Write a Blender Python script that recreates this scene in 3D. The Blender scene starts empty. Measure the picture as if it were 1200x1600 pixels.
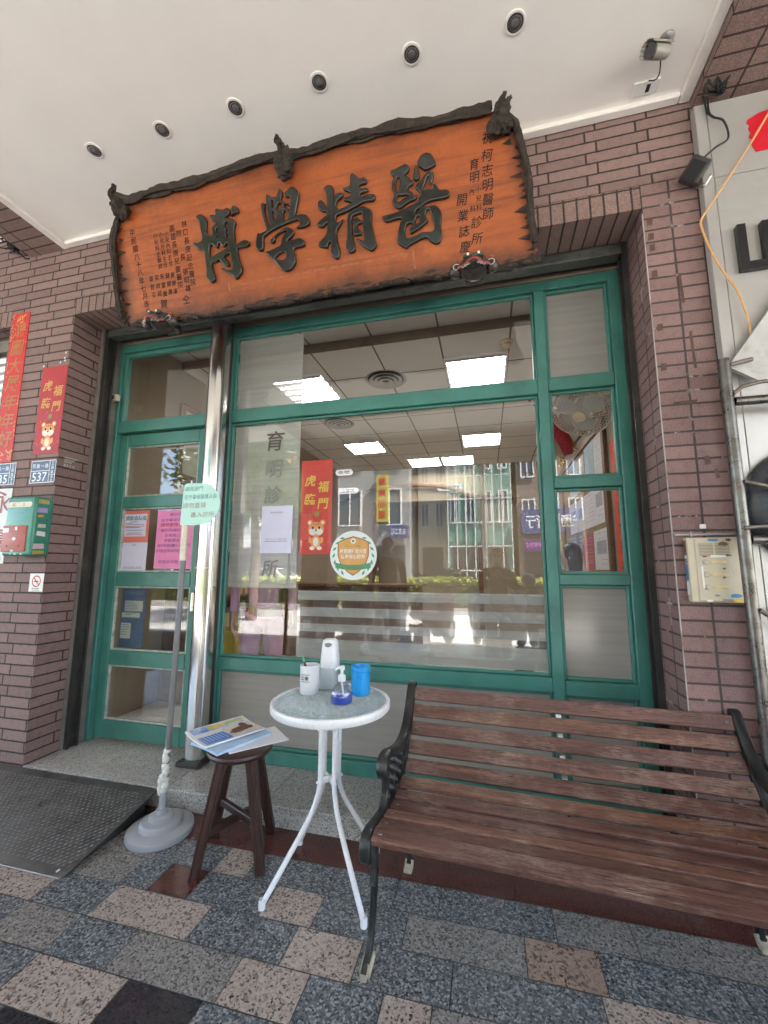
import bpy, bmesh, math, random
from mathutils import Vector, Matrix
R = math.radians
SC = bpy.context.scene
COL = SC.collection
rng = random.Random(7)

# ------------------------------------------------------------------ camera
RIGHT = Vector((0.9700546, 0.2428672, 0.0030902))
DOWN = Vector((-0.0303155, 0.1336891, -0.9905595))
FWD = Vector((-0.2409876, 0.9608032, 0.1370484))
cd = bpy.data.cameras.new('camera')
cam = bpy.data.objects.new('camera', cd); COL.objects.link(cam)
cam.matrix_world = Matrix(((RIGHT.x, -DOWN.x, -FWD.x, 0), (RIGHT.y, -DOWN.y, -FWD.y, 0),
                           (RIGHT.z, -DOWN.z, -FWD.z, 1.30), (0, 0, 0, 1)))
cd.sensor_fit = 'VERTICAL'; cd.sensor_height = 24; cd.sensor_width = 18
cd.lens = 639.54 / 1600 * 24
cd.clip_start = 0.02; cd.clip_end = 2000
SC.camera = cam

# ------------------------------------------------------------------ world, sun, exposure
SUN_EL, SUN_AZ = 56, 72            # azimuth measured from +Y (behind the clinic) towards +X
w = bpy.data.worlds.new('World'); SC.world = w; w.use_nodes = True
nt = w.node_tree; bg = nt.nodes['Background']
sky = nt.nodes.new('ShaderNodeTexSky'); sky.sky_type = 'NISHITA'; sky.sun_disc = False
sky.sun_elevation = R(SUN_EL); sky.sun_rotation = R(SUN_AZ); sky.dust_density = 2.0
nt.links.new(sky.outputs[0], bg.inputs[0]); bg.inputs[1].default_value = 0.09
sl = bpy.data.lights.new('sun', 'SUN'); sl.energy = 4.6; sl.angle = R(0.5); sl.color = (1, .95, .87)
so = bpy.data.objects.new('sun', sl); COL.objects.link(so); so.location = (0, 0, 30)
sdir = Vector((math.cos(R(SUN_EL)) * math.sin(R(SUN_AZ)), math.cos(R(SUN_EL)) * math.cos(R(SUN_AZ)), math.sin(R(SUN_EL))))
so.rotation_euler = (-sdir).to_track_quat('-Z', 'Y').to_euler()
vs = SC.view_settings; vs.view_transform = 'Standard'; vs.look = 'None'; vs.gamma = 1; vs.exposure = 3.95
cy = SC.cycles
cy.use_denoising = True
try: cy.denoiser = 'OPENIMAGEDENOISE'
except Exception: pass
cy.max_bounces = 10; cy.diffuse_bounces = 6; cy.glossy_bounces = 5; cy.transmission_bounces = 8
cy.transparent_max_bounces = 24; cy.caustics_reflective = False; cy.caustics_refractive = False
cy.sample_clamp_indirect = 6.0

# ------------------------------------------------------------------ node helpers
class NT:
    def __init__(s, name):
        s.m = bpy.data.materials.new(name); s.m.use_nodes = True
        s.t = s.m.node_tree; s.t.nodes.clear()
        s.out = s.t.nodes.new('ShaderNodeOutputMaterial')
    def n(s, typ, props=None, **ins):
        nd = s.t.nodes.new('ShaderNode' + typ)
        for k, v in (props or {}).items(): setattr(nd, k, v)
        for k, v in ins.items():
            k = k.replace('_', ' ')
            sock = nd.inputs[int(k[1:])] if (k[0] == 'i' and k[1:].isdigit()) else nd.inputs[k]
            s.put(sock, v)
        return nd
    def put(s, sock, v):
        if isinstance(v, bpy.types.NodeSocket): s.t.links.new(v, sock)
        elif isinstance(v, bpy.types.Node): s.t.links.new(v.outputs[0], sock)
        elif isinstance(v, (tuple, list)):
            sock.default_value = (*v, 1) if (sock.type == 'RGBA' and len(v) == 3) else v
        else: sock.default_value = v
    def mapping(s, scale=(1, 1, 1), src='Object', loc=(0, 0, 0), rot=(0, 0, 0)):
        tc = s.n('TexCoord')
        return s.n('Mapping', Vector=tc.outputs[src], Scale=scale, Location=loc, Rotation=rot).outputs[0]
    def noise(s, vec, scale, detail=4, rough=.55, dist=0):
        return s.n('TexNoise', Vector=vec, Scale=scale, Detail=detail, Roughness=rough, Distortion=dist).outputs[0]
    def ramp(s, fac, stops):
        r = s.n('ValToRGB', Fac=fac); e = r.color_ramp.elements
        while len(e) < len(stops): e.new(.5)
        for el, (p, c) in zip(e, stops):
            el.position = p; el.color = (*c, 1) if len(c) == 3 else c
        return r.outputs[0]
    def val(s, fac, a, b, lo=0., hi=1.):
        return s.n('MapRange', Value=fac, From_Min=lo, From_Max=hi, To_Min=a, To_Max=b).outputs[0]
    def mix(s, fac, a, b, mode='MIX'):
        m = s.n('Mix', dict(data_type='RGBA', blend_type=mode))
        s.put(m.inputs[0], fac); s.put(m.inputs[6], a); s.put(m.inputs[7], b)
        return m.outputs[2]
    def math(s, op, a, b=0.):
        m = s.n('Math', dict(operation=op)); s.put(m.inputs[0], a); s.put(m.inputs[1], b); return m.outputs[0]
    def bump(s, h, strength=.3, dist=.002):
        return s.n('Bump', Height=h, Strength=strength, Distance=dist).outputs[0]
    def pbsdf(s, col, rough=.5, metal=0., bump=None, spec=None, **kw):
        p = s.n('BsdfPrincipled'); s.put(p.inputs['Base Color'], col); s.put(p.inputs['Roughness'], rough)
        s.put(p.inputs['Metallic'], metal)
        if bump is not None: s.put(p.inputs['Normal'], bump)
        if spec is not None: s.put(p.inputs['Specular IOR Level'], spec)
        for k, v in kw.items(): s.put(p.inputs[k.replace('_', ' ')], v)
        s.t.links.new(p.outputs[0], s.out.inputs[0]); return p
    def surf(s, sh):
        s.put(s.out.inputs[0], sh)

def sc(c, k): return tuple(min(1, x * k) for x in c)
def paint(name, c, rough=.45, var=.12, scale=9, bump=.08, metal=0., dirt=None, bscale=60, bd=.001, scuff=None):
    """painted or plain surface: slight tone variation, uneven gloss, fine bump, optional dirt blotches"""
    t = NT(name); v = t.mapping()
    n1 = t.noise(v, scale, 5, .6); n2 = t.noise(v, bscale, 4)
    col = t.ramp(n1, [(.3, sc(c, 1 - var)), (.7, sc(c, 1 + var))])
    if dirt:
        dc, amt = dirt
        n3 = t.noise(v, scale * .6, 8, .68, .4)
        col = t.mix(t.val(n3, 0, amt, .52, .72), col, dc)
    if scuff:
        col = t.mix(t.val(t.noise(t.mapping((1, 1, .6)), 42, 9, .75), 0, .55, .645, .70), col, scuff)
    t.pbsdf(col, t.val(n2, rough * .85, min(1, rough * 1.2), .3, .7), metal, t.bump(n2, bump, bd))
    return t.m
def emit(name, c, s):
    t = NT(name); e = t.n('Emission', Color=c, Strength=s); t.surf(e); return t.m

def brick_mat(name, c1, c2, mortar, w=.24, h=.0645, off=.22, gap=.005, white=0., rot=0):
    t = NT(name); v = t.mapping(src='UV', rot=(0, 0, rot)); o = t.mapping()
    nz = t.noise(o, 6, 3)
    vv = t.n('VectorMath', dict(operation='ADD')); t.put(vv.inputs[0], v)
    wob = t.n('VectorMath', dict(operation='SCALE')); t.put(wob.inputs[0], t.n('TexNoise', Vector=o, Scale=14., Detail=2.).outputs[1]); wob.inputs[3].default_value = .004
    t.put(vv.inputs[1], wob.outputs[0])
    b = t.n('TexBrick', dict(offset=off, offset_frequency=2, squash=1), Vector=vv.outputs[0], Color1=(1, 1, 1), Color2=(0, 0, 0), Mortar=(.5, .5, .5),
            Scale=1., Mortar_Size=gap, Mortar_Smooth=.15, Bias=0., Brick_Width=w, Row_Height=h)
    fine = t.noise(o, 260, 3, .7); mid = t.noise(o, 30, 5, .6)
    base = t.mix(b.outputs[0], c1, c2)
    base = t.mix(t.val(fine, 0, .7, .46, .66), base, sc(c1, 1.9)); base = t.mix(t.val(fine, .6, 0, .34, .46), base, sc(c2, .5))
    base = t.mix(t.val(mid, 0, .35, .5, .75), base, sc(c2, .55))
    mc = mortar
    if white > 0:
        mc = t.mix(t.val(t.noise(o, 7, 5, .7), 0, .85, .585, .65), mortar, (.44, .40, .375))
    else:
        mc = t.mix(t.val(mid, 0, .6, .4, .7), mortar, sc(mortar, .5))
    col = t.mix(b.outputs[1], base, mc)
    # soft stains and dusty bloom with a shape of their own
    st = t.noise(o, 1.7, 7, .7)
    col = t.mix(t.val(st, 0, .35, .55, .75), col, sc(c1, .5))
    h_ = t.math('SUBTRACT', t.math('MULTIPLY', fine, .35), t.math('MULTIPLY', b.outputs[1], 1.6))
    t.pbsdf(col, t.val(mid, .62, .85), 0, t.bump(h_, .8, .004), spec=.35)
    return t.m

def granite(name, base, dark, light, rough=.22, sc_=1., amt=.5, lamt=.5, bias=0):
    t = NT(name); v = t.mapping()
    vo = t.n('TexVoronoi', dict(feature='F1'), Vector=v, Scale=170. * sc_, Randomness=1.)
    cell = t.n('SeparateColor', Color=vo.outputs['Color']).outputs[0]
    n = t.noise(v, 95 * sc_, 6, .75, .3); big = t.noise(v, 9, 4, .6)
    mid = t.noise(v, 150 * sc_, 3, .8)
    mixv = t.math('ADD', t.math('MULTIPLY', cell, .4), t.math('MULTIPLY', n, .6))
    col = t.mix(t.val(mixv, 1, 0, .30 + bias, .47 + bias), base, dark)
    col = t.mix(t.val(mixv, 0, lamt, .56 + bias, .66 + bias), col, light)
    col = t.mix(t.val(mid, 0, .5, .5, .8), col, sc(base, .55))
    col = t.mix(t.val(big, 0, .3, .45, .75), col, sc(base, .8))
    t.pbsdf(col, t.val(big, rough * .8, rough * 1.5, .35, .7), 0, t.bump(n, .05, .0006), spec=.5)
    return t.m

def wood_mat(name, c1, c2, c3, axis=0, rough=.5, sc_=1., pale=None):
    t = NT(name); oi = t.n('ObjectInfo')
    rnd = oi.outputs['Random']
    s = [46, 46, 46]; s[axis] = 2.2
    tc = t.n('TexCoord'); add = t.n('VectorMath', dict(operation='ADD')); t.put(add.inputs[0], tc.outputs['Object'])
    cmb = t.n('CombineXYZ', X=t.math('MULTIPLY', rnd, 37.), Y=t.math('MULTIPLY', rnd, 11.), Z=t.math('MULTIPLY', rnd, 5.)); t.put(add.inputs[1], cmb)
    v = t.n('Mapping', Vector=add.outputs[0], Scale=[x * sc_ for x in s]).outputs[0]
    g = t.noise(v, 1., 6, .65, .35); s2 = [360, 360, 360]; s2[axis] = 20
    v2 = t.n('Mapping', Vector=add.outputs[0], Scale=[x * sc_ for x in s2]).outputs[0]
    f = t.noise(v2, 1., 4, .7)
    col = t.ramp(g, [(.28, c1), (.52, c2), (.74, c3)])
    col = t.mix(t.val(rnd, 0, .5), col, t.mix(g, c2, c3))
    col = t.mix(t.val(f, 0, .9, .50, .66), col, sc(c1, .4))
    if pale:
        bl = t.noise(t.mapping(), 5, 6, .7)
        col = t.mix(t.math('MULTIPLY', t.val(bl, .0, .85, .48, .68), t.val(f, .0, .95, .60, .40)), col, pale)
    t.pbsdf(col, t.val(f, rough * .85, rough * 1.3, .3, .7), 0, t.bump(f, .35, .0015), spec=.45)
    return t.m

def glass_mat(name, r0=.045, tint=(1, 1, 1), ripple=0., film=0., filmcol=(.8, .8, .78), clear=.25):
    """thin clear pane: straight-through view plus a sharp mirror share that rises at grazing angles"""
    t = NT(name); lw = t.n('LayerWeight', Blend=.5)
    f = t.math('POWER', lw.outputs['Facing'], 5.)
    f = t.math('ADD', t.math('MULTIPLY', f, 1 - r0), r0)
    tr = t.n('BsdfTransparent', Color=tint)
    gl = t.n('BsdfGlossy', Color=(1, 1, 1), Roughness=0.0)
    if ripple:
        b = t.bump(t.noise(t.mapping(), 55, 2, .5, 1.2), ripple, .12)
        t.put(gl.inputs['Normal'], b)
    if film:
        st = t.noise(t.mapping((1, 1, 26)), 1.3, 4) if not ripple else t.noise(t.mapping((1, 1.6, 1)), 60, 2, .6, 1.5)
        d = t.n('BsdfDiffuse', Color=filmcol); tl = t.n('BsdfTranslucent', Color=filmcol)
        m0 = t.n('MixShader', i0=.38); t.put(m0.inputs[1], d.outputs[0]); t.put(m0.inputs[2], tl.outputs[0])
        m1 = t.n('MixShader', i0=t.val(st, 1 - clear - (.18 if ripple else .06), 1 - clear + (.34 if ripple else .05), .38, .62)); t.put(m1.inputs[1], tr.outputs[0]); t.put(m1.inputs[2], m0.outputs[0]); tr = m1
        t.put(gl.inputs['Roughness'], .12 if not ripple else .05)
    mx = t.n('MixShader', i0=f); t.put(mx.inputs[1], tr.outputs[0]); t.put(mx.inputs[2], gl.outputs[0])
    t.surf(mx); return t.m

def metal_mat(name, c, rough=.25, streak=None, var=.1, rust=None):
    t = NT(name); v = t.mapping(streak or (1, 1, 1)); n = t.noise(v, 14, 6, .65)
    col = t.ramp(n, [(.3, sc(c, 1 - var)), (.7, sc(c, 1 + var))]); m = 1.
    if rust:
        k = t.val(t.noise(t.mapping(), 22, 8, .7), 0, 1, .5, .66)
        col = t.mix(t.math('MULTIPLY', k, .75), col, rust); m = t.val(k, .85, .2)
    t.pbsdf(col, t.val(n, rough * .7, rough * 1.5, .3, .7), m, t.bump(n, .06, .001))
    return t.m
# ------------------------------------------------------------------ mesh helpers
def wloc(o):
    p = Vector((0, 0, 0))
    while o is not None: p += o.location; o = o.parent
    return p

class MB:
    """collects shapes given in world metres; build() links them as ONE mesh object"""
    def __init__(s): s.bm = bmesh.new(); s.mi = 0
    def face(s, pts):
        f = s.bm.faces.new([s.bm.verts.new(p) for p in pts]); f.material_index = s.mi; return f
    def box(s, x0, x1, y0, y1, z0, z1, bev=0., seg=1, mat=None):
        b = bmesh.new(); r = bmesh.ops.create_cube(b, size=1)
        bmesh.ops.scale(b, vec=(x1 - x0, y1 - y0, z1 - z0), verts=b.verts)
        bmesh.ops.translate(b, vec=((x0 + x1) / 2, (y0 + y1) / 2, (z0 + z1) / 2), verts=b.verts)
        if bev: bmesh.ops.bevel(b, geom=b.edges[:], offset=bev, segments=seg, affect='EDGES', profile=.5)
        if mat is not None: bmesh.ops.transform(b, matrix=mat, verts=b.verts)
        s.merge(b); return s
    def merge(s, b):
        for f in b.faces: f.material_index = s.mi
        me = bpy.data.meshes.new('tmp'); b.to_mesh(me); b.free()
        s.bm.from_mesh(me); bpy.data.meshes.remove(me)
    def obox(s, c, size, rot=(0, 0, 0), bev=0., seg=1):
        from mathutils import Euler
        m = Matrix.Translation(c) @ Euler([R(a) for a in rot]).to_matrix().to_4x4()
        return s.box(-size[0] / 2, size[0] / 2, -size[1] / 2, size[1] / 2, -size[2] / 2, size[2] / 2, bev, seg, m)
    def tube(s, pts, rad, seg=10, caps=True, flat=1., up=None, closed=False):
        pts = [Vector(p) for p in pts]; n = len(pts)
        rads = rad if isinstance(rad, (list, tuple)) else [rad] * n
        rings = []; prev = None
        for i, p in enumerate(pts):
            if closed: d = pts[(i + 1) % n] - pts[i - 1]
            else: d = pts[min(i + 1, n - 1)] - pts[max(i - 1, 0)]
            d.normalize()
            if prev is None:
                a = Vector(up) if up else (Vector((0, 0, 1)) if abs(d.z) < .9 else Vector((1, 0, 0)))
            else: a = prev
            a = (a - d * a.dot(d)); a.normalize(); b = d.cross(a); prev = a
            rings.append([s.bm.verts.new(p + a * rads[i] * math.cos(2 * math.pi * k / seg) + b * rads[i] * flat * math.sin(2 * math.pi * k / seg)) for k in range(seg)])
        for i in range(n if closed else n - 1):
            q = rings[(i + 1) % n]
            for k in range(seg):
                f = s.bm.faces.new((rings[i][k], rings[i][(k + 1) % seg], q[(k + 1) % seg], q[k])); f.material_index = s.mi
        if caps and not closed:
            for r in (rings[0][::-1], rings[-1]):
                f = s.bm.faces.new(r); f.material_index = s.mi
        return s
    def bar(s, pts, w, t, axis=(1, 0, 0)):
        """rectangular bar swept along pts lying in a plane whose normal is axis: w across the plane, t along axis"""
        pts = [Vector(p) for p in pts]; n = len(pts); ax = Vector(axis); rings = []
        ws = w if isinstance(w, (list, tuple)) else [w] * n
        for i, p in enumerate(pts):
            d = (pts[min(i + 1, n - 1)] - pts[max(i - 1, 0)]).normalized(); b = ax.cross(d).normalized()
            h, k = b * ws[i] / 2, ax * t / 2
            c = .25
            rings.append([s.bm.verts.new(p + q) for q in (h * (1 - c) + k, h + k * (1 - c), h - k * (1 - c), h * (1 - c) - k, -h * (1 - c) - k, -h - k * (1 - c), -h + k * (1 - c), -h * (1 - c) + k)])
        m = len(rings[0])
        for i in range(n - 1):
            for k in range(m):
                f = s.bm.faces.new((rings[i][k], rings[i][(k + 1) % m], rings[i + 1][(k + 1) % m], rings[i + 1][k])); f.material_index = s.mi
        for r in (rings[0][::-1], rings[-1]):
            f = s.bm.faces.new(r); f.material_index = s.mi
        return s
    def lathe(s, c, prof, seg=32, axis='Z', caps=True):
        rings = []
        for r, h in prof:
            ring = []
            for k in range(seg):
                a = 2 * math.pi * k / seg; u, v = r * math.cos(a), r * math.sin(a)
                p = {'Z': (u, v, h), 'Y': (u, h, v), 'X': (h, u, v)}[axis]
                ring.append(s.bm.verts.new((c[0] + p[0], c[1] + p[1], c[2] + p[2])))
            rings.append(ring)
        for i in range(len(rings) - 1):
            for k in range(seg):
                f = s.bm.faces.new((rings[i][k], rings[i][(k + 1) % seg], rings[i + 1][(k + 1) % seg], rings[i + 1][k])); f.material_index = s.mi
        if caps:
            for r in (rings[0], rings[-1]):
                try: f = s.bm.faces.new(r); f.material_index = s.mi
                except Exception: pass
        return s
    def ball(s, c, r, sub=2, rot=None):
        b = bmesh.new(); bmesh.ops.create_icosphere(b, subdivisions=sub, radius=1)
        rr = r if isinstance(r, (tuple, list)) else (r, r, r)
        m = Matrix.Translation(c)
        if rot: m = m @ Matrix.Rotation(R(rot[0]), 4, rot[1])
        m = m @ Matrix.Diagonal((*rr, 1)); bmesh.ops.transform(b, matrix=m, verts=b.verts); s.merge(b); return s
    def prism(s, poly, f0, f1):
        """poly of 2-D points; f0, f1 map a 2-D point to the two end positions"""
        a = [s.bm.verts.new(f0(p)) for p in poly]; b = [s.bm.verts.new(f1(p)) for p in poly]; n = len(poly)
        for fs in (a[::-1], b):
            f = s.bm.faces.new(fs); f.material_index = s.mi
        for k in range(n):
            f = s.bm.faces.new((a[k], a[(k + 1) % n], b[(k + 1) % n], b[k])); f.material_index = s.mi
        return s
    def build(s, name, mat, parent=None, smooth=None, uvo=(0, 0), label=None, keepn=False):
        bm = s.bm
        if not keepn: bmesh.ops.recalc_face_normals(bm, faces=bm.faces[:])
        uv = bm.loops.layers.uv.new('UVMap')
        for f in bm.faces:
            n = f.normal; ax = max(range(3), key=lambda i: abs(n[i]))
            for l in f.loops:
                c = l.vert.co
                u, v = ((c.y, c.z), (c.x, c.z), (c.x, c.y))[ax]
                l[uv].uv = (u + uvo[0], v + uvo[1])
        if parent is not None:
            bmesh.ops.translate(bm, vec=-wloc(parent), verts=bm.verts)
        me = bpy.data.meshes.new(name); bm.to_mesh(me); bm.free()
        for m in (mat if isinstance(mat, (list, tuple)) else [mat]): me.materials.append(m)
        if smooth is not None:
            me.shade_smooth(); me.set_sharp_from_angle(angle=R(smooth))
        o = bpy.data.objects.new(name, me); COL.objects.link(o)
        if parent is not None: o.parent = parent
        if label: o['label'] = label
        return o

def cat(l, n=6):
    """smooth curve through the points"""
    l = [Vector(p) for p in l]; o = []
    for i in range(len(l) - 1):
        p0, p1, p2, p3 = (l[max(0, min(len(l) - 1, j))] for j in (i - 1, i, i + 1, i + 2))
        for k in range(n):
            t0 = k / n; o.append(.5 * ((2 * p1) + (-p0 + p2) * t0 + (2 * p0 - 5 * p1 + 4 * p2 - p3) * t0 ** 2 + (-p0 + 3 * p1 - 3 * p2 + p3) * t0 ** 3))
    return o + [l[-1]]
def tag(o, label, cat, group=None):
    o['label'] = label; o['category'] = cat
    if group: o['group'] = group
    return o
def thing(name, label, cat, loc=(0, 0, 0), group=None):
    o = bpy.data.objects.new(name, None); COL.objects.link(o); o.empty_display_size = .1
    o.location = loc
    return tag(o, label, cat, group)
def struct(o): o['kind'] = 'structure'; return o
def copy_tree(o, parent=None):
    c = o.copy(); COL.objects.link(c)
    if parent is not None: c.parent = parent
    for ch in [x for x in bpy.data.objects if x.parent == o]: copy_tree(ch, c)
    return c

# ---- writing: glyph outlines from Blender's own font, laid on a plane
_gl = {}
def glyph(ch, off=0.):
    k = (ch, off)
    if k not in _gl:
        cu = bpy.data.curves.new('g', 'FONT'); cu.body = ch; cu.size = 1; cu.offset = off; cu.resolution_u = 2
        o = bpy.data.objects.new('g', cu); COL.objects.link(o)
        dg = bpy.context.evaluated_depsgraph_get(); me = bpy.data.meshes.new_from_object(o.evaluated_get(dg))
        vs_ = [(v.co.x, v.co.y) for v in me.vertices]; fs = [tuple(p.vertices) for p in me.polygons]
        if vs_:
            x0, x1 = min(v[0] for v in vs_), max(v[0] for v in vs_)
            y0, y1 = min(v[1] for v in vs_), max(v[1] for v in vs_)
        else: x0 = x1 = y0 = y1 = 0
        _gl[k] = (vs_, fs, (x0 + x1) / 2, (y0 + y1) / 2, x1 - x0, y1 - y0)
        bpy.data.objects.remove(o); bpy.data.curves.remove(cu); bpy.data.meshes.remove(me)
    return _gl[k]
def put_text(mb, s, c, size, ex=(1, 0, 0), ey=(0, 0, 1), off=0., shear=0., fitw=None, jit=0.):
    """one string (or character) centred on c"""
    vs_, fs, cx, cy_, w_, h_ = glyph(s, off)
    if not vs_: return
    ex, ey, c = Vector(ex), Vector(ey), Vector(c); kx = size
    if fitw and w_ > 0: kx = fitw / w_
    an = R(rng.uniform(-jit, jit)); ca, sa = math.cos(an), math.sin(an); v2 = []
    for x, y in vs_:
        x, y = (x - cx) * kx + shear * (y - cy_) * size, (y - cy_) * size
        x, y = x * ca - y * sa, x * sa + y * ca
        v2.append(mb.bm.verts.new(c + ex * x + ey * y))
    for f in fs:
        try: q = mb.bm.faces.new([v2[i] for i in f]); q.material_index = mb.mi
        except Exception: pass
def column(mb, s, top, bot, size, ex=(1, 0, 0), ey=(0, 0, 1), off=0., shear=0., jit=0.):
    """characters written downwards, first centred on top, last on bot"""
    n = len(s)
    for i, ch in enumerate(s):
        if ch == ' ': continue
        p = Vector(top).lerp(Vector(bot), i / max(1, n - 1)); put_text(mb, ch, p, size, ex, ey, off, shear, jit=jit)
def disc(mb, c, r, ex=(1, 0, 0), ey=(0, 0, 1), seg=24, ry=None, a0=0, a1=360):
    ex, ey, c = Vector(ex), Vector(ey), Vector(c); ry = ry or r
    full = a1 - a0 >= 360; n = seg
    mb.face([c + ex * r * math.cos(R(a0 + (a1 - a0) * k / (n if full else n - 1))) + ey * ry * math.sin(R(a0 + (a1 - a0) * k / (n if full else n - 1))) for k in range(n)])
def ring(mb, c, r0, r1, ex=(1, 0, 0), ey=(0, 0, 1), seg=28):
    ex, ey, c = Vector(ex), Vector(ey), Vector(c)
    for k in range(seg):
        a, b = 2 * math.pi * k / seg, 2 * math.pi * (k + 1) / seg
        mb.face([c + ex * r * math.cos(q) + ey * r * math.sin(q) for r, q in ((r0, a), (r1, a), (r1, b), (r0, b))])
def strip(mb, p, q, wd, y):
    """flat line from p to q (x, z) on the plane y, facing the street"""
    p, q = Vector(p), Vector(q); d = (q - p).normalized(); n = Vector((-d.y, d.x)) * wd / 2
    mb.face([(a.x, y, a.y) for a in (p - n, q - n, q + n, p + n)])
def panel(mb, x0, x1, z0, z1, y):
    mb.face([(x0, y, z0), (x1, y, z0), (x1, y, z1), (x0, y, z1)])
# ------------------------------------------------------------------ materials
BRK = brick_mat('brick_tile', (.243, .160, .149), (.172, .109, .103), (.046, .035, .033))
BRKS = brick_mat('brick_tile_soldier', (.235, .155, .137), (.185, .118, .104), (.050, .038, .036), w=.40, h=.0635, off=.0, rot=R(90))
BRKR = brick_mat('brick_tile_worn', (.255, .160, .152), (.175, .106, .103), (.075, .058, .056), w=.124, off=0., white=1.)
BRKU = brick_mat('brick_tile_soffit', (.24, .165, .145), (.19, .125, .11), (.055, .042, .04), w=.24, h=.075, off=0.)
CEIL = paint('white_ceiling_paint', (.89, .855, .825), .7, .025, 3, .15, bscale=120)
TRIM = paint('white_trim_paint', (.82, .78, .75), .5, .03, 8, .1, dirt=((.5, .45, .4), .3))
GREEN = paint('green_window_paint', (.058, .205, .172), .36, .14, 5, .14, dirt=((.03, .085, .073), .6), bscale=90, scuff=(.24, .33, .29))
GREEND = paint('green_bead_paint', (.062, .215, .18), .4, .08, 9, .1)
STEP = granite('grey_granite', (.45, .43, .40), (.13, .12, .115), (.68, .66, .63), .35, 1.0)
G_GREY = granite('blue_grey_granite', (.145, .155, .163), (.038, .041, .047), (.38, .38, .38), .17, .9, lamt=.85)
G_PINK = granite('pink_granite', (.41, .335, .285), (.035, .033, .034), (.56, .48, .43), .2, .9, bias=-.015)
G_BEIGE = granite('taupe_granite', (.25, .235, .215), (.06, .055, .052), (.46, .43, .41), .2, 1.)
G_BROWN = granite('brown_granite', (.36, .245, .185), (.06, .045, .04), (.45, .33, .26), .25, .7)
G_RED = granite('red_granite', (.115, .036, .028), (.05, .018, .016), (.2, .075, .06), .13, 1.6, lamt=.3)
G_DARK = granite('black_granite', (.030, .031, .034), (.014, .014, .016), (.07, .07, .075), .2, 1.0, lamt=.3)
GROUT = paint('grout', (.07, .065, .06), .9)
ORANGE = None
INK = paint('black_ink', (.008, .006, .005), .75, .2)
BLACKG = paint('black_lacquer', (.020, .020, .017), .16, .2, 12, .03)
BURNT = paint('burnt_edge', (.028, .016, .011), .7, .5, 25, .5, bscale=80, bd=.004)
CLOTH = paint('aged_brown_cloth', (.027, .018, .013), .8, .5, 26, .7, bscale=60, bd=.006, dirt=((.10, .072, .05), .4))
STEEL = metal_mat('stainless_steel', (.62, .60, .57), .16, (1, 1, .06), .06)
GALV = metal_mat('galvanised_tube', (.155, .147, .135), .28, None, .4, rust=(.10, .065, .045))
ALU = metal_mat('grey_aluminium', (.50, .50, .50), .3, (1, 1, .1), .05)
DARKM = paint('dark_metal', (.030, .028, .027), .5, .3, 10, .2, dirt=((.10, .085, .07), .6))
CONC = paint('grey_plaster', (.20, .18, .165), .85, .2, 7, .3, dirt=((.09, .08, .07), .6))
WHITEP = paint('white_paint', (.80, .79, .78), .35, .03, 8, .06)
WHITEM = paint('white_enamel', (.78, .78, .79), .28, .03, 12, .05, dirt=((.5, .47, .43), .25))
PLASW = paint('white_plastic', (.80, .80, .82), .3, .02)
IRON = paint('black_cast_iron', (.013, .014, .014), .38, .3, 20, .25, dirt=((.12, .12, .11), .5))
RUST = paint('bare_iron_foot', (.42, .37, .28), .7, .3, 30, .3)
BENCH = wood_mat('bench_wood', (.024, .010, .008), (.112, .049, .039), (.25, .122, .086), 0, .38, pale=(.33, .24, .185))
BENCHO = wood_mat('bench_wood_bare', (.05, .020, .013), (.155, .068, .043), (.30, .145, .092), 0, .42, pale=(.42, .29, .20))
STOOLW = wood_mat('dark_stool_wood', (.022, .009, .008), (.045, .018, .015), (.075, .032, .026), 2, .35)
BROWNW = wood_mat('brown_cabinet_wood', (.10, .05, .022), (.17, .085, .04), (.23, .12, .06), 2, .5)
GLASS = glass_mat('window_glass', .05)
FILM = glass_mat('frosted_film', .03, film=1, filmcol=(.47, .455, .43), clear=.12)
FILMS = glass_mat('frosted_stripe', .03, film=1, filmcol=(.50, .49, .49), clear=.90)
FILMV = glass_mat('frosted_strip_film', .04, film=1, filmcol=(.60, .61, .58), clear=.36)
TGLASS = glass_mat('rippled_table_glass', .20, tint=(.80, .88, .86), ripple=1., film=1, filmcol=(.80, .90, .90), clear=.88)  # noise mottling paints in the light that ripples would bend and mirror
RED = paint('red_paper', (.58, .020, .022), .5, .08, 12, .1)
REDO = paint('orange_red_paper', (.72, .060, .020), .55, .06)
DRED = paint('dark_red_paper', (.42, .018, .03), .5, .06)
GOLD = paint('gold_print', (.62, .36, .08), .35, .1)
YEL = paint('yellow_print', (.80, .56, .10), .5, .05)
PAPER = paint('white_paper', (.80, .79, .82), .6, .03)
PAPERL = paint('lilac_paper', (.66, .64, .80), .6, .03)
PINKP = paint('pink_paper', (.86, .28, .55), .6, .04)
MINT = paint('mint_card', (.50, .78, .70), .5, .03)
BLUEP = paint('blue_plastic', (.012, .30, .72), .3, .04)
NAVY = paint('navy_plate', (.028, .045, .12), .3, .08)
GREENM = paint('mailbox_green', (.035, .21, .15), .3, .1, 8, .06, dirt=((.02, .10, .07), .3))
REDM = paint('mailbox_red', (.42, .085, .06), .45, .15, 9, .1, dirt=((.25, .12, .09), .5))
CREAM = paint('cream_plastic', (.56, .49, .37), .45, .06, 7, .1, dirt=((.33, .26, .18), .5))
GREYP = paint('grey_plastic', (.34, .35, .37), .42, .05, 10, .08)
GREYD = paint('grey_pole_paint', (.17, .17, .175), .4, .1)
TREAD = metal_mat('tread_steel', (.185, .185, .183), .34, None, .25, rust=(.09, .08, .07))
WALLC = paint('cream_wall_paint', (.30, .24, .165), .7, .04, 4, .05)
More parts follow.
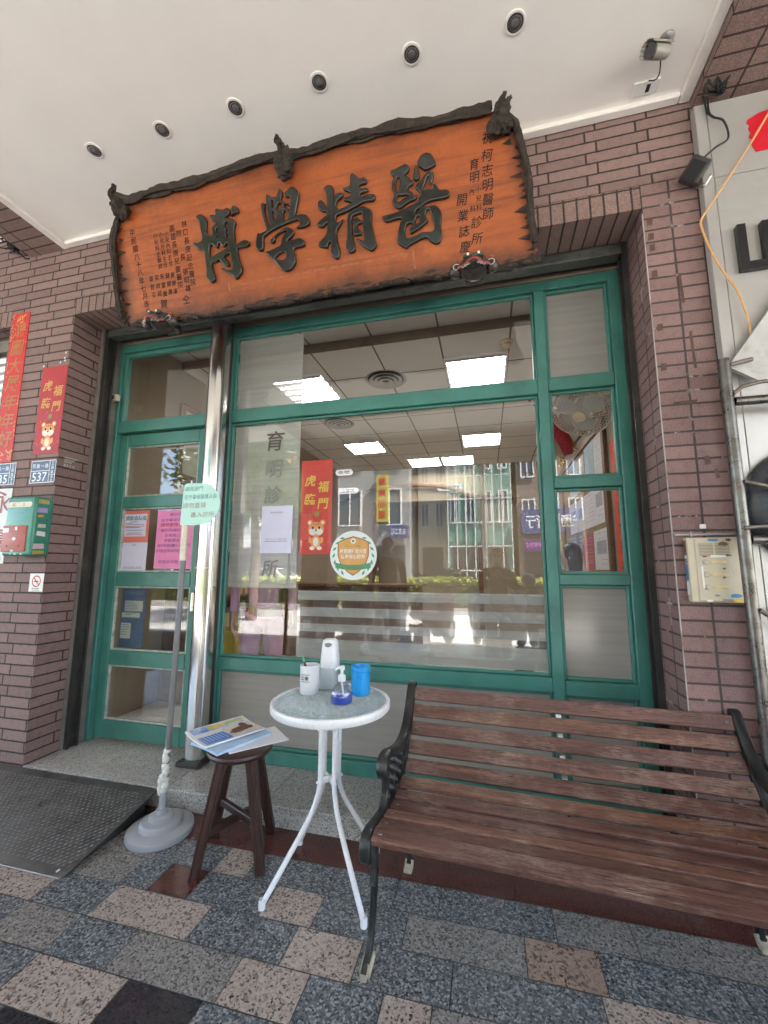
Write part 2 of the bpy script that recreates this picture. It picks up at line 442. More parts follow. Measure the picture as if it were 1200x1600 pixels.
WALLW = paint('white_wall_paint', (.74, .72, .68), .7, .03, 4, .05)
BROWNB = paint('brown_board', (.27, .205, .15), .6, .1, 6, .1, dirt=((.10, .075, .055), .5))
RUBBER = paint('black_rubber', (.018, .018, .018), .6, .2)
SKIN = paint('skin', (.52, .33, .25), .5, .06, 20)
HAIR = paint('black_hair', (.010, .008, .008), .4, .3, 40)
BLACKC = paint('black_fabric', (.016, .016, .018), .85, .2, 20, .3)
PINKC = paint('pink_scrubs_fabric', (.52, .30, .41), .85, .10, 14, .4, bscale=35, bd=.006)
GREYC = paint('grey_fabric', (.10, .10, .115), .85, .2, 20, .3)
BLUEI = paint('blue_mark', (.05, .16, .45), .5)
REDI = paint('red_mark', (.55, .02, .03), .5)
GREYI = paint('grey_print', (.25, .25, .27), .6)
TEALI = paint('teal_marker', (.05, .20, .24), .6)
PURPI = paint('purple_marker', (.22, .08, .30), .6)
SIGN_ZB=2.8533
GLYPHS={"bo":[[[-1575,499],[-1561,506],[-1538,503],[-1519,483],[-1513,458],[-1524,404],[-1494,388],[-1485,398],[-1485,423],[-1461,440],[-1449,449],[-1473,459],[-1486,481],[-1480,491],[-1453,484],[-1446,493],[-1448,510],[-1434,514],[-1398,500],[-1379,505],[-1363,502],[-1356,487],[-1365,470],[-1391,461],[-1381,456],[-1348,445],[-1333,431],[-1332,418],[-1344,398],[-1350,349],[-1351,327],[-1345,312],[-1321,322],[-1292,328],[-1266,318],[-1263,304],[-1278,292],[-1309,292],[-1341,289],[-1342,258],[-1338,224],[-1330,189],[-1338,161],[-1374,135],[-1398,159],[-1430,182],[-1464,210],[-1418,191],[-1392,193],[-1386,209],[-1390,249],[-1391,275],[-1418,268],[-1433,263],[-1418,248],[-1408,224],[-1414,211],[-1431,213],[-1450,231],[-1467,256],[-1490,246],[-1518,244],[-1520,224],[-1518,195],[-1511,165],[-1515,151],[-1539,141],[-1555,154],[-1567,180],[-1561,208],[-1558,254],[-1558,311],[-1594,331],[-1615,355],[-1618,370],[-1591,366],[-1564,372],[-1556,396],[-1559,436],[-1559,469],[-1571,485]],[[-1514,332],[-1498,341],[-1486,327],[-1470,316],[-1458,334],[-1451,344],[-1439,328],[-1424,314],[-1400,333],[-1398,313],[-1416,302],[-1468,290],[-1520,277],[-1523,311]],[[-1459,413],[-1446,416],[-1455,392],[-1461,393]],[[-1465,383],[-1446,380],[-1451,364],[-1464,366]],[[-1400,430],[-1377,438],[-1385,413],[-1400,412]],[[-1399,396],[-1383,400],[-1388,381],[-1400,380]],[[-1400,369],[-1383,369],[-1387,353],[-1401,353]],[[-1344,490],[-1336,508],[-1324,508],[-1306,494],[-1304,472],[-1324,468],[-1352,462],[-1340,476]]],"xu":[[[-1159,485],[-1148,490],[-1138,485],[-1142,453],[-1140,415],[-1131,384],[-1116,371],[-1119,396],[-1124,434],[-1126,482],[-1122,521],[-1110,522],[-1091,504],[-1061,504],[-1047,530],[-1037,535],[-1028,523],[-1029,503],[-1038,484],[-1024,468],[-990,456],[-978,475],[-986,487],[-1008,491],[-1009,507],[-990,524],[-964,532],[-941,514],[-931,492],[-943,453],[-957,419],[-963,394],[-931,393],[-901,383],[-885,356],[-891,336],[-921,328],[-953,329],[-965,334],[-941,348],[-942,364],[-960,370],[-1019,362],[-1073,353],[-1128,338],[-1168,320],[-1173,297],[-1181,262],[-1198,255],[-1217,266],[-1223,289],[-1215,320],[-1200,348],[-1191,341],[-1146,352],[-1144,365],[-1152,402],[-1160,446]],[[-1093,494],[-1083,487],[-1082,468],[-1095,450],[-1094,476]],[[-1060,464],[-1040,468],[-1036,449],[-1055,434],[-1066,447]],[[-1022,457],[-988,445],[-994,426],[-1012,440]],[[-1097,437],[-1073,417],[-1083,395],[-1091,388],[-1097,413]],[[-1034,417],[-1019,431],[-1003,407],[-1008,384],[-1030,380]],[[-1134,296],[-1098,317],[-1059,337],[-1021,346],[-991,330],[-984,310],[-999,294],[-1028,277],[-1005,276],[-959,282],[-932,266],[-928,244],[-946,234],[-995,231],[-992,201],[-994,163],[-1010,143],[-1035,128],[-1065,130],[-1086,147],[-1109,176],[-1125,198],[-1146,218],[-1169,244],[-1142,248],[-1086,260],[-1069,268],[-1059,291],[-1043,312],[-1024,328],[-1064,324],[-1100,306],[-1103,290],[-1120,282]],[[-1115,202],[-1092,217],[-1065,227],[-1046,221],[-1045,199],[-1060,187],[-1090,191]]],"ji":[[[-785,488],[-768,499],[-743,494],[-733,472],[-736,427],[-718,451],[-690,450],[-681,438],[-696,426],[-715,417],[-727,395],[-707,376],[-656,388],[-634,393],[-676,410],[-682,423],[-642,427],[-638,439],[-671,457],[-678,470],[-640,475],[-632,521],[-614,523],[-589,495],[-561,496],[-548,481],[-555,467],[-588,465],[-583,449],[-551,446],[-547,430],[-585,426],[-590,411],[-547,415],[-513,409],[-511,393],[-522,381],[-571,384],[-615,371],[-689,354],[-722,351],[-734,341],[-735,316],[-713,318],[-696,325],[-713,300],[-734,279],[-740,258],[-736,222],[-728,183],[-737,146],[-752,141],[-776,162],[-780,179],[-769,228],[-792,222],[-797,207],[-824,209],[-845,222],[-841,240],[-802,265],[-787,294],[-784,325],[-812,308],[-837,316],[-841,332],[-807,351],[-780,362],[-782,377],[-807,382],[-827,404],[-824,431],[-808,439],[-792,419],[-779,398],[-772,434],[-775,471]],[[-653,351],[-630,362],[-580,365],[-546,349],[-534,329],[-539,287],[-535,238],[-525,187],[-523,168],[-550,147],[-577,164],[-604,187],[-626,219],[-595,205],[-584,209],[-586,259],[-584,320],[-590,336],[-626,333],[-645,325],[-649,282],[-650,233],[-640,187],[-641,168],[-665,157],[-686,170],[-689,196],[-678,250],[-673,311],[-665,341]],[[-635,317],[-617,320],[-592,297],[-594,288],[-616,286],[-618,271],[-601,252],[-601,237],[-635,236],[-644,257],[-635,280],[-642,306]]],"yi":[[[-420,496],[-403,498],[-369,506],[-342,511],[-323,496],[-327,477],[-348,464],[-326,448],[-327,434],[-310,434],[-308,416],[-329,408],[-336,395],[-314,379],[-309,361],[-293,365],[-300,345],[-334,339],[-375,321],[-396,321],[-415,343],[-419,361],[-408,383],[-415,413],[-415,443],[-400,463],[-411,474]],[[-391,455],[-376,458],[-374,429],[-386,402],[-397,392],[-398,422]],[[-395,377],[-365,375],[-338,372],[-332,365],[-359,362],[-384,349],[-395,351]],[[-293,493],[-284,488],[-272,460],[-277,433],[-294,429],[-305,441],[-299,472]],[[-279,507],[-261,532],[-232,538],[-210,527],[-193,495],[-190,478],[-213,468],[-243,465],[-258,475],[-277,493]],[[-289,412],[-268,422],[-247,444],[-227,454],[-205,447],[-204,424],[-217,398],[-192,390],[-177,365],[-142,359],[-127,343],[-134,325],[-163,322],[-215,323],[-255,316],[-266,306],[-249,303],[-203,300],[-178,275],[-173,251],[-179,199],[-174,163],[-186,129],[-206,123],[-232,137],[-251,161],[-292,156],[-347,138],[-362,128],[-388,145],[-407,166],[-401,202],[-387,254],[-376,271],[-406,274],[-455,269],[-475,282],[-477,300],[-404,305],[-335,319],[-291,331],[-279,350],[-272,365],[-284,382],[-296,396]],[[-261,381],[-235,430],[-225,434],[-223,405],[-206,373],[-231,381]],[[-303,292],[-281,303],[-290,290],[-301,280]],[[-305,257],[-285,268],[-283,241],[-307,231]],[[-362,225],[-347,241],[-323,240],[-321,233],[-339,215],[-335,194],[-309,201],[-281,211],[-254,227],[-243,240],[-255,263],[-250,283],[-234,288],[-225,272],[-217,235],[-209,198],[-223,183],[-243,184],[-276,189],[-317,178],[-362,177]]]}
SIGN={"top":[[-2128,723],[-2022,653],[-1776,675],[-1573,673],[-1400,676],[-1234,679],[-1072,691],[-1005,694],[-875,681],[-706,683],[-504,676],[-329,675],[-144,666],[51,650],[129,643]],"right":[[129,643],[190,576],[200,520],[224,438],[249,323],[256,209],[271,91],[297,-13]],"bot":[[297,-17],[195,-27],[68,-31],[-83,-36],[-238,-19],[-440,-17],[-652,-15],[-828,-14],[-965,-20],[-1154,-16],[-1350,-17],[-1529,-22],[-1739,-18],[-1959,-15],[-2187,-9]],"left":[[-2022,653],[-2105,588],[-2173,476],[-2199,375],[-2215,270],[-2214,161],[-2224,52],[-2193,-9]],"knots":[[-2093,676],[-2070,591],[-999,684],[-983,611],[137,611],[127,567]],"nr":[[[172,522],[171,491],[117,503]],[[205,484],[205,463],[180,477]],[[216,451],[216,425],[156,435]],[[216,407],[215,389],[184,398]],[[221,372],[221,346],[146,356]],[[229,323],[229,304],[194,311]],[[232,298],[231,282],[214,286]],[[243,272],[243,251],[194,258]],[[242,230],[242,186],[166,198]],[[242,181],[242,159],[224,165]],[[253,141],[253,116],[195,126]],[[264,100],[264,62],[179,79]],[[270,33],[270,16],[226,24]],[[272,10],[272,-7],[246,1]]],"nl":[[[-2126,540],[-2132,519],[-2094,534]],[[-2133,486],[-2141,454],[-2102,472]],[[-2153,422],[-2161,390],[-2097,402]],[[-2172,346],[-2181,313],[-2141,333]],[[-2178,295],[-2182,279],[-2164,290]],[[-2183,273],[-2190,245],[-2118,257]],[[-2197,206],[-2203,183],[-2127,190]],[[-2201,159],[-2208,131],[-2175,138]],[[-2189,128],[-2195,105],[-2124,110]],[[-2197,82],[-2203,59],[-2185,68]],[[-2197,52],[-2204,23],[-2154,37]]],"cols":[["祝",64,547,64,547],["柯志明醫師",59,473,58,220],["育明",-3,448,-3,392],["小兒科",13,336,14,257],["內 科",-18,331,-17,257],["診所",1,193,0,118],["開業誌慶",-68,306,-60,90],["林口長庚記念醫院",-1671,484,-1673,169],["院  長",-1716,441,-1716,313],["張昭雄",-1714,232,-1715,143],["仝",-1739,82,-1739,82],["高雄長庚兒童醫院",-1758,475,-1764,168],["小兒內科主任",-1803,453,-1806,296],["小兒外科主任",-1841,456,-1846,292],["小兒科主醫師",-1883,456,-1881,290],["黃榮濱",-1807,229,-1808,139],["蘇錦壽",-1843,231,-1842,140],["朱靈廣",-1882,233,-1883,135],["梁啟延",-1922,232,-1920,141],["吳哲彥",-1963,231,-1965,140],["賀",-1903,79,-1903,79],["中民國八十八年七月吉旦",-2039,501,-2029,52]],"marks":[[-1435,143],[-1434,76],[-331,123],[-324,29],[-1373,109],[-350,105]],"lions":[[-1927,-63],[-21,-58]]}
# ------------------------------------------------------------------ ground and arcade floor
YF = 2.07                                   # brick face and step front
CZ = 3.645                                  # arcade ceiling
mb = MB(); mb.box(-60, 60, -60, 60, -.30, -.16); g = struct(mb.build('ground', paint('earth', (.12, .11, .10), .9)))
mb = MB(); mb.box(-9, 9, -2.35, 2.55, -.15, -.003); struct(mb.build('pavement', GROUT))
mb = MB(); mb.box(-40, 40, -17.5, -2.5, -.16, -.12)
struct(mb.build('road', paint('asphalt', (.34, .335, .32), .85, .12, 3, .4)))
mb = MB()
for x in range(-16, 17, 4):
    mb.box(x, x + 2, -6.05, -5.95, -.1199, -.116)
struct(mb.build('road_marking', WHITEP))
mb = MB(); mb.box(-40, 40, -2.5, -2.35, -.16, -.003, .01); struct(mb.build('kerb', STEP))
mb = MB(); mb.box(-40, 40, -20.0, -17.5, -.16, .0); struct(mb.build('far_pavement', paint('far_paving', (.42, .40, .37), .8)))
mb = MB(); mb.box(-40, -9, -2.35, 2.55, -.15, -.004); mb.box(9, 40, -2.35, 2.55, -.15, -.004)
struct(mb.build('side_pavement', paint('side_paving', (.30, .29, .28), .7)))

TM = [G_GREY, G_PINK, G_BEIGE, G_BROWN, G_RED, G_DARK]
ROWS = {0: [(-1.51, 2), (-1.385, 0), (-1.20, 0), (-1.04, 1), (-.90, 0), (-.66, 0), (-.40, 0), (-.222, 0), (.20, 0), (.465, 2), (.93, 2), (1.3, 0)],
        1: [(-1.53, 2), (-1.39, 0), (-1.205, 4), (-.88, 0), (-.67, 1), (-.33, 0), (.087, 2), (.325, 3), (.73, 0), (1.15, 0)],
        2: [(-1.80, 1), (-1.51, 0), (-1.075, 1), (-.872, 0), (-.71, 0), (-.462, 1), (-.15, 0), (.30, 0), (.62, 1), (.95, 0)],
        3: [(-1.52, 2), (-1.26, 0), (-.84, 2), (-.594, 1), (-.35, 0), (-.20, 1), (.02, 2), (.35, 0), (.70, 2)],
        4: [(-1.515, 0), (-1.148, 1), (-.875, 5), (-.60, 0), (-.25, 0), (.1, 1), (.5, 0)]}
mb = MB(); dep = .157; r = -2
y1 = 1.885
rt = random.Random(3); row = 0
while y1 > -2.3:
    y0 = y1 - dep; x = -4.2
    spec = ROWS.get(row, [])
    seq = []
    if spec:
        while x < spec[0][0] - .5:
            nx = x + rt.choice([.2, .3, .4]); seq.append((x, nx, rt.choice([0, 0, 1, 2, 0, 1]))); x = nx
    for xe, m in spec:
        seq.append((x, xe, m)); x = xe
    while x < 4.2:
        nx = x + rt.choice([.17, .24, .3, .42]); seq.append((x, nx, rt.choice([0, 0, 0, 1, 2, 0, 1, 3, 5] if row > 4 else [0, 0, 1, 2]))); x = nx
    for a, b, m in seq:
        mb.mi = m; e = .0019
        mb.face([(a + e, y0 + e, 0), (b - e, y0 + e, 0), (b - e, y1 - e, 0), (a + e, y1 - e, 0)])
    y1 = y0; row += 1
mb.mi = 4; x = -4.2
for xe in [-3.6, -3.0, -2.4, -1.8, -1.17, -.55, .07, .69, 1.31, 1.93, 2.55, 3.2, 4.2]:
    mb.face([(x + .0015, 1.8865, 0), (xe - .0015, 1.8865, 0), (xe - .0015, YF + .02, 0), (x + .0015, YF + .02, 0)]); x = xe
struct(mb.build('pavement', TM))

# granite step in front of the shop front
mb = MB()
xs = [-2.783, -2.35, -1.75, -1.15, -.55, .05, .45, .802]
for a, b in zip(xs, xs[1:]):
    mb.box(a + .001, b - .001, YF + .004, 2.62, -.01, .088)
    mb.box(a + .001, b - .001, YF - .004, 2.62, .0885, .104, .003)
step = mb.build('granite_step', STEP); tag(step, 'speckled grey granite step below the green door and window', 'step')

# ------------------------------------------------------------------ brick shop front
bld = thing('shop_building', 'pinkish brown brick tile clinic front framing the green door and window', 'building', (-1, YF, 0))
mb = MB()
mb.box(-6.0, 3.2, YF, YF + .22, 3.215, 3.9)
mb.box(-6.0, -3.39, YF, YF + .22, 3.075, 3.215)           # over the neighbour's shutter
mb.build('wall', BRK, bld, uvo=(.10, -.042))
mb = MB(); mb.box(-3.39, -2.785, YF, YF + .213, -.01, 3.213)
mb.build('brick_pillar', BRK, bld, uvo=(.10, -.042))
mb = MB(); mb.box(.80, 1.6, YF, YF + .23, -.01, 3.213)
mb.build('brick_pillar', BRKR, bld, uvo=(-.057, -.053), label='worn right brick pillar with pale mortar smears')
mb = MB(); mb.box(-2.783, .798, YF + .002, YF + .215, 3.085, 3.213)
mb.build('soldier_course', BRKS, bld, uvo=(.0, -.0))
mb = MB(); mb.box(-5.2, -3.392, YF - .002, YF + .215, 3.085, 3.2)
mb.build('soldier_course', BRKS, bld)
# worn tape and tile chips on the right pillar
tape_m = paint('brown_tape', (.10, .055, .04), .5, .3, 20)
for z in (2.98, 2.9, 2.84, 2.70, 2.42, 2.22):
    mb = MB(); mb.face([(.817 + rng.uniform(-.004, .004), YF - .002, z), (.840, YF - .002, z + .002), (.842, YF - .002, z + .038), (.818, YF - .002, z + .036)]); mb.build('old_tape', tape_m, bld)
for x0, z0, x1, z1 in ((.925, 2.70, .937, 2.55), (.945, 2.40, .957, 2.22), (.85, 2.05, .945, 2.068), (.95, 1.80, .972, 1.765), (.985, 1.74, 1.0, 1.70)):
    mb = MB(); mb.face([(x0, YF - .002, z0), (x1, YF - .002, z0 + .004), (x1 + .006, YF - .002, z1), (x0 + .006, YF - .002, z1 - .003)]); mb.build('old_tape', tape_m, bld)
mb = MB(); mb.box(.7978, .8025, YF - .0022, YF + .002, .35, 3.05)
mb.build('mortar_joint', paint('pale_mortar', (.40, .36, .34), .9, .3, 9, dirt=((.16, .11, .10), 1.0)), bld)
# white chips on the left pillar
for x, z in ((-2.83, 2.79), (-2.835, 2.75), (-2.83, 2.73), (-3.02, 2.71), (-2.87, 2.72)):
    mb = MB(); mb.face([(x, YF - .0015, z), (x + .012, YF - .0015, z + .002), (x + .010, YF - .0015, z + .014), (x + .002, YF - .0015, z + .012)]); mb.build('paper_scrap', PAPER, bld)
# brick-tiled beams at both sides of the bay
mb = MB(); mb.box(-3.27, -2.955, -2.1, YF - .001, 3.62, 4.0); mb.build('beam', BRKU, bld, uvo=(.05, .02))
mb = MB(); mb.box(1.055, 2.6, -2.1, YF - .001, 3.575, 4.0); mb.build('beam', BRKU, bld, uvo=(-.02, .02))
mb = MB(); mb.box(-3.5, 2.6, -2.35, -2.1, 3.15, 4.0); mb.build('beam', BRK, bld)
# street-side columns
for x in (-3.27, 1.6):
    mb = MB(); mb.box(x, x + .5, -2.35, -1.9, -.01, 3.63 if x < 0 else 3.57); mb.build('column', BRK, bld)
mb = MB(); mb.box(-14, 14, -2.35, 10, 3.95, 4.3); mb.box(-14, 14, 1.9, 10, 4.3, 5.2); mb.build('upper_floor', WALLC, bld)
# left reveal plaster behind the brick, right reveal
mb = MB(); mb.box(-2.95, -2.772, YF + .215, 2.56, .0, 3.3); mb.build('plaster_reveal', CONC, bld)
mb = MB(); mb.box(.812, 1.1, YF + .232, 2.56, .0, 3.3); mb.build('plaster_reveal', CONC, bld)
mb = MB(); mb.box(-2.94, .98, YF + .217, 2.56, 3.13, 3.55); mb.build('lintel', DARKM, bld)

# ceiling with white edge moulding
mb = MB(); mb.box(-2.93, 1.02, -2.1, YF - .002, CZ, CZ + .1)
ceiling = struct(mb.build('ceiling', CEIL))
mb = MB()
mb.box(-2.955, -2.90, -2.1, YF - .003, CZ - .028, CZ - .0005, .006)
mb.box(1.0, 1.054, -2.1, YF - .003, CZ - .028, CZ - .0005, .006)
mb.box(-2.899, .999, YF - .05, YF - .003, CZ - .026, CZ - .0005, .006)
struct(mb.build('ceiling_moulding', TRIM))
mb = MB(); mb.box(-8, -3.272, -2.1, YF - .002, 3.82, 3.9); struct(mb.build('neighbour_ceiling', CEIL))

# ------------------------------------------------------------------ shutter rails, housing, post
sh = thing('rolling_shutter', 'dark rolled up shutter with side rails above the green window', 'shutter', (-1, 2.36, .1))
for x0, x1 in ((-2.771, -2.738), (.772, .811)):
    mb = MB()
    mb.box(x0, x1, YF + .233, YF + .245, .105, 3.12); mb.box(x0, x1, YF + .295, YF + .31, .105, 3.12)
    if x0 < 0: mb.box(x0, x0 + .012, YF + .245, YF + .295, .105, 3.12)
    else: mb.box(x1 - .012, x1, YF + .245, YF + .295, .105, 3.12)
    mb.build('guide_rail', DARKM, sh)
mb = MB(); mb.box(-2.735, .77, YF + .225, YF + .30, 3.03, 3.10, .004)
for i in range(3): mb.box(-2.735, .77, YF + .222, YF + .226, 3.036 + i * .02, 3.045 + i * .02)
mb.build('bottom_bar', metal_mat('weathered_zinc', (.17, .175, .17), .4, (.3, 1, 1), .3, rust=(.06, .055, .05)), sh)
mb = MB(); mb.box(-2.77, .80, 2.44, 2.455, 3.045, 3.14); mb.build('fascia_board', BROWNB, sh)

post = thing('steel_post', 'polished stainless steel post between the green door and the window', 'post', (-1.785, 2.33, .104))
mb = MB(); mb.prism([(-1.852, 2.385), (-1.852, 2.335), (-1.846, 2.318), (-1.832, 2.308), (-1.812, 2.305), (-1.774, 2.305), (-1.770, 2.309), (-1.752, 2.312), (-1.738, 2.322), (-1.732, 2.340), (-1.732, 2.385)], lambda p: (p[0], p[1], .135), lambda p: (p[0], p[1], 3.09)); mb.build('shaft', STEEL, post, smooth=40)
mb = MB(); mb.box(-1.845, -1.74, 2.3035, 2.305, 1.30, 1.304); mb.build('seam', metal_mat('scratched_steel', (.42, .40, .38), .4), post)
mb = MB(); mb.box(-1.875, -1.71, 2.28, 2.40, .1045, .133, .006); mb.build('base_plate', DARKM, post)
mb = MB(); mb.box(-1.86, -1.735, 2.388, 2.42, .12, 3.09); mb.build('back_channel', DARKM, post)

# ------------------------------------------------------------------ green window
F0, F1, GY = 2.447, 2.515, 2.497
win = thing('shop_window', 'large green framed clinic window with clear and frosted panes', 'window', (-.5, F0, .105))
mb = MB(); b = .004
mb.box(-1.815, -1.745, F0, F1, .105, 3.045, b)                    # left stile
mb.box(.735, .797, F0, F1, .105, 3.045, b)                        # right stile
mb.box(.322, .382, F0, F1, .186, 2.982, b)                        # mullion
mb.box(-1.744, .734, F0, F1, 2.983, 3.045, b)                     # head
mb.box(-1.744, .321, F0, F1, 2.325, 2.412, b); mb.box(.383, .734, F0, F1, 2.337, 2.412, b)
mb.box(-1.744, .321, F0, F1, .645, .722, b); mb.box(.383, .734, F0, F1, .635, .712, b)
mb.box(-1.744, .734, F0, F1, .105, .185, b)
for z0, z1 in ((1.755, 1.815), (1.215, 1.272)): mb.box(.383, .734, F0, F1, z0, z1, b)
mb.build('frame', GREEN, win)
PANES = [(-1.744, .321, 2.413, 2.982), (-1.744, .321, .723, 2.324), (-1.744, .321, .186, .644),
         (.383, .734, 2.413, 2.982), (.383, .734, 1.816, 2.336), (.383, .734, 1.273, 1.754), (.383, .734, .713, 1.214), (.383, .734, .186, .634)]
mb = MB()
for x0, x1, z0, z1 in PANES:                                      # sloping putty beads
    for a in ((x0 + .0005, x0 + .016, z0 + .0005, z1 - .0005), (x1 - .016, x1 - .0005, z0 + .0005, z1 - .0005), (x0 + .0165, x1 - .0165, z0 + .0005, z0 + .016), (x0 + .0165, x1 - .0165, z1 - .016, z1 - .0005)):
        mb.box(a[0], a[1], F0 + .022, GY - .004, a[2], a[3], .003)
mb.build('bead', GREEND, win)
for i, (x0, x1, z0, z1) in enumerate(PANES):
    fr = i in (2, 3, 6, 7)
    mb = MB(); mb.box(x0 + .002, x1 - .002, GY - .003, GY + .003, z0 + .002, z1 - .002)
    mb.build('pane', FILM if fr else GLASS, win, label='frosted pane' if fr else None)
mb = MB(); mb.box(-1.728, -1.221, GY + .0045, GY + .0055, 2.43, 2.966); mb.build('frosted_film', FILMV, win)
mb = MB(); mb.box(-1.728, -1.221, GY + .0045, GY + .0055, 1.17, 2.308); mb.build('frosted_film', FILMV, win)
mb = MB()
mb.box(-1.205, .305, GY + .0045, GY + .0055, .738, 1.150); mb.build('frosted_band', FILMS, win, label='faint film between the frosted stripes')
mb = MB()
for z0, z1 in ((1.099, 1.157), (.996, 1.053), (.901, .951), (.74, .857)): mb.box(-1.206, .306, GY + .007, GY + .008, z0, z1)
mb.build('frosted_stripe', FILMV, win)
VINYL = paint('brown_vinyl', (.075, .06, .05), .5); VINYLF = paint('reflection_veiled_vinyl', (.21, .205, .19), .5)  # greyer vinyl: reflections over the fainter letters are put into its colour
for ch, z, zs in (('育', 2.18, .15), ('明', 1.98, .14), ('診', 1.80, .13), ('所', 1.30, .12)): mb = MB(); put_text(mb, ch, (-1.41, GY - .005, z), zs, off=.008, shear=.1); mb.build('lettering', VINYL if ch == '育' else VINYLF, win)

# ------------------------------------------------------------------ green door
door = thing('entrance_door', 'green four-pane clinic door with transom beside the steel post', 'door', (-2.3, F0, .105))
mb = MB()
mb.box(-2.80, -2.742, F0, F1, .105, 3.045, b); mb.box(-1.935, -1.8155, F0, F1, .105, 3.045, b)
mb.box(-2.741, -1.936, F0, F1, 2.985, 3.045, b); mb.box(-2.741, -1.936, F0, F1, 2.325, 2.405, b)
mb.build('jamb', GREEN, door)
tz0, tz1 = 2.406, 2.984
mb = MB()
for a in ((-2.7405, -2.715, tz0, tz1), (-1.962, -1.9365, tz0, tz1), (-2.7145, -1.9625, tz0, tz0 + .02), (-2.7145, -1.9625, tz1 - .03, tz1)):
    mb.box(a[0] + .0004, a[1], F0 + .02, GY + .01, a[2] + .0005, a[3] - .0005, .003)
mb.build('bead', GREEND, door)
mb = MB(); mb.box(-2.72, -1.957, GY + .011, GY + .016, tz0 + .012, tz1 - .02); mb.build('pane', GLASS, door)
DY0, DY1 = 2.487, 2.53
lz = [(1.832, 2.222), (1.270, 1.745), (.714, 1.167), (.24, .612)]
mb = MB()
mb.box(-2.738, -2.668, DY0, DY1, .122, 2.318, b); mb.box(-2.022, -1.94, DY0, DY1, .122, 2.318, b)
zz = [2.318] + [v for p in lz for v in (p[1], p[0])] + [.122]
for a, c in zip(zz[::2], zz[1::2]): mb.box(-2.667, -2.023, DY0, DY1, c, a, b)
leaf = mb.build('leaf', GREEN, door)
mb = MB()
for z0, z1 in lz:
    for a in ((-2.6668, -2.655, z0, z1), (-2.035, -2.0232, z0, z1), (-2.6545, -2.0355, z0, z0 + .012), (-2.6545, -2.0355, z1 - .012, z1)):
        mb.box(a[0], a[1], DY0 + .008, DY0 + .028, a[2] + .0004, a[3] - .0004, .002)
mb.build('pane_bead', paint('worn_pale_bead', (.40, .44, .40), .5, .3, 20, dirt=((.05, .22, .18), .8)), leaf)
for z0, z1 in lz:
    mb = MB(); mb.box(-2.66, -2.03, DY0 + .03, DY0 + .036, z0 + .004, z1 - .004); mb.build('pane', GLASS, leaf)
mb = MB(); mb.box(-1.99, -1.965, DY0 - .03, DY0 - .0005, 1.0, 1.14, .008); mb.build('handle', STEEL, leaf)

# small things on the door and its surroundings
t = thing('door_chime_box', 'small yellowed box with dark window on the plaster beside the green door frame', 'sensor', (-2.735, 2.36, 2.58))
mb = MB(); mb.box(-2.772, -2.70, 2.385, 2.42, 2.565, 2.615, .005); mb.build('case', CREAM, t)
mb = MB(); mb.box(-2.757, -2.722, 2.3815, 2.386, 2.575, 2.606); mb.build('lens', DARKM, t)
# ------------------------------------------------------------------ carved plaque over the window
TH = R(20); SB = Vector((0, 1.97, SIGN_ZB)); EY = Vector((0, -math.sin(TH), math.cos(TH))); EN = Vector((0, -math.cos(TH), -math.sin(TH)))
def sp(s, t, d=0.):                         # in-plane metres, d = out of the face towards the street
    return Vector((s, 0, 0)) + SB + EY * t + EN * d
mm = lambda l: [(a / 1000, b / 1000) for a, b in l]
plq = thing('wooden_plaque', 'orange carved wooden plaque with four large black characters over the clinic window', 'plaque', tuple(sp(-.95, 0)))
top, rig, bot, lef = (mm(SIGN[k]) for k in ('top', 'right', 'bot', 'left'))
def wob(pts, amp, n, seed):
    rr = random.Random(seed); o = []
    for (a, b), (c, d) in zip(pts, pts[1:]):
        L = math.hypot(c - a, d - b); k = max(1, int(L / n))
        nx, ny = -(d - b) / L, (c - a) / L
        for i in range(k):
            q = rr.uniform(-amp, amp); o.append((a + (c - a) * i / k + nx * q, b + (d - b) * i / k + ny * q))
    return o
outl = wob(top, .004, .05, 1) + wob(rig, .006, .03, 2) + wob(bot, .009, .03, 3) + wob(lef[::-1], .006, .03, 4)
t_ = NT('orange_lacquer'); v = t_.mapping(); n1 = t_.noise(v, 2.2, 5, .6); n2 = t_.noise(v, 70, 4)
c_ = t_.ramp(n1, [(.3, (.30, .067, .013)), (.7, (.41, .102, .024))])
c_ = t_.mix(t_.val(t_.noise(v, 5, 9, .72), 0, .65, .50, .68), c_, (.20, .045, .016))
uvs = t_.n('SeparateXYZ', Vector=t_.mapping(src='UV')); ux, uz = uvs.outputs[0], uvs.outputs[1]
dL = t_.math('ADD', ux, 2.17); dR = t_.math('SUBTRACT', t_.math('ADD', t_.math('MULTIPLY', t_.math('SUBTRACT', 3.47, uz), .24), .165), ux)
dB = t_.math('SUBTRACT', uz, 2.862); dT = t_.math('SUBTRACT', 3.49, uz)
dm = t_.math('MINIMUM', t_.math('MINIMUM', dL, dR), t_.math('MINIMUM', dB, dT))
gr = t_.noise(t_.mapping((2.2, 30, 30)), 1, 6, .65, .5)
c_ = t_.mix(t_.val(gr, 0, .8, .46, .70), c_, (.17, .042, .016))
burn = t_.math('SUBTRACT', t_.math('MULTIPLY', t_.noise(v, 6, 8, .68), .15), dm)
c_ = t_.mix(t_.val(burn, 0, .85, .0, .085), c_, (.055, .018, .009))
c_ = t_.mix(t_.val(n2, 0, .12, .5, .8), c_, (.55, .24, .11))
t_.pbsdf(c_, t_.val(n2, .38, .55, .3, .7), 0, t_.bump(n2, .08, .001), spec=.4)
ORANGE = t_.m
mb = MB(); mb.prism(outl, lambda p: sp(p[0], p[1], -.035), lambda p: sp(p[0], p[1], 0))
mb.build('board', ORANGE, plq)
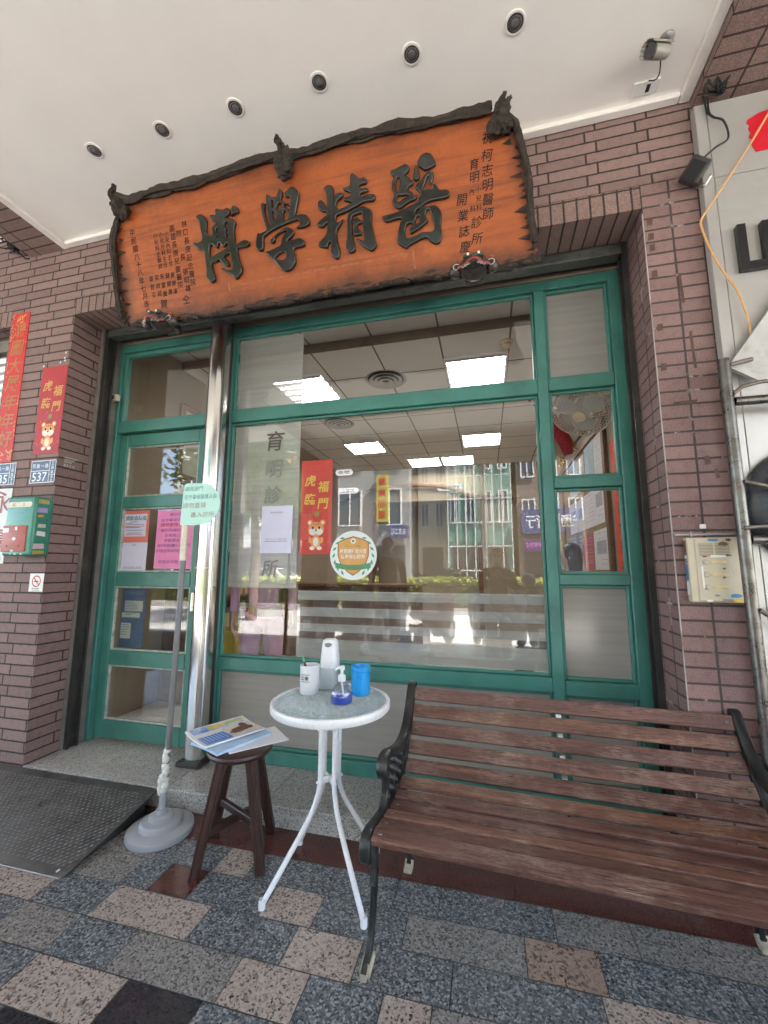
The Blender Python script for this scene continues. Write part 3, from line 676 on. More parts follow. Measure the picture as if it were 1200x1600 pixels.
def glyph_solid(loops, nm, lab):
    cu = bpy.data.curves.new('g', 'CURVE'); cu.dimensions = '2D'; cu.fill_mode = 'BOTH'; cu.extrude = .005; cu.bevel_depth = .0065; cu.bevel_resolution = 3; cu.offset = -.0055; cu.resolution_u = 3
    for lp in loops:
        pts = mm(lp); s_ = cu.splines.new('BEZIER'); s_.bezier_points.add(len(pts) - 1); s_.use_cyclic_u = True
        n = len(pts)
        for i, bp_ in enumerate(s_.bezier_points):
            p = Vector((*pts[i], 0)); a = Vector((*pts[i - 1], 0)); c = Vector((*pts[(i + 1) % n], 0))
            tg = (c - a) * (1 / 7.)
            la, lc = (p - a).length, (c - p).length; tl = max(tg.length, 1e-6)
            bp_.co = p; bp_.handle_left = p - tg * min(1, la * .33 / tl); bp_.handle_right = p + tg * min(1, lc * .33 / tl)
    o = bpy.data.objects.new('g', cu); COL.objects.link(o)
    me = bpy.data.meshes.new_from_object(o.evaluated_get(bpy.context.evaluated_depsgraph_get()))
    bpy.data.objects.remove(o); bpy.data.curves.remove(cu)
    m = MB(); m.bm.from_mesh(me); bpy.data.meshes.remove(me)
    for vv in m.bm.verts: vv.co = sp(vv.co.x, vv.co.y, vv.co.z + .0085)
    m.build(nm, BLACKG, plq, smooth=60, keepn=True, label=lab)
for k, lab in (('bo', 'large character 博'), ('xu', 'large character 學'), ('ji', 'large character 精'), ('yi', 'large character 醫')):
    glyph_solid(GLYPHS[k], 'character', lab)
for s_, a, b_, c, d in SIGN['cols']:
    n = len(s_); step_ = abs(d - b_) / max(1, n - 1) / 1000 if n > 1 else .05
    size = min(.060, step_ * .98) if n > 1 else .058
    if s_ in ('小兒科', '內 科'): size = .030
    elif -1990 < a < -1780 and n > 1: size = min(size, .035)
    elif a < -1600 and n > 1 and n < 11: size = min(size, .042)
    mb = MB(); column(mb, s_, sp(a / 1000, b_ / 1000, .0018), sp(c / 1000, d / 1000, .0018), size * .95, (1, 0, 0), EY, off=.004, shear=.12, jit=4)
    mb.build('inscription', INK, plq)
for k in ('nr', 'nl'):
    for tri in SIGN[k]:
        (a, b_), (c, d), (e, f) = mm(tri)
        h = rng.uniform(.006, .014); k2 = .82; e, f = a + (e - a) * k2, b_ + (f - b_) * k2
        mb = MB(); P1, P2, P3, P4 = sp(a, b_, h * .3), sp(c, d, h), sp(e, f, .0012), sp(a * .45 + e * .55, (b_ + d) / 2 * .5 + f * .5 - .004, h * .8)
        for tri_ in ((P1, P2, P4), (P2, P3, P4), (P3, P1, P4), (P1, P3, P2)): mb.face(tri_)
        mb.build('burnt_notch', BURNT, plq)
mb = MB()
bt = bot
for (a, b_), (c, d) in zip(bt, bt[1:]):
    for q in range(2):
        u = rng.random(); L = rng.uniform(.05, .11); x = a + (c - a) * u; z = b_ + (d - b_) * u + rng.uniform(.006, .022); h = rng.uniform(.004, .011)
        mb.face([sp(x - L / 2, z - .002, .002 + q * .0006), sp(x - L * .1, z - h, .002 + q * .0006), sp(x + L / 2, z + .002, .002 + q * .0006), sp(x, z + h, .002 + q * .0006)])
mb.build('burnt_mark', BURNT, plq)
# charred lower rim: overlapping flakes
mb = MB()
for (a, b_), (c, d) in zip(bt, bt[1:]):
    for q in range(4):
        u = (q + rng.random()) / 4; x = a + (c - a) * u; z = b_ + (d - b_) * u - rng.uniform(0, .010)
        mb.ball(sp(x, z, rng.uniform(-.02, .004)), (rng.uniform(.035, .07), .020, rng.uniform(.010, .02)), 1, (rng.uniform(-9, 9) + 6, 'Y'))
for pts in (lef, rig):
    for (a, b_), (c, d) in zip(pts, pts[1:]):
        for q in range(3):
            u = (q + rng.random()) / 3
            mb.ball(sp(a + (c - a) * u, b_ + (d - b_) * u, rng.uniform(-.02, .004)), (rng.uniform(.012, .02), .018, rng.uniform(.025, .05)), 1, (rng.uniform(-20, 20), 'Y'))
mb.build('charred_rim', BURNT, plq, smooth=60)
# faded border line marks
mb = MB()
def seg(a, b_, wd):
    a, b_ = Vector(a), Vector(b_); d = (b_ - a).normalized(); n = Vector((-d.y, d.x)) * wd / 2
    mb.face([sp(*(a - n), .0012), sp(*(b_ - n), .0012), sp(*(b_ + n), .0012), sp(*(a + n), .0012)])
seg((-1.437, .135), (-1.435, .084), .010); seg((-.331, .122), (-.325, .030), .010)
x = -1.36
while x < -.36:
    L = rng.uniform(.03, .12); seg((x, .108), (min(x + L, -.36), .107), rng.uniform(.006, .012)); x += L + rng.uniform(.004, .03)
for x, z in ((-1.28, .16), (-1.16, .17), (-.93, .17), (-.72, .135), (-.6, .155), (-.47, .145), (-1.01, .155)): seg((x, z), (x + rng.uniform(.03, .05), z), .008)
mb.build('faded_line', paint('faded_print', (.30, .10, .05), .6, .3, 30), plq)
# withered cloth garland with knots
def garland(pts, rad, seed, lift):
    rr = random.Random(seed); m = MB()
    for strand in range(2):
        P_ = []; Rd = []; ph = rr.uniform(0, 6)
        L0 = 0
        for (a, b_), (c, d) in zip(pts, pts[1:]):
            L = math.hypot(c - a, d - b_); k = max(2, int(L / .045))
            for i in range(k):
                u = i / k; w1 = math.sin((L0 + L * u) * 9 + ph)
                P_.append(sp(a + (c - a) * u + lift[0] * (strand - .5) * w1, b_ + (d - b_) * u + lift[1] * (strand - .4) * w1, .014 + .012 * strand + rr.uniform(-.004, .004)))
                Rd.append(rad * (.95 + .30 * math.sin((L0 + L * u) * 15 + ph) + rr.uniform(-.22, .22)))
            L0 += L
        nseg = 18; up = EY if lift[1] else Vector((1, 0, 0)); rings = []
        for i, p in enumerate(P_):
            b2 = EN
            rings.append([m.bm.verts.new(p + (up * math.cos(2 * math.pi * q / nseg) + b2 * .5 * math.sin(2 * math.pi * q / nseg)) * Rd[i] * (1 + .26 * math.cos(4 * 2 * math.pi * q / nseg + i * .5 + ph) + .16 * math.cos(7 * 2 * math.pi * q / nseg - i * .33))) for q in range(nseg)])
        for A, B in zip(rings, rings[1:]):
            for q in range(nseg): m.bm.faces.new((A[q], A[(q + 1) % nseg], B[(q + 1) % nseg], B[q]))
        m.bm.faces.new(rings[0][::-1]); m.bm.faces.new(rings[-1])
    return m
def swag(g):
    o = g.build('cloth_swag', CLOTH, plq, smooth=70)
    s_ = o.modifiers.new('sub', 'SUBSURF'); s_.levels = s_.render_levels = 1
    md = o.modifiers.new('fold', 'DISPLACE'); tx = bpy.data.textures.new('fold', 'CLOUDS'); tx.noise_scale = .035; md.texture = tx; md.strength = .019; md.texture_coords = 'LOCAL'
swag(garland(top, .020, 11, (0, .016))); swag(garland(rig, .014, 12, (.012, 0))); swag(garland(lef, .015, 13, (.012, 0)))
kn = mm(SIGN['knots'])
for (a, b_), (c, d) in zip(kn[::2], kn[1::2]):
    m = MB(); rr = random.Random(int(a * 1000))
    for i in range(5):
        u = rr.random(); m.ball(sp(a + (c - a) * u + rr.uniform(-.022, .022), b_ + (d - b_) * u + rr.uniform(-.015, .015), rr.uniform(.02, .045)), (rr.uniform(.030, .046), rr.uniform(.022, .034), rr.uniform(.04, .066)), 4, (rr.uniform(-35, 35), 'Y'))
    for i in range(2):
        m.tube(cat([sp(a + rr.uniform(-.01, .01), b_, .03), sp(a + rr.uniform(-.02, .02), b_ + .03, .035), sp(a + rr.uniform(-.03, .03), b_ + rr.uniform(.06, .08), .03)], 8), [.024 - .0008 * q for q in range(17)], 14, flat=.5)
    k = m.build('cloth_knot', CLOTH, plq, smooth=70)
    md = k.modifiers.new('crumple', 'DISPLACE'); tx = bpy.data.textures.new('crumple', 'CLOUDS'); tx.noise_scale = .020; tx.noise_depth = 2; md.texture = tx; md.strength = .042; md.texture_coords = 'LOCAL'
# carved lion brackets that carry the plaque
for (a, b_), lab in zip(mm(SIGN['lions']), ('dark carved lion head bracket under the plaque corner above the green door', 'dark carved lion head bracket under the plaque below its column of larger inscription')):
    c = sp(a, b_ + .03, 0); L = thing('lion_bracket', lab, 'bracket', tuple(c), 'carved lion head brackets')
    m = MB(); q = lambda x, y, z: c + Vector((x, y, z))
    m.ball(q(0, -.02, 0), (.075, .07, .055), 3); m.ball(q(0, -.085, -.018), (.045, .035, .028), 2)
    for s_ in (-1, 1):
        m.ball(q(.028 * s_, -.078, .022), (.024, .02, .016), 2); m.ball(q(.092 * s_, -.03, -.012), (.032, .03, .036), 2); m.ball(q(.055 * s_, -.07, -.02), (.022, .02, .018), 2)
        for i in range(4): m.ball(q((.05 + .018 * i) * s_, -.02, .035 - .018 * i), .017, 2)
    m.ball(q(0, -.112, -.004), (.018, .014, .012), 2); m.box(c.x - .05, c.x + .05, c.y, 2.069, c.z - .03, c.z + .03, .01)
    m.build('head', paint('dark_carved_wood', (.040, .034, .030), .35, .4, 40, .4, dirt=((.13, .05, .03), .6)), L, smooth=60)
    for s_ in (-1, 1):
        m = MB(); m.ball(q(.026 * s_, -.097, .022), (.007, .006, .007), 2); m.build('eye', WHITEP, L, smooth=60)
    m = MB(); m.tube([q(-.075, -.085, -.038), q(-.05, -.102, -.045), (q(-.02, -.118, -.028)), q(0, -.122, -.022), q(.02, -.118, -.028), q(.05, -.102, -.045), q(.075, -.085, -.038)], .006, 8)
    for s_ in (-1, 1): m.ball(q(.088 * s_, -.055, .018), (.012, .010, .009), 2)
    m.build('mouth', paint('red_lacquer', (.34, .045, .04), .35), L, smooth=60)
    m = MB()
    for s_ in (-1, 1):
        ring(m, q(.085 * s_, -.063, -.012), .014, .018)
        for i in range(3): ring(m, q((.025 + .013 * i) * s_, -.121 + .008 * i, -.05), .004, .0065, seg=10)
    m.build('scroll_paint', paint('pale_paint', (.5, .5, .46), .5), L)
# ------------------------------------------------------------------ ceiling downlights, camera, socket
lensm = paint('dim_lens_glass', (.13, .13, .13), .12)
LAB = ['recessed ceiling downlight farthest from the surveillance camera', 'recessed ceiling downlight second farthest from the surveillance camera', 'recessed ceiling downlight third farthest from the surveillance camera',
       'recessed ceiling downlight third nearest to the surveillance camera', 'recessed ceiling downlight second nearest to the surveillance camera', 'recessed ceiling downlight nearest to the surveillance camera']
dl0 = None
for x, lab in zip((-2.089, -1.631, -1.184, -.722, -.266, .188), LAB):
    if dl0 is None:
        dl0 = thing('downlight', lab, 'ceiling light', (x, 1.557, CZ), 'downlights in the arcade ceiling')
        m = MB(); m.lathe((x, 1.557, CZ), [(.0345, .0), (.0345, -.0055), (.038, -.0065), (.0445, -.0045), (.0455, -.0005)], 36, caps=False); m.build('trim_ring', TRIM, dl0, smooth=40)
        m = MB(); m.lathe((x, 1.557, CZ), [(.034, -.0050), (.032, -.0036), (.030, -.0030), (.004, -.0026)], 32); m.build('reflector', paint('dark_reflector', (.035, .033, .033), .3), dl0, smooth=40)
        m = MB(); m.lathe((x, 1.557, CZ), [(.029, -.0062), (.0265, -.0075), (.0225, -.0072), (.0225, -.0045)], 32, caps=False); m.build('inner_ring', ALU, dl0, smooth=50)
        m = MB(); m.ball((x, 1.557, CZ - .003), (.0215, .0215, .006), 2); m.build('lens', lensm, dl0, smooth=60)
    else:
        d = copy_tree(dl0); d.location.x = x; d['label'] = lab
cc = thing('surveillance_camera', 'small grey bullet camera under the white ceiling beside the white socket plate', 'camera', (.83, 1.80, CZ))
m = MB(); m.lathe((.845, 1.775, CZ), [(.030, -.0005), (.030, -.007), (.022, -.014), (.011, -.018)], 24); m.tube(cat([(.845, 1.775, CZ - .012), (.843, 1.782, CZ - .03), (.828, 1.80, CZ - .045)]), .008, 10); m.build('bracket', ALU, cc, smooth=40)
a, b_ = Vector((.845, 1.79, CZ - .05)), Vector((.768, 1.742, CZ - .088)); d = (b_ - a).normalized()
m = MB(); m.tube([a, a + d * .004, a + d * .095, a + d * .10], [.022, .027, .028, .026], 24); m.build('barrel', paint('greyish_metal_paint', (.30, .29, .25), .3, .12), cc, smooth=40)
m = MB(); m.tube([a + d * .1005, a + d * .110, a + d * .111, a + d * .106], [.0275, .027, .019, .017], 24); m.build('front_ring', DARKM, cc, smooth=40)
m = MB(); m.tube([a + d * .1065, a + d * .109], [.015, .013], 20); m.build('lens', lensm, cc, smooth=40)
up = Vector((0, 0, 1)); sd = d.cross(up).normalized(); u2 = sd.cross(d).normalized(); m = MB()
for q in range(8):
    A = [a + d * l_ + sd * .035 * math.cos(R(q2 * 22.5)) + u2 * .035 * math.sin(R(q2 * 22.5)) for l_ in (-.005, .125) for q2 in (q, q + 1)]
    m.face([A[0], A[1], A[3], A[2]])
o = m.build('sun_shield', paint('shield_metal', (.36, .345, .30), .3, .1), cc, smooth=60); md = o.modifiers.new('solid', 'SOLIDIFY'); md.thickness = .002
m = MB(); m.tube(cat([(.828, 1.80, CZ - .05), (.835, 1.84, CZ - .085), (.838, 1.89, CZ - .06), (.828, 1.93, CZ - .008)]), .003, 6); m.build('cable', RUBBER, cc, smooth=60)
t = thing('ceiling_socket', 'white socket plate with a dark opening beside the surveillance camera', 'socket', (.822, 1.962, CZ))
m = MB(); m.box(.765, .88, 1.93, 1.995, CZ - .009, CZ - .0005, .003); m.build('plate', WHITEP, t)
m = MB(); m.box(.825, .842, 1.945, 1.98, CZ - .0105, CZ - .0092); m.build('opening', RUBBER, t)

# ------------------------------------------------------------------ papers and plates on the left pillar
WY = YF - .003
t = thing('spring_couplet', 'long red and gold paper couplet hanging on the brick pillar above number 535', 'couplet', (-3.29, WY, 2.03))
m = MB(); m.box(-3.372, -3.205, WY - .001, WY + .002, 2.03, 3.168); m.build('paper', RED, t)
m = MB(); column(m, '鴻圖大展年年好', (-3.288, WY - .0025, 3.03), (-3.288, WY - .0025, 2.20), .13, off=.012, shear=.1)
m.build('lettering', paint('dull_gold_print', (.42, .17, .05), .4, .2), t)
m = MB()
for i in range(46):
    s_ = rng.choice((-1, 1)); x = -3.288 + s_ * rng.uniform(.066, .08); z = rng.uniform(2.04, 3.15); m.face([(x - .004, WY - .002, z), (x + .004, WY - .002, z + .004), (x + .003, WY - .002, z + .016), (x - .003, WY - .002, z + .012)])
for i in range(14):
    x = rng.uniform(-3.36, -3.22); z = rng.choice([rng.uniform(2.035, 2.13), rng.uniform(3.09, 3.15)]); a = rng.uniform(0, 3); u = Vector((math.cos(a), 0, math.sin(a))) * .028; n = Vector((-math.sin(a), 0, math.cos(a))) * .006; c = Vector((x, WY - .0022, z)); m.face([c - u, c - n, c + u, c + n])
m.build('gold_fleck', GOLD, t)

def tiger(m_or, m_wh, m_bk, c, s, y):
    """a plain cartoon tiger cub: head with ears, cheeks, body, paws"""
    X = lambda dx, dz, k=0: (c[0] + dx * s, y - .0005 * k, c[1] + dz * s)
    disc(m_or, X(0, 0, 1), .34 * s, ry=.30 * s)
    for q in (-1, 1): disc(m_or, X(.28 * q, .27, 1), .12 * s); disc(m_wh, X(.28 * q, .27, 2.2), .06 * s); disc(m_wh, X(.14 * q, -.10, 2.4), .17 * s, ry=.14 * s); disc(m_bk, X(.14 * q, .06, 3.6), .045 * s, ry=.06 * s)
    disc(m_bk, X(0, -.04, 3.8), .045 * s, ry=.03 * s)
    disc(m_or, X(0, -.52, .6), .22 * s, ry=.26 * s); disc(m_wh, X(0, -.52, 1.8), .12 * s, ry=.18 * s)
    for q in (-1, 1): disc(m_wh, X(.16 * q, -.78, 2.0), .11 * s, ry=.08 * s); disc(m_or, X(.26 * q, -.45, 1.2), .07 * s, ry=.13 * s)
    for dx in (-.09, 0, .09): m_bk.face([X(dx - .02, .24, 3), X(dx + .02, .24, 3), X(dx, .12, 3)])
TORG = paint('tiger_orange', (.85, .36, .12), .5, .04)
TWHI = paint('tiger_white', (.82, .78, .72), .5, .03)
def tiger_poster(name, label, x0, x1, z0, z1, y, chars_gold, parent_y):
    t = thing(name, label, 'poster', ((x0 + x1) / 2, y, z0))
    m = MB(); m.box(x0, x1, y, y + .002, z0, z1); m.build('paper', DRED if chars_gold else paint('coral_paper', (.62, .06, .045), .5, .05), t)
    W, H_ = x1 - x0, z1 - z0; P = lambda u, v, k=1: (x0 + u * W, y - .0012 * k, z1 - v * H_)
    m = MB(); g_ = W * .36
    for ch, u, v in (('虎', .30, .22), ('福', .72, .29), ('臨', .30, .42), ('門', .72, .47)): put_text(m, ch, P(u, v), g_, off=.016, shear=.15)
    m.build('lettering', GOLD if chars_gold else YEL, t)
    a, b2, c = MB(), MB(), MB(); tiger(a, b2, c, (x0 + .52 * W, z1 - .74 * H_), W * .72, y - .001)
    a.build('tiger_figure', TORG, t); b2.build('tiger_patch', TWHI, t); c.build('tiger_face', INK, t)
    m = MB(); put_text(m, '春', P(.53, .58), g_ * .5, off=.01)
    for i in range(6): disc(m, P(.15 + .7 * rng.random(), .5 + .15 * rng.random()), W * .018, seg=8)
    m.build('leaf_mark', paint('leaf_green', (.20, .34, .10), .5), t)
    m = MB()
    for i in range(7):
        zc = .90 + .015 * (i % 3)
        for k in range(6):
            A = [P(i / 7 + .07 + (.07 * q) * math.cos(R(30 * k)), zc - .06 * q * math.sin(R(30 * k)) * .6, .6) for q in (1, .93)]; B = [P(i / 7 + .07 + (.07 * q) * math.cos(R(30 * k + 30)), zc - .06 * q * math.sin(R(30 * k + 30)) * .6, .6) for q in (1, .93)]
            if all(x0 < p[0] < x1 for p in A + B): m.face([A[0], B[0], B[1], A[1]])
    m.build('wave_line', paint('rose_print', (.75, .25, .22), .5), t)
    return t
tiger_poster('tiger_poster', 'dark red new year poster with gold characters and a tiger on the brick pillar', -3.014, -2.788, 2.068, 2.70, WY - .001, True, 0)
tiger_poster('tiger_poster', 'bright coral tiger poster with yellow characters inside the clinic window', -1.208, -.985, 1.392, 2.026, GY + .012, False, 0)

def plate(label, x0, num, roads, side, grp):
    t = thing('house_number_plate', label, 'number plate', (x0 + .11, WY, 1.867), grp); x1 = x0 + .218
    m = MB(); m.box(x0, x1, WY - .0005, WY + .002, 1.866, 2.021, .001); m.build('plate', NAVY, t)
    y = WY - .002; m = MB(); l = .0045
    for a, b2, c, d in ((x0, x1, 1.866, 1.866 + l), (x0, x1, 2.021 - l, 2.021), (x0, x0 + l, 1.871, 2.016), (x1 - l, x1, 1.871, 2.016), (x0 + l, x0 + .162, 1.948, 1.952), (x0 + .162, x0 + .166, 1.871, 2.016), (x0 + .166, x1 - l, 1.918, 1.921)): panel(m, a, b2, c, d, y)
    put_text(m, num, (x0 + .083, y, 1.909), .087, off=.006, fitw=.128)
    for i, ch in enumerate(roads): put_text(m, ch, (x0 + .026 + i * .037, y, 1.984), .032, off=.006)
    for i, ch in enumerate(side[0]): put_text(m, ch, (x0 + .190, y, 1.998 - i * .030), .026, off=.006)
    for i, ch in enumerate(side[1]): put_text(m, ch, (x0 + .190, y, 1.904 - i * .022), .019, off=.006)
    m.build('lettering', WHITEP, t)
plate('blue house number plate 537 on the brick pillar under the tiger poster', -3.009, '537', '民族一路', ('三民區', '德北'), 'house number plates')
plate('blue house number plate 535 hanging under the long couplet', -3.366, '535', '民族一路', ('三民區', '德北'), 'house number plates')

t = thing('white_notice_board', 'white board with red characters partly behind the green mailbox', 'sign', (-3.27, WY, 1.32))
m = MB(); m.box(-3.40, -3.155, WY - .002, WY + .002, 1.325, 1.842, .002); m.build('board', paint('pale_board', (.70, .74, .76), .5), t)
m = MB(); column(m, '永豪', (-3.235, WY - .004, 1.745), (-3.235, WY - .004, 1.49), .17, off=.01); m.build('lettering', paint('dull_red_print', (.38, .08, .07), .5), t)

mbx = thing('mailbox', 'green metal mailbox with a faded red lower door and stickers on its side', 'mailbox', (-2.89, 2.0, 1.37))
X0, X1, Y0 = -3.012, -2.768, 1.952
m = MB(); m.box(X0, X1, Y0, YF - .002, 1.372, 1.752, .016, 3); m.build('body', GREENM, mbx, smooth=40)
m = MB(); m.box(X0 - .001, X1 - .045, Y0 - .006, Y0 + .004, 1.398, 1.565, .004, 2); dr = m.build('door', REDM, mbx, smooth=40)
m = MB(); m.lathe((X0 + .12, Y0 - .006, 1.545), [(.010, -.004), (.010, .001)], 16, 'Y'); m.build('lock', ALU, dr, smooth=40)
m = MB()
for x in (X0 + .05, X0 + .15): m.lathe((x, Y0 - .0065, 1.435), [(.006, -.0006), (.006, .0002)], 12, 'Y')
m.build('rivet_hole', RUBBER, dr)
m = MB(); pts = [(X0 + .03 + .0175 * math.cos(R(a)), 1.700 + .0175 * math.sin(R(a))) for a in range(90, 271, 20)] + [(X1 - .045 + .0175 * math.cos(R(a)), 1.700 + .0175 * math.sin(R(a))) for a in range(-90, 91, 20)]
m.face([(p[0], Y0 - .0012, p[1]) for p in pts]); m.build('name_plate', paint('yellowed_plate', (.72, .66, .52), .5, .1), mbx)
m = MB(); put_text(m, '郵', (X0 + .065, Y0 - .0025, 1.70), .024, off=.004); put_text(m, '信', (X0 + .15, Y0 - .0025, 1.70), .024, off=.004); m.build('lettering', paint('worn_gold', (.40, .26, .10), .5), mbx)
stk = [paint('sticker_%s' % n, c, .5, .1) for n, c in (('gold', (.42, .32, .12)), ('violet', (.34, .28, .52)), ('orange', (.60, .28, .06)), ('grey', (.50, .49, .44)), ('white', (.70, .70, .68)), ('rose', (.52, .42, .44)), ('ochre', (.40, .28, .05)))]
m = MB(); XS = X1 + .0012
for i, (a, b2, c, d) in enumerate(((1.965, 2.035, 1.708, 1.735), (1.965, 2.03, 1.65, 1.682), (1.972, 2.01, 1.62, 1.637), (1.978, 2.028, 1.553, 1.577), (1.975, 2.03, 1.50, 1.528), (1.962, 2.03, 1.418, 1.452), (1.962, 2.035, 1.385, 1.408))):
    m.mi = i; e = rng.uniform(-.004, .004); m.face([(XS, a, c + e), (XS, b2, c - e), (XS, b2 - .002, d), (XS, a + .003, d + e)])
m.build('side_sticker', stk, mbx)
m = MB()
for i, (x, z, w_, h) in enumerate(((X0 + .03, 1.535, .05, .028), (X0 + .105, 1.48, .032, .022), (X0 + .1, 1.405, .03, .014), (X0 + .08, 1.385, .016, .009), (X0 + .12, 1.383, .018, .008), (X0 + .17, 1.384, .014, .01))):
    m.mi = (0, 0, 1, 1, 0, 0)[i]; yq = Y0 - (.0075 if i < 3 else .0012)
    disc(m, (x, yq, z), w_ / 2, ry=h / 2, seg=7) if i else panel(m, x - w_ / 2, x + w_ / 2, z - h / 2, z + h / 2, yq)
m.build('torn_sticker', [WHITEP, paint('pale_blue_sticker', (.35, .60, .72), .5)], mbx)

t = thing('no_smoking_sign', 'small white no smoking sign on the brick pillar below the mailbox', 'sign', (-2.845, WY, 1.144))
m = MB(); m.box(-2.904, -2.787, WY - .001, WY + .002, 1.145, 1.262, .001); m.build('plate', WHITEP, t)
m = MB(); ring(m, (-2.843, WY - .0025, 1.212), .030, .037); strip(m, (-2.866, 1.236), (-2.820, 1.188), .006, WY - .003); m.build('prohibition_ring', REDI, t)
m = MB(); panel(m, -2.864, -2.826, 1.208, 1.214, WY - .0022); put_text(m, '禁止吸菸', (-2.845, WY - .0022, 1.165), .010, off=.01, fitw=.06); put_text(m, 'NO SMOKING', (-2.845, WY - .0022, 1.153), .007, fitw=.06); m.build('lettering', INK, t)

t = thing('paint_remnant', 'grey peeled sticker remnant on the inner side of the left brick pillar', 'sticker', (-2.783, 2.14, 2.0))
m = MB()
for z, k in ((2.045, 1), (2.03, .8), (2.015, .6)): m.box(-2.7845, -2.7825, 2.11, 2.11 + .09 * k, z, z + .009)
for y in (2.11, 2.13, 2.15, 2.17): m.box(-2.7845, -2.7825, y, y + rng.uniform(.01, .016), 1.985, 2.004)
m.build('remnant', paint('faded_sticker', (.40, .38, .34), .6, .2), t)

# ------------------------------------------------------------------ papers on the door
def notice(name, label, x0, x1, z0, z1, y, mt, tilt=0.):
    t = thing(name, label, 'notice', ((x0 + x1) / 2, y, z0)); m = MB(); k = tilt * (x1 - x0)
    a = [(x0, z0), (x1, z0 + k), (x1 + .002, z1 + k), (x0 + .003, z1)]
    m.prism(a, lambda p: (p[0], y, p[1]), lambda p: (p[0], y + .0012, p[1])); m.build('sheet', mt, t); return t
DYP = DY0 + .0265
t = notice('printed_notice', 'small white printed notice with coral border on the door glass', -2.668, -2.434, 1.49, 1.728, DYP, paint('coral_notice', (.72, .19, .15), .5, .05))
y = DYP - .0016; m = MB(); panel(m, -2.65, -2.455, 1.532, 1.655, y); panel(m, -2.655, -2.45, 1.658, 1.70, y); m.build('white_field', PAPERL, t)
m = MB(); put_text(m, '請配合防疫', (-2.55, y - .0012, 1.672), .034, off=.012, fitw=.19)
for i, (a, b2) in enumerate(((.25, .6), (.05, .95), (.05, .75), (.1, .9), (.15, .8))):
    panel(m, -2.65 + .19 * a, -2.65 + .19 * b2, 1.64 - i * .021, 1.644 - i * .021, y - .0012)
m.build('lettering', TEALI, t)
m = MB(); panel(m, -2.645, -2.47, 1.606, 1.610, y - .0014); panel(m, -2.645, -2.58, 1.628, 1.632, y - .0014); panel(m, -2.63, -2.48, 1.545, 1.548, y - .0014); m.build('red_line', REDI, t)
t = notice('information_sheet', 'pale lilac sheet taped below the coral bordered notice on the door glass', -2.668, -2.434, 1.274, 1.488, DYP, PAPERL)
m = MB(); put_text(m, '實聯制', (-2.55, DYP - .0016, 1.468), .012, off=.01); panel(m, -2.64, -2.46, 1.295, 1.298, DYP - .0016); put_text(m, '簡訊實聯 免費', (-2.55, DYP - .0016, 1.305), .010, fitw=.16); m.build('lettering', GREYI, t)
t = notice('pink_notice', 'bright pink handwritten notice on the door glass behind the stand sign', -2.362, -2.035, 1.298, 1.722, DYP - .001, PINKP, -.02)
m = MB(); z = 1.69; y = DYP - .0026
for i, s_ in enumerate(('進診所', '在外等候叫號', '', '進診所請配合', '全程戴口罩', '測量體溫', '保持距離1.5公尺', '詳細告知病情歷史', '', '民族診所敬上')):
    if s_: put_text(m, s_, (-2.20 - (.02 if i % 2 else 0), y, z - i * .038 - .004 * rng.random()), .026, off=-.004, shear=.1, fitw=min(.29, .034 * len(s_)))
m.build('handwriting', PURPI, t)
m = MB(); put_text(m, '請勿直接進入', (-2.21, y, z - 2 * .038), .030, fitw=.23, shear=.1); m.build('red_handwriting', REDI, t)
t = notice('blue_leaflet', 'dark blue printed leaflet behind the third pane of the door', -2.64, -2.43, .73, 1.15, DY0 + .05, paint('blue_leaflet_paper', (.05, .10, .17), .5, .2))
m = MB()
for z0, z1, a, b2 in ((.985, 1.06, .03, .19), (.94, .975, .01, .17), (.79, .90, .01, .10)): panel(m, -2.64 + a, -2.64 + b2, z0, z1, DY0 + .0485)
m.build('text_field', paint('pale_text_field', (.42, .44, .36), .6), t)
m = MB(); put_text(m, '防疫新生活', (-2.54, DY0 + .0485, 1.118), .03, fitw=.18)
for i in range(9): panel(m, -2.605, -2.605 + rng.uniform(.06, .15), 1.046 - .011 * i, 1.050 - .011 * i, DY0 + .047)
for i in range(5): panel(m, -2.625, -2.625 + rng.uniform(.04, .07), .885 - .017 * i, .890 - .017 * i, DY0 + .047)
m.build('lettering', paint('grey_blue_print', (.16, .20, .26), .6), t)
# window papers
t = notice('lilac_sheet', 'pale lilac printed sheet taped on the frosted strip of the clinic window', -1.489, -1.258, 1.40, 1.72, GY - .006, PAPERL)
m = MB(); put_text(m, '實聯制掃描', (-1.375, GY - .0076, 1.675), .012, fitw=.09); panel(m, -1.46, -1.29, 1.478, 1.482, GY - .0076); put_text(m, '請出示畫面', (-1.375, GY - .0076, 1.495), .010, fitw=.16); m.build('lettering', GREYI, t)
t = thing('round_sticker', 'round white sticker with a gold shield and green wreath on the clinic window', 'sticker', (-.826, GY, 1.236))
cx, cz, rr_, y = -.827, 1.384, .156, GY - .0045
m = MB(); m.lathe((cx, y, cz), [(rr_, 0), (rr_, .0008)], 48, 'Y'); m.build('disc', paint('pale_sticker_white', (.74, .80, .78), .4, .02), t)
sh_ = [(-.105, .085), (-.06, .105), (0, .122), (.06, .105), (.105, .085), (.105, .0), (.085, -.06), (.04, -.105), (0, -.13), (-.04, -.105), (-.085, -.06), (-.105, .0)]
m = MB(); m.face([(cx + a, y - .0012, cz + b2) for a, b2 in sh_]); m.build('shield_edge', paint('brown_print', (.38, .15, .07), .5), t)
m = MB(); m.face([(cx + a * .93, y - .0022, cz + b2 * .93) for a, b2 in sh_]); m.build('shield', paint('gold_shield', (.66, .36, .12), .45, .1, 18), t)
m = MB()
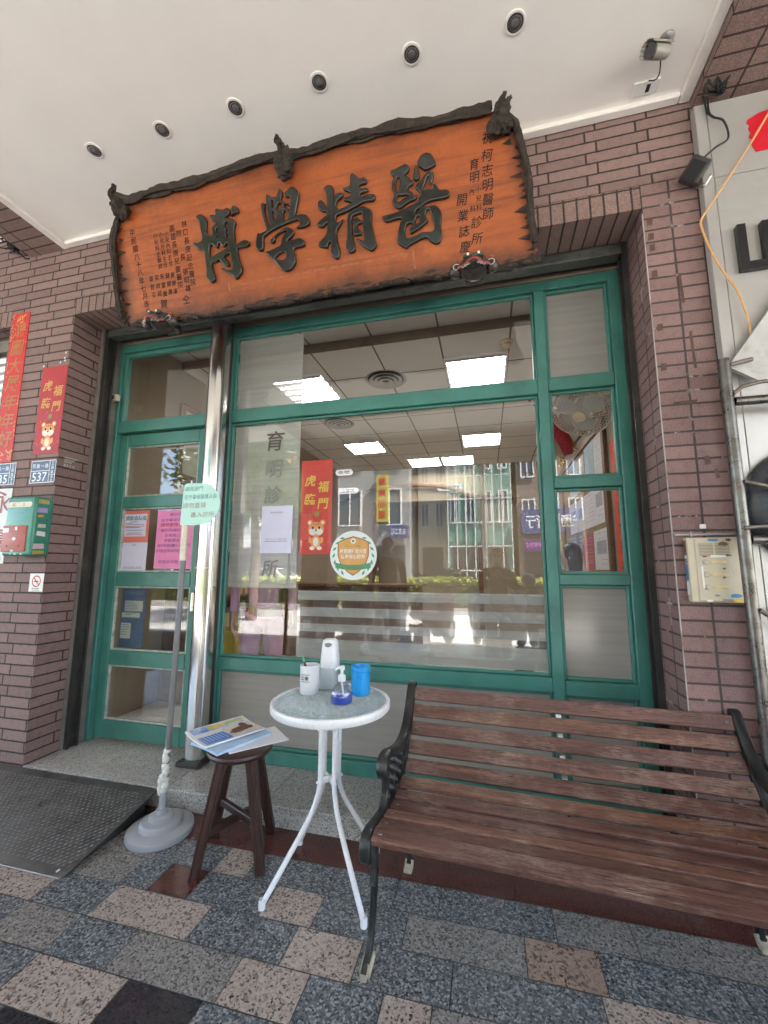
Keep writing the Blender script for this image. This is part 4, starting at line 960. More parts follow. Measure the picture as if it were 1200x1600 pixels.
put_text(m, '疫苗接種百分百', (cx, y - .0034, cz + .026), .030, off=.014, fitw=.178); put_text(m, '防疫安心診所', (cx, y - .0034, cz - .008), .030, off=.014, fitw=.158); disc(m, (cx, y - .0034, cz + .090), .017)
m.build('lettering', WHITEP, t)
m = MB()
for i in range(9):
    a0, a1 = -.118 + i * .0262, -.118 + (i + 1) * .0262; f = lambda a: cz - .06 - .030 * math.cos(a * 9) + .0
    m.face([(cx + a0, y - .0032, f(a0) - .004), (cx + a1, y - .0032, f(a1) - .004), (cx + a1, y - .0032, f(a1) + .028), (cx + a0, y - .0032, f(a0) + .028)])
for s_ in (-1, 1):
    for i in range(7):
        a = R(200 + i * 19) if s_ < 0 else R(-20 - i * 19); a = R(90 + s_ * -1 * 0) if 0 else a
        an = R(-58 + i * 19); c = Vector((cx + s_ * .131 * math.cos(an), y - .0015, cz + .131 * math.sin(an)))
        u = Vector((-s_ * math.sin(an + .5), 0, math.cos(an + .5))) * .019; n = Vector((s_ * math.cos(an + .5), 0, math.sin(an + .5))) * .0075; m.face([c - u, c - n, c + u, c + n])
m.build('wreath', paint('leaf_green_print', (.10, .30, .16), .5, .1), t)
m = MB(); put_text(m, 'COVID-19 疫苗', (cx, y - .0034, cz + .058), .012, fitw=.10); put_text(m, '衛生局認證標章', (cx, y - .0042, cz - .077), .016, off=.01, fitw=.13); disc(m, (cx, y - .0042, cz + .090), .009); m.build('small_lettering', paint('olive_print', (.20, .24, .06), .5), t)

# ------------------------------------------------------------------ neighbour on the left: shutter in its opening
t = thing('neighbour_shutter', 'grey slatted rolling shutter beside the long red couplet', 'shutter', (-4.2, 2.25, 0))
m = MB()
for i in range(42): m.tube([(-5.2, 2.26, .04 + i * .073), (-3.385, 2.26, .04 + i * .073)], .037, 8, flat=.45)
m.build('slat_curtain', metal_mat('shutter_metal', (.62, .62, .60), .4, (.4, 1, 1), .08), t, smooth=50)
m = MB(); m.box(-5.2, -3.392, 2.19, 2.235, 2.97, 3.07); m.build('head_box', CONC, t)
t = thing('tangled_cables', 'tangle of black cables under the tiled soffit beside the ceiling corner', 'cables', (-3.33, 2.0, 3.6))
m = MB()
for i in range(7):
    rr = random.Random(i); c = Vector((-3.36, 1.99, 3.70)); m.tube(cat([c + Vector((rr.uniform(-.09, .09), rr.uniform(-.07, .06), rr.uniform(-.09, .10))) for k in range(7)]), .0045, 5)
m.tube([(-3.35, 2.0, 3.66), (-3.3, 2.05, 3.60), (-3.28, 2.062, 3.61)], .005, 5); m.tube([(-3.40, 2.06, 3.70), (-3.36, 2.0, 3.7)], .005, 5)
o = m.build('cable_loop', RUBBER, t, smooth=60)
# ------------------------------------------------------------------ right side: intercom, silver sign, scaffold
ic = thing('intercom', 'dirty cream intercom panel with three call buttons on the worn brick pillar', 'intercom', (.92, 2.04, 1.16))
X0, X1, Z0, Z1, Y0 = .836, 1.03, 1.163, 1.437, 2.03
m = MB(); m.box(X0, X1, Y0, YF - .0035, Z0, Z1, .006, 2); m.build('case', CREAM, ic)
m = MB(); m.box(X0 + .028, X1 - .004, Y0 - .006, Y0 + .002, Z0 + .006, Z1 - .005, .003); m.build('face_plate', CREAM, ic)
y = Y0 - .0066
m = MB()
for i in range(9):
    z = Z1 - .03 - i * .0062; m.box(X0 + .040, X0 + .092, y - .001, y + .002, z, z + .002); m.box(X0 + .100, X0 + .152, y - .001, y + .002, z, z + .002)
m.build('speaker_slot', paint('slot_brown', (.16, .12, .08), .7), ic)
for i in range(3):
    z = Z0 + .168 - i * .0525
    m = MB(); m.lathe((X0 + .060, y, z), [(.011, .001), (.011, -.003), (.0085, -.0035), (.008, -.002), (.0075, -.005), (.004, -.006)], 20, 'Y'); m.build('call_button', CREAM, ic, smooth=40)
    m = MB(); ring(m, (X0 + .060, y - .0006, z), .0112, .0125); m.build('button_rim', GREYI, ic)
    m = MB(); m.box(X0 + .078, X0 + .138, y - .002, y + .001, z - .006, z + .006, .001); m.build('name_slot', paint('amber_strip', (.66, .52, .28), .4, .15, 40), ic)
m = MB(); y2 = y - .0012; smk = [paint('brown_residue', (.16, .10, .07), .7, .3, 40), paint('blue_sticker', (.06, .22, .42), .4), WHITEP, paint('yellow_sticker', (.62, .46, .06), .5), GREYI]
def blot(mi, x, z, w_, h, n=9, jag=.35):
    m.mi = mi; m.face([(X0 + x + w_ / 2 * math.cos(2 * math.pi * k / n) * (1 - rng.uniform(0, jag)), y2 - mi * .0003, Z0 + z + h / 2 * math.sin(2 * math.pi * k / n) * (1 - rng.uniform(0, jag))) for k in range(n)])
blot(0, .13, .245, .05, .022, 14, .4); blot(0, .15, .262, .026, .016, 5, .1); blot(1, .095, .262, .05, .014, 6, .1); blot(1, .158, .03, .042, .016, 14, .02); blot(0, .058, .192, .02, .009); blot(0, .125, .142, .018, .01, 7, .5); blot(0, .122, .105, .016, .011, 6)
blot(0, .145, .197, .03, .009); blot(4, .09, .03, .024, .01, 5, .1)
m.mi = 2; panel(m, X0 + .08, X0 + .135, Z0 + .188, Z0 + .198, y2 - .0004); panel(m, X0 + .052, X0 + .072, Z0 + .004, Z0 + .012, y2 - .0004); panel(m, X0 + .042, X0 + .049, Z0 + .06, Z0 + .15, y2 - .0004)
m.mi = 3; panel(m, X0 + .148, X0 + .188, Z0 + .004, Z0 + .018, y2 - .0004); m.mi = 4; panel(m, X0 + .108, X0 + .142, Z0 + .005, Z0 + .016, y2 - .0004)
m.build('sticker', smk, ic)
m = MB(); XQ = X0 - .0012
for mi, z0, z1 in ((0, .20, .262), (2, .17, .195), (4, .165, .185), (1, .092, .16), (2, .03, .085)):
    m.mi = mi; m.face([(XQ - mi * .0002, Y0 + .006, Z0 + z0), (XQ - mi * .0002, Y0 + .03, Z0 + z0), (XQ - mi * .0002, Y0 + .028, Z0 + z1), (XQ - mi * .0002, Y0 + .007, Z0 + z1)])
m.build('side_sticker', smk, ic)
t = thing('conduit_strip', 'grey horizontal conduit strip on the pillar above the intercom', 'conduit', (.92, 2.06, 1.46))
m = MB(); m.box(.805, 1.035, 2.055, YF - .003, 1.446, 1.457, .002); m.box(.862, .868, 2.05, 2.0545, 1.44, 1.464); m.build('strip', metal_mat('dull_strip', (.34, .31, .30), .5, None, .2), t)
m = MB(); m.box(.905, .928, 2.056, YF - .003, 1.476, 1.497, .003); m.build('white_clip', WHITEP, t)

SILV = paint('silver_panel', (.50, .49, .475), .33, .06, 2.5, .06, metal=.35, dirt=((.36, .345, .33), .6))
BLACKL = paint('black_letter', (.012, .012, .013), .4)
pn = thing('silver_sign_panel', 'silver grey shop sign panel with black letter strokes and a red paint patch', 'sign panel', (1.6, 2.03, .0))
m = MB(); m.box(1.046, 1.0925, 2.022, YF - .004, .16, 3.54, .002); m.build('edge_trim', SILV, pn)
m = MB(); m.box(1.0955, 2.6, 2.024, YF - .004, 3.135, 3.54, .002); m.box(1.0955, 2.6, 2.024, YF - .004, .16, 3.131, .002); m.build('sheet', SILV, pn)
m = MB(); m.box(1.05, 2.6, 2.032, YF - .003, .158, 3.535); m.build('backing', DARKM, pn)
for k_, a in enumerate(((1.143, 1.176, 2.625, 2.85), (1.1765, 1.237, 2.625, 2.662), (1.237, 1.27, 2.625, 2.85), (1.32, 1.353, 2.625, 2.85), (1.19, 1.40, 2.215, 2.24), (1.215, 1.40, 2.165, 2.19))):
    if k_ in (0, 3, 4, 5): m = MB()
    m.box(a[0], a[1], 1.995, 2.0235, a[2], a[3], .001)
    if k_ > 1: m.build('letter', BLACKL, pn)
m = MB(); m.lathe((1.302, 2.0235, 1.56), [(.255, 0), (.255, -.03), (.235, -.05), (.16, -.062), (.0, -.066)], 56, 'Y'); m.build('round_emblem', paint('dark_round_emblem', (.028, .032, .042), .28), pn, smooth=40)
red = [(1.252, 3.40), (1.30, 3.425), (1.45, 3.45), (1.45, 3.22), (1.268, 3.225), (1.262, 3.245), (1.255, 3.27), (1.262, 3.29), (1.248, 3.305), (1.258, 3.33), (1.25, 3.352), (1.258, 3.37), (1.247, 3.385)]
m = MB(); m.prism(red, lambda p: (p[0], 2.0215, p[1]), lambda p: (p[0], 2.0235, p[1])); m.build('red_paint_patch', paint('red_paint', (.62, .012, .03), .45), pn)
t = thing('leaning_white_board', 'scratched white board wedged diagonally behind the scaffold tube', 'board', (1.25, 1.98, 2.25))
a, b_ = Vector((1.088, 1.985, 2.13)), Vector((1.37, 1.985, 2.52)); d = (b_ - a).normalized(); n = Vector((-d.z, 0, d.x)) * .066
m = MB(); m.prism([(a - n), (b_ - n), (b_ + n), (a + n)], lambda p: (p.x, 1.975, p.z), lambda p: (p.x, 1.992, p.z)); m.build('board', paint('scratched_white_board', (.52, .51, .50), .5, .1, 12, dirt=((.20, .15, .13), .6)), t)

sf = thing('scaffold_frame', 'weathered galvanised scaffold frame standing beside the far end of the bench', 'scaffold', (1.0, 1.95, 0))
for x in (1.006, 2.2):
    m = MB(); m.tube([(x, 1.95, .012), (x, 1.95, 2.19)], .0225, 18); m.tube([(x, 1.95, 2.02), (x, 1.95, 2.045)], .0245, 18); m.build('upright_tube', GALV, sf, smooth=50)
    m = MB(); m.lathe((x, 1.95, 0), [(.05, .0), (.05, .008), (.03, .012)], 20); m.build('foot_plate', GALV, sf, smooth=40)
for z in (2.00, 1.42, .62):
    m = MB(); m.tube([(1.028, 1.95, z), (2.178, 1.95, z)], .019, 14); m.build('ledger_tube', GALV, sf, smooth=50)
m = MB()
m.tube([(1.02, 1.93, 2.03), (1.05, 1.925, 2.055), (1.12, 1.925, 2.068), (2.18, 1.925, 2.072)], .008, 8); m.tube([(1.0, 1.928, 1.465), (1.06, 1.925, 1.47), (2.1, 1.92, 1.475)], .008, 8)
m.tube([(1.02, 1.93, 1.655), (1.5, 1.92, 1.50)], .008, 8); m.tube([(1.02, 1.93, 1.145), (1.42, 1.92, .86)], .009, 8); m.tube([(1.04, 1.94, 1.128), (2.2, 1.94, 1.12)], .008, 8)
m.tube([(1.0, 1.93, .80), (1.06, 1.91, .79), (1.16, 1.90, .80)], .010, 8); m.tube([(1.028, 1.95, 2.165), (1.12, 1.97, 2.19)], .009, 8)
m.build('brace_rod', metal_mat('rusty_rod', (.24, .21, .18), .5, None, .2, rust=(.10, .06, .04)), sf, smooth=60)
t = thing('floodlight', 'small black floodlight fixed to the brick beside the silver sign panel', 'floodlight', (1.02, 2.0, 3.16))
m = MB(); m.obox((1.01, 2.005, 3.17), (.085, .045, .105), (22, 36, 0), .006); m.build('housing', DARKM, t)
m = MB(); m.tube([(1.03, 2.05, 3.12), (1.045, 2.0, 3.085), (1.06, 1.985, 3.11), (1.065, 2.0, 3.13)], .006, 8, flat=.6); m.build('bracket', ALU, t, smooth=50)
m = MB(); m.obox((.995, 1.982, 3.155), (.06, .004, .08), (22, 36, 0)); m.build('glass', paint('dark_lamp_glass', (.02, .02, .022), .15), t)
t = thing('black_cable', 'black cable looping from the soffit over the silver panel to the floodlight', 'cable', (1.1, 2.0, 3.4))
m = MB(); m.tube(cat([(1.02, 2.0, 3.20), (1.09, 1.99, 3.255), (1.150, 2.0, 3.295), (1.158, 2.0, 3.34), (1.146, 2.0, 3.40), (1.13, 2.005, 3.425), (1.113, 2.008, 3.44), (1.098, 2.01, 3.475), (1.100, 2.01, 3.56)]), .0045, 6)
m.tube([(1.113, 2.0, 3.43), (1.09, 2.01, 3.47), (1.083, 2.01, 3.57)], .004, 6)
rr = random.Random(4); c = Vector((1.10, 1.985, 3.562)); m.tube(cat([c + Vector((rr.uniform(-.05, .07), rr.uniform(-.06, .05), rr.uniform(-.012, .008))) for k in range(14)]), .004, 5)
m.build('cable_run', RUBBER, t, smooth=60)
CORD = [(x_, 1.998, z_) for x_, z_ in [(1.364, 3.465), (1.318, 3.382), (1.235, 3.246), (1.141, 3.103), (1.058, 2.979), (1.011, 2.907), (1.009, 2.857), (1.032, 2.748), (1.071, 2.631), (1.113, 2.536), (1.137, 2.418), (1.145, 2.308)]]
t = thing('orange_cord', 'pale orange cord hanging across the silver panel in front of the red patch', 'cord', (1.1, 2.0, 2.9))
m = MB(); m.tube(cat(CORD), .0048, 8); m.build('cord_run', paint('orange_cord_sheath', (.68, .38, .17), .6, .15, 30), t, smooth=60)
# ------------------------------------------------------------------ wheelchair ramp
rp = thing('ramp', 'black diamond plate steel ramp leading up to the clinic step', 'ramp', (-2.4, 1.8, 0))
xa, xb, ya, yb2, za, zb2 = -3.25, -1.775, 1.537, 2.045, .008, .108
m = MB(); sx = Vector((1, 0, 0)); slope = Vector((0, yb2 - ya, zb2 - za)).normalized(); nrm = Vector((0, -slope.z, slope.y)); L = math.hypot(yb2 - ya, zb2 - za); O = Vector((0, ya, za))
q = lambda x, u, h: Vector((x, 0, 0)) + O + slope * u + nrm * h
for f in ([q(xa, 0, 0), q(xb, 0, 0), q(xb, L, 0), q(xa, L, 0)], [q(xa, 0, -.005), q(xa, L, -.005), q(xb, L, -.005), q(xb, 0, -.005)], [q(xb, 0, 0), q(xb, 0, -.005), q(xb, L, -.005), q(xb, L, 0)], [q(xa, 0, 0), q(xa, L, 0), q(xa, L, -.005), q(xa, 0, -.005)], [q(xa, 0, 0), q(xa, 0, -.005), q(xb, 0, -.005), q(xb, 0, 0)]): m.face(f)
k = 0; u = .045
while u < L - .05:
    x = xa + .03 + (.0 if k % 2 == 0 else .0145)
    while x < xb - .02:
        a = R(45 if (round((x - xa) / .0145) + k) % 2 == 0 else -45); da = sx * math.cos(a) + slope * math.sin(a); db = sx * -math.sin(a) + slope * math.cos(a)
        c = q(x, u, 0); A, B, C_, D = c - da * .0115, c - db * .0040, c + da * .0115, c + db * .0040; tp = c + nrm * .0034
        for tri in ((A, B, tp), (B, C_, tp), (C_, D, tp), (D, A, tp)): m.face(tri)
        x += .029
    u += .0175; k += 1
m.build('tread_plate', TREAD, rp)
for x in (xa + .02, -2.5, xb - .03):
    m = MB(); m.prism([(ya + .04, .002), (yb2 - .06, .002), (yb2 - .06, zb2 - .022), (ya + .04, .012)], lambda p: (x, p[0], p[1]), lambda p: (x + .006, p[0], p[1])); m.build('rib', DARKM, rp)
m = MB(); m.box(xa, xb - .01, ya - .012, ya + .006, .001, .0075, .002); m.build('front_lip', metal_mat('worn_edge', (.34, .33, .31), .4), rp)
m = MB(); m.box(xb - .05, xb - .045, ya + .005, ya + .02, .013, .018); m.build('label_scrap', WHITEP, rp)

# ------------------------------------------------------------------ sign stand
cx, cyy = -1.612, 1.892
st = thing('sign_stand', 'grey round based stand holding a mint handwritten card before the door', 'sign stand', (cx, cyy, 0))
m = MB(); m.lathe((cx, cyy, 0), [(.0, .001), (.150, .001), (.155, .012), (.152, .030), (.143, .036), (.098, .040), (.096, .058), (.088, .066), (.058, .069), (.056, .084), (.048, .090), (.030, .092), (.028, .112), (.0, .112)], 56); m.build('base', GREYP, st, smooth=35)
m = MB(); m.tube([(cx, cyy, .10), (-1.600, 1.89, .33), (-1.588, 1.888, 1.24), (-1.585, 1.886, 1.60)], .0145, 16); m.build('pole', GREYD, st, smooth=50)
m = MB(); m.tube([(cx + .001, cyy, .10), (-1.606, 1.891, .24)], .0175, 16); m.build('sleeve', GREYP, st, smooth=50)
rr = random.Random(9); m = MB()
for i in range(14):
    z = .20 + i * .014; m.ball((-1.604 + rr.uniform(-.004, .004), 1.889 + rr.uniform(-.004, .003), z), (rr.uniform(.017, .020), rr.uniform(.017, .020), rr.uniform(.018, .028)), 2, (rr.uniform(-30, 30), 'Y'))
for i in range(4): m.ball((-1.628 + rr.uniform(-.006, .004), 1.885, .19 + i * .02), (.012, .009, .022), 2, (rr.uniform(-30, 30), 'Y'))
w_ = m.build('plastic_wrap', paint('crumpled_plastic', (.66, .64, .58), .3, .15, 40), st, smooth=80)
m = MB(); m.tube([(-1.586, 1.884, 1.34), (-1.586, 1.883, 1.545)], .0165, 14); m.build('paper_wrap', paint('cream_paper_wrap', (.72, .66, .52), .6, .12, 60), st, smooth=50)
y = 1.868; X, Z = lambda u: -1.608 + u, lambda v: 1.53 + v
pts = [(.002, 0), (.010, .20), (.018, .222), (.036, .2275)] + [(.118 + .122 * math.cos(R(a)), .112 + .113 * math.sin(R(a))) for a in range(86, -91, -8)] + [(.09, -.004)]
m = MB(); m.prism(pts, lambda p: (X(p[0]), y, Z(p[1])), lambda p: (X(p[0]), y + .003, Z(p[1]))); cd_ = m.build('card', MINT, st)
m = MB()
for s_, u, v, wd in (('請先敲門', .078, .197, .11), ('在外等候醫護人員', .121, .151, .20)): put_text(m, s_, (X(u), y - .0014, Z(v)), .028, off=-.010, fitw=wd, shear=.06)
m.build('handwriting', TEALI, cd_)
m = MB()
for s_, u, v, wd in (('請勿直接', .086, .105, .145), ('進入診所', .140, .054, .145)): put_text(m, s_, (X(u), y - .0014, Z(v)), .032, off=-.010, fitw=wd, shear=.06)
m.build('red_handwriting', paint('rust_marker', (.42, .10, .10), .6), cd_)

# ------------------------------------------------------------------ stool with magazines
so_ = thing('wooden_stool', 'dark brown wooden stool with round seat carrying a pile of magazines', 'stool', (-1.16, 1.86, 0))
cx, cyy, ZT = -1.165, 1.855, .468
m = MB(); m.lathe((cx, cyy, 0), [(0, ZT - .036), (.125, ZT - .036), (.142, ZT - .028), (.150, ZT - .014), (.146, ZT - .004), (.135, ZT), (0, ZT)], 44); m.build('seat', STOOLW, so_, smooth=35)
feet = [(-1.243, 1.672), (-.985, 1.768), (-1.082, 2.030), (-1.334, 1.930)]; c2 = Vector((cx, cyy, 0))
for fx, fy in feet:
    f_ = Vector((fx, fy, 0.001)); tp = c2 + (f_ - c2) * .46; tp.z = ZT - .034; m = MB(); dv = (f_ - c2); ang = math.atan2(dv.y, dv.x)
    ux = Vector((math.cos(ang + R(45)), math.sin(ang + R(45)), 0)); uy = Vector((-ux.y, ux.x, 0)); prof = [(-1, -1), (-.75, -1), (-.62, -.86), (-.48, -1), (-.07, -1), (0, -.9), (.07, -1), (.48, -1), (.62, -.86), (.75, -1), (1, -1), (1, -.75), (.86, -.62), (1, -.48), (1, .48), (.86, .62), (1, .75), (1, 1), (.75, 1), (.62, .86), (.48, 1), (-.48, 1), (-.62, .86), (-.75, 1), (-1, 1), (-1, .75), (-.86, .62), (-1, .48), (-1, -.48), (-.86, -.62), (-1, -.75)]
    A = [m.bm.verts.new(f_ + ux * a * .0185 + uy * b2 * .0185) for a, b2 in prof]; B = [m.bm.verts.new(tp + ux * a * .0235 + uy * b2 * .0235) for a, b2 in prof]
    for i in range(len(prof)): m.bm.faces.new((A[i], A[(i + 1) % len(A)], B[(i + 1) % len(A)], B[i]))
    m.bm.faces.new(A[::-1]); m.bm.faces.new(B); m.build('leg', STOOLW, so_)
at_ = lambda f, z: Vector((f[0], f[1], 0)).lerp(c2 + (Vector((f[0], f[1], 0)) - c2) * .46, z / (ZT - .034)) + Vector((0, 0, z))
for a, b2, z in ((0, 2, .155), (1, 3, .178)):
    m = MB(); m.bar([at_(feet[a], z), at_(feet[b2], z)], .024, .034, (0, 0, 1)); m.build('stretcher', STOOLW, so_)
COVR = NT('magazine_cover'); v = COVR.mapping((5, 5, 5)); n1 = COVR.noise(v, 1.6, 3)
COVR.pbsdf(COVR.ramp(n1, [(.35, (.10, .26, .62)), (.45, (.42, .56, .78)), (.52, (.78, .76, .74)), (.66, (.80, .74, .68))]), .25); COVR = COVR.m
def magazine(lab, name, c, z, w_, h, th, rot, cov, curl=0.):
    t = thing(name, lab, 'magazine', (c[0], c[1], z), 'magazines piled on the stool'); a = R(rot); ex, ey = Vector((math.cos(a), math.sin(a), 0)), Vector((-math.sin(a), math.cos(a), 0)); m = MB(); N_ = 8
    P = lambda u, v_, h_: Vector((c[0], c[1], z + h_)) + ex * (u - .5) * w_ + ey * (v_ - .5) * h + Vector((0, 0, curl * ((u - .5) ** 2) * 4 * (1 if u < .5 else .3)))
    for i in range(N_):
        u0, u1 = i / N_, (i + 1) / N_
        m.face([P(u0, 0, th), P(u1, 0, th), P(u1, 1, th), P(u0, 1, th)]); m.face([P(u0, 1, 0), P(u1, 1, 0), P(u1, 0, 0), P(u0, 0, 0)]); m.face([P(u0, 0, 0), P(u1, 0, 0), P(u1, 0, th), P(u0, 0, th)]); m.face([P(u1, 1, 0), P(u0, 1, 0), P(u0, 1, th), P(u1, 1, th)])
    m.face([P(0, 0, 0), P(0, 0, th), P(0, 1, th), P(0, 1, 0)]); m.face([P(1, 0, 0), P(1, 1, 0), P(1, 1, th), P(1, 0, th)])
    m.build('pages', cov, t); return t, P
magazine('white pamphlet lowest on the stool, jutting out from under the booklet', 'magazine', (-1.135, 1.92), ZT + .001, .20, .28, .004, -42, PAPER)
magazine('plain white booklet under the top magazine on the stool', 'magazine', (-1.235, 1.89), ZT + .006, .22, .30, .011, -22, paint('blue_edge_cover', (.44, .60, .80), .35, .2, 8), -.006)
t, P = magazine('glossy magazine on top of the stool with a blue and white cover picture', 'magazine', (-1.29, 1.915), ZT + .0185, .225, .305, .008, -28, WHITEP, .012)
Po = P
P = lambda u, v_, h_: Po(1 - v_, u, h_ + .002)
m = MB()
def mq(u0, u1, v0, v1, k=1):
    n = 5
    for i in range(n):
        a, b2 = u0 + (u1 - u0) * i / n, u0 + (u1 - u0) * (i + 1) / n; m.face([P(a, v0, .0072 + .0012 * k), P(b2, v0, .0072 + .0012 * k), P(b2, v1, .0072 + .0012 * k), P(a, v1, .0072 + .0012 * k)])
mats = [COVR, paint('cover_blue', (.10, .26, .62), .3, .25, 30), paint('cover_pale', (.78, .70, .64), .3, .08, 20), paint('cover_brown', (.16, .06, .04), .3, .3, 30), paint('cover_green', (.40, .50, .12), .3), paint('cover_gold', (.70, .50, .12), .3), WHITEP]
m.mi = 1; mq(.04, .46, .05, .52); m.mi = 2; mq(.48, .97, .05, .68); m.mi = 0; mq(.05, .95, .72, .96)
m.mi = 6
for i in range(7): mq(.06 + .055 * i, .07 + .055 * i, .08 + .02 * (i % 3), .5, 2)
m.mi = 3
for cu_, cv, a, b2 in ((.70, .34, .15, .09), (.80, .46, .06, .14), (.60, .26, .11, .06), (.84, .30, .06, .06)): m.face([P(cu_ + a * math.cos(R(k)) * (1 + .2 * math.sin(R(3 * k))), cv + b2 * 1.4 * math.sin(R(k)), .0072 + .0065) for k in range(0, 360, 30)])
m.mi = 4; mq(.60, .93, .80, .90, 2.2); m.mi = 5; mq(.30, .55, .76, .90, 2.2)
m.build('cover_picture', mats, t)

# ------------------------------------------------------------------ round glass table
TX, TY, TZ = -.703, 1.83, .715
tb = thing('garden_table', 'round white metal table with rippled glass top in front of the window', 'table', (TX, TY, 0))
m = MB(); m.lathe((TX, TY, TZ), [(r_ - .037, h_) for r_, h_ in ((.284, -.034), (.298, -.034), (.303, -.028), (.303, -.003), (.300, .001), (.288, .001), (.286, -.003), (.286, -.012), (.276, -.012), (.276, -.017), (.284, -.018))], 72, caps=False)
for f in (): pass
m.build('rim', WHITEM, tb, smooth=40)
m = MB(); m.lathe((TX, TY, TZ), [(0, -.0105), (.2485, -.0105), (.2485, -.0045), (0, -.0045)], 72, caps=False); m.build('glass_top', TGLASS, tb, smooth=30)
tf = [(-.883, 1.605), (-.479, 1.625), (-.535, 2.02), (-.905, 1.985)]
for fx, fy in tf:
    d = (Vector((fx, fy, 0)) - Vector((TX, TY, 0))).normalized(); p = lambda r_, z: Vector((TX, TY, z)) + d * r_
    m = MB(); m.tube(cat([p(.215, TZ - .024), p(.15, TZ - .028), p(.085, TZ - .036), p(.058, TZ - .055), p(.048, TZ - .10), p(.046, .56), p(.046, .40), p(.049, .365), p(.060, .325), p(.105, .24), Vector((fx, fy, .014))], 4), .0108, 14); m.build('leg', WHITEM, tb, smooth=50)
    m = MB(); m.lathe((fx, fy, 0), [(0, .0005), (.0128, .0005), (.0135, .006), (.0130, .030), (.0114, .034)], 16, caps=False); m.build('foot_cap', PLASW, tb, smooth=50)
m = MB()
for z in (.60, .385):
    for r_ in (0, 90): m.obox((TX, TY, z), (.080, .010, .028), (0, 0, 45 + r_), .002)
    for fx, fy in tf:
        d = (Vector((fx, fy, 0)) - Vector((TX, TY, 0))).normalized(); m.ball(Vector((TX, TY, z)) + d * .060, .0065, 2)
m.build('bracket', WHITEM, tb, smooth=50)
ztop = TZ - .0035
t = thing('pen_cup', 'white labelled plastic cup holding a pen on the glass table', 'cup', (-.842, 1.905, ztop))
x, y_ = -.842, 1.905
m = MB(); m.lathe((x, y_, ztop), [(0, .0005), (.042, .0005), (.0455, .006), (.0455, .118), (.0465, .122), (.0465, .130), (.0425, .131), (.0425, .01), (0, .008)], 40, caps=False); m.build('cup_body', PLASW, t, smooth=40)
m = MB()
for k in range(8):
    f = lambda a, z: (x + .0462 * math.sin(R(a)), y_ - .0462 * math.cos(R(a)), ztop + z); a0, a1 = -36 + k * 7.5, -28.5 + k * 7.5; m.face([f(a0, .062), f(a1, .062), f(a1, .092), f(a0, .092)])
m.build('paper_label', PAPER, t)
m = MB()
for ch, a in (('公', -21), ('筆', 5)):
    c = Vector((x + .0472 * math.sin(R(a)), y_ - .0472 * math.cos(R(a)), ztop + .077)); put_text(m, ch, c, .021, (math.cos(R(a)), math.sin(R(a)), 0), off=.012)
for k in range(8):
    f = lambda a, z: (x + .0468 * math.sin(R(a)), y_ - .0468 * math.cos(R(a)), ztop + z); a0, a1 = -36 + k * 7.5, -28.5 + k * 7.5; m.face([f(a0, .0605), f(a1, .0605), f(a1, .0625), f(a0, .0625)]); m.face([f(a0, .0915), f(a1, .0915), f(a1, .0935), f(a0, .0935)])
m.build('lettering', INK, t)
t = thing('pen', 'dark pen with green tip leaning in the white cup', 'pen', (-.85, 1.9, ztop + .02))
m = MB(); m.tube([(-.825, 1.91, ztop + .012), (-.868, 1.888, ztop + .150)], .0055, 10); m.build('barrel', paint('dark_red_pen', (.10, .02, .02), .3), t, smooth=50)
m = MB(); m.tube([(-.866, 1.889, ztop + .146), (-.872, 1.886, ztop + .162), (-.876, 1.887, ztop + .175)], [.007, .006, .002], 10); m.build('cap', paint('green_pen_cap', (.05, .34, .16), .3), t, smooth=50)
t = thing('soap_dispenser', 'tall white hand sanitiser dispenser with clear lower half on the table', 'dispenser', (-.785, 2.02, ztop)); x, y_ = -.785, 2.02
def squircle(m, sec, seg=28):
    rings = []
    for z, a, b2, dx in sec:
        rings.append([m.bm.verts.new((x + dx + a * math.copysign(abs(math.cos(2 * math.pi * k / seg)) ** .6, math.cos(2 * math.pi * k / seg)), y_ + b2 * math.copysign(abs(math.sin(2 * math.pi * k / seg)) ** .6, math.sin(2 * math.pi * k / seg)), ztop + z)) for k in range(seg)])
    for i in range(len(rings) - 1):
        for k in range(seg): m.bm.faces.new((rings[i][k], rings[i][(k + 1) % seg], rings[i + 1][(k + 1) % seg], rings[i + 1][k]))
    m.bm.faces.new(rings[0][::-1]); m.bm.faces.new(rings[-1])
m = MB(); squircle(m, [(.0005, .050, .040, 0), (.004, .052, .042, 0), (.098, .044, .038, 0)]); m.build('clear_tank', paint('frosted_tank', (.52, .56, .58), .2, .04), t, smooth=40)
m = MB(); squircle(m, [(.0985, .0455, .040, 0), (.15, .043, .038, 0), (.210, .038, .034, 0), (.227, .034, .031, 0), (.235, .025, .022, 0)]); m.build('white_body', PLASW, t, smooth=50)
m = MB(); disc(m, (x + .004, y_ - .0385, ztop + .213), .020, ry=.008, ey=(0, .25, .97)); m.tube([(x + .002, y_ - .03, ztop + .210), (x + .002, y_ - .043, ztop + .206)], [.019, .015], 14, flat=.4, up=(1, 0, 0)); m.build('nozzle', GREYI, t, smooth=40)
t = thing('spray_bottle', 'clear pump bottle with blue liquid at the front of the glass table', 'bottle', (-.642, 1.80, ztop)); x, y_ = -.642, 1.80
CLR = NT('clear_plastic'); lw = CLR.n('LayerWeight', Blend=.5); f_ = CLR.math('ADD', CLR.math('MULTIPLY', CLR.math('POWER', lw.outputs['Facing'], 2.), .6), .12); mx = CLR.n('MixShader', i0=f_); CLR.put(mx.inputs[1], CLR.n('BsdfTransparent', Color=(.93, .95, .97)).outputs[0]); CLR.put(mx.inputs[2], CLR.n('BsdfGlossy', Roughness=.05).outputs[0]); CLR.surf(mx)
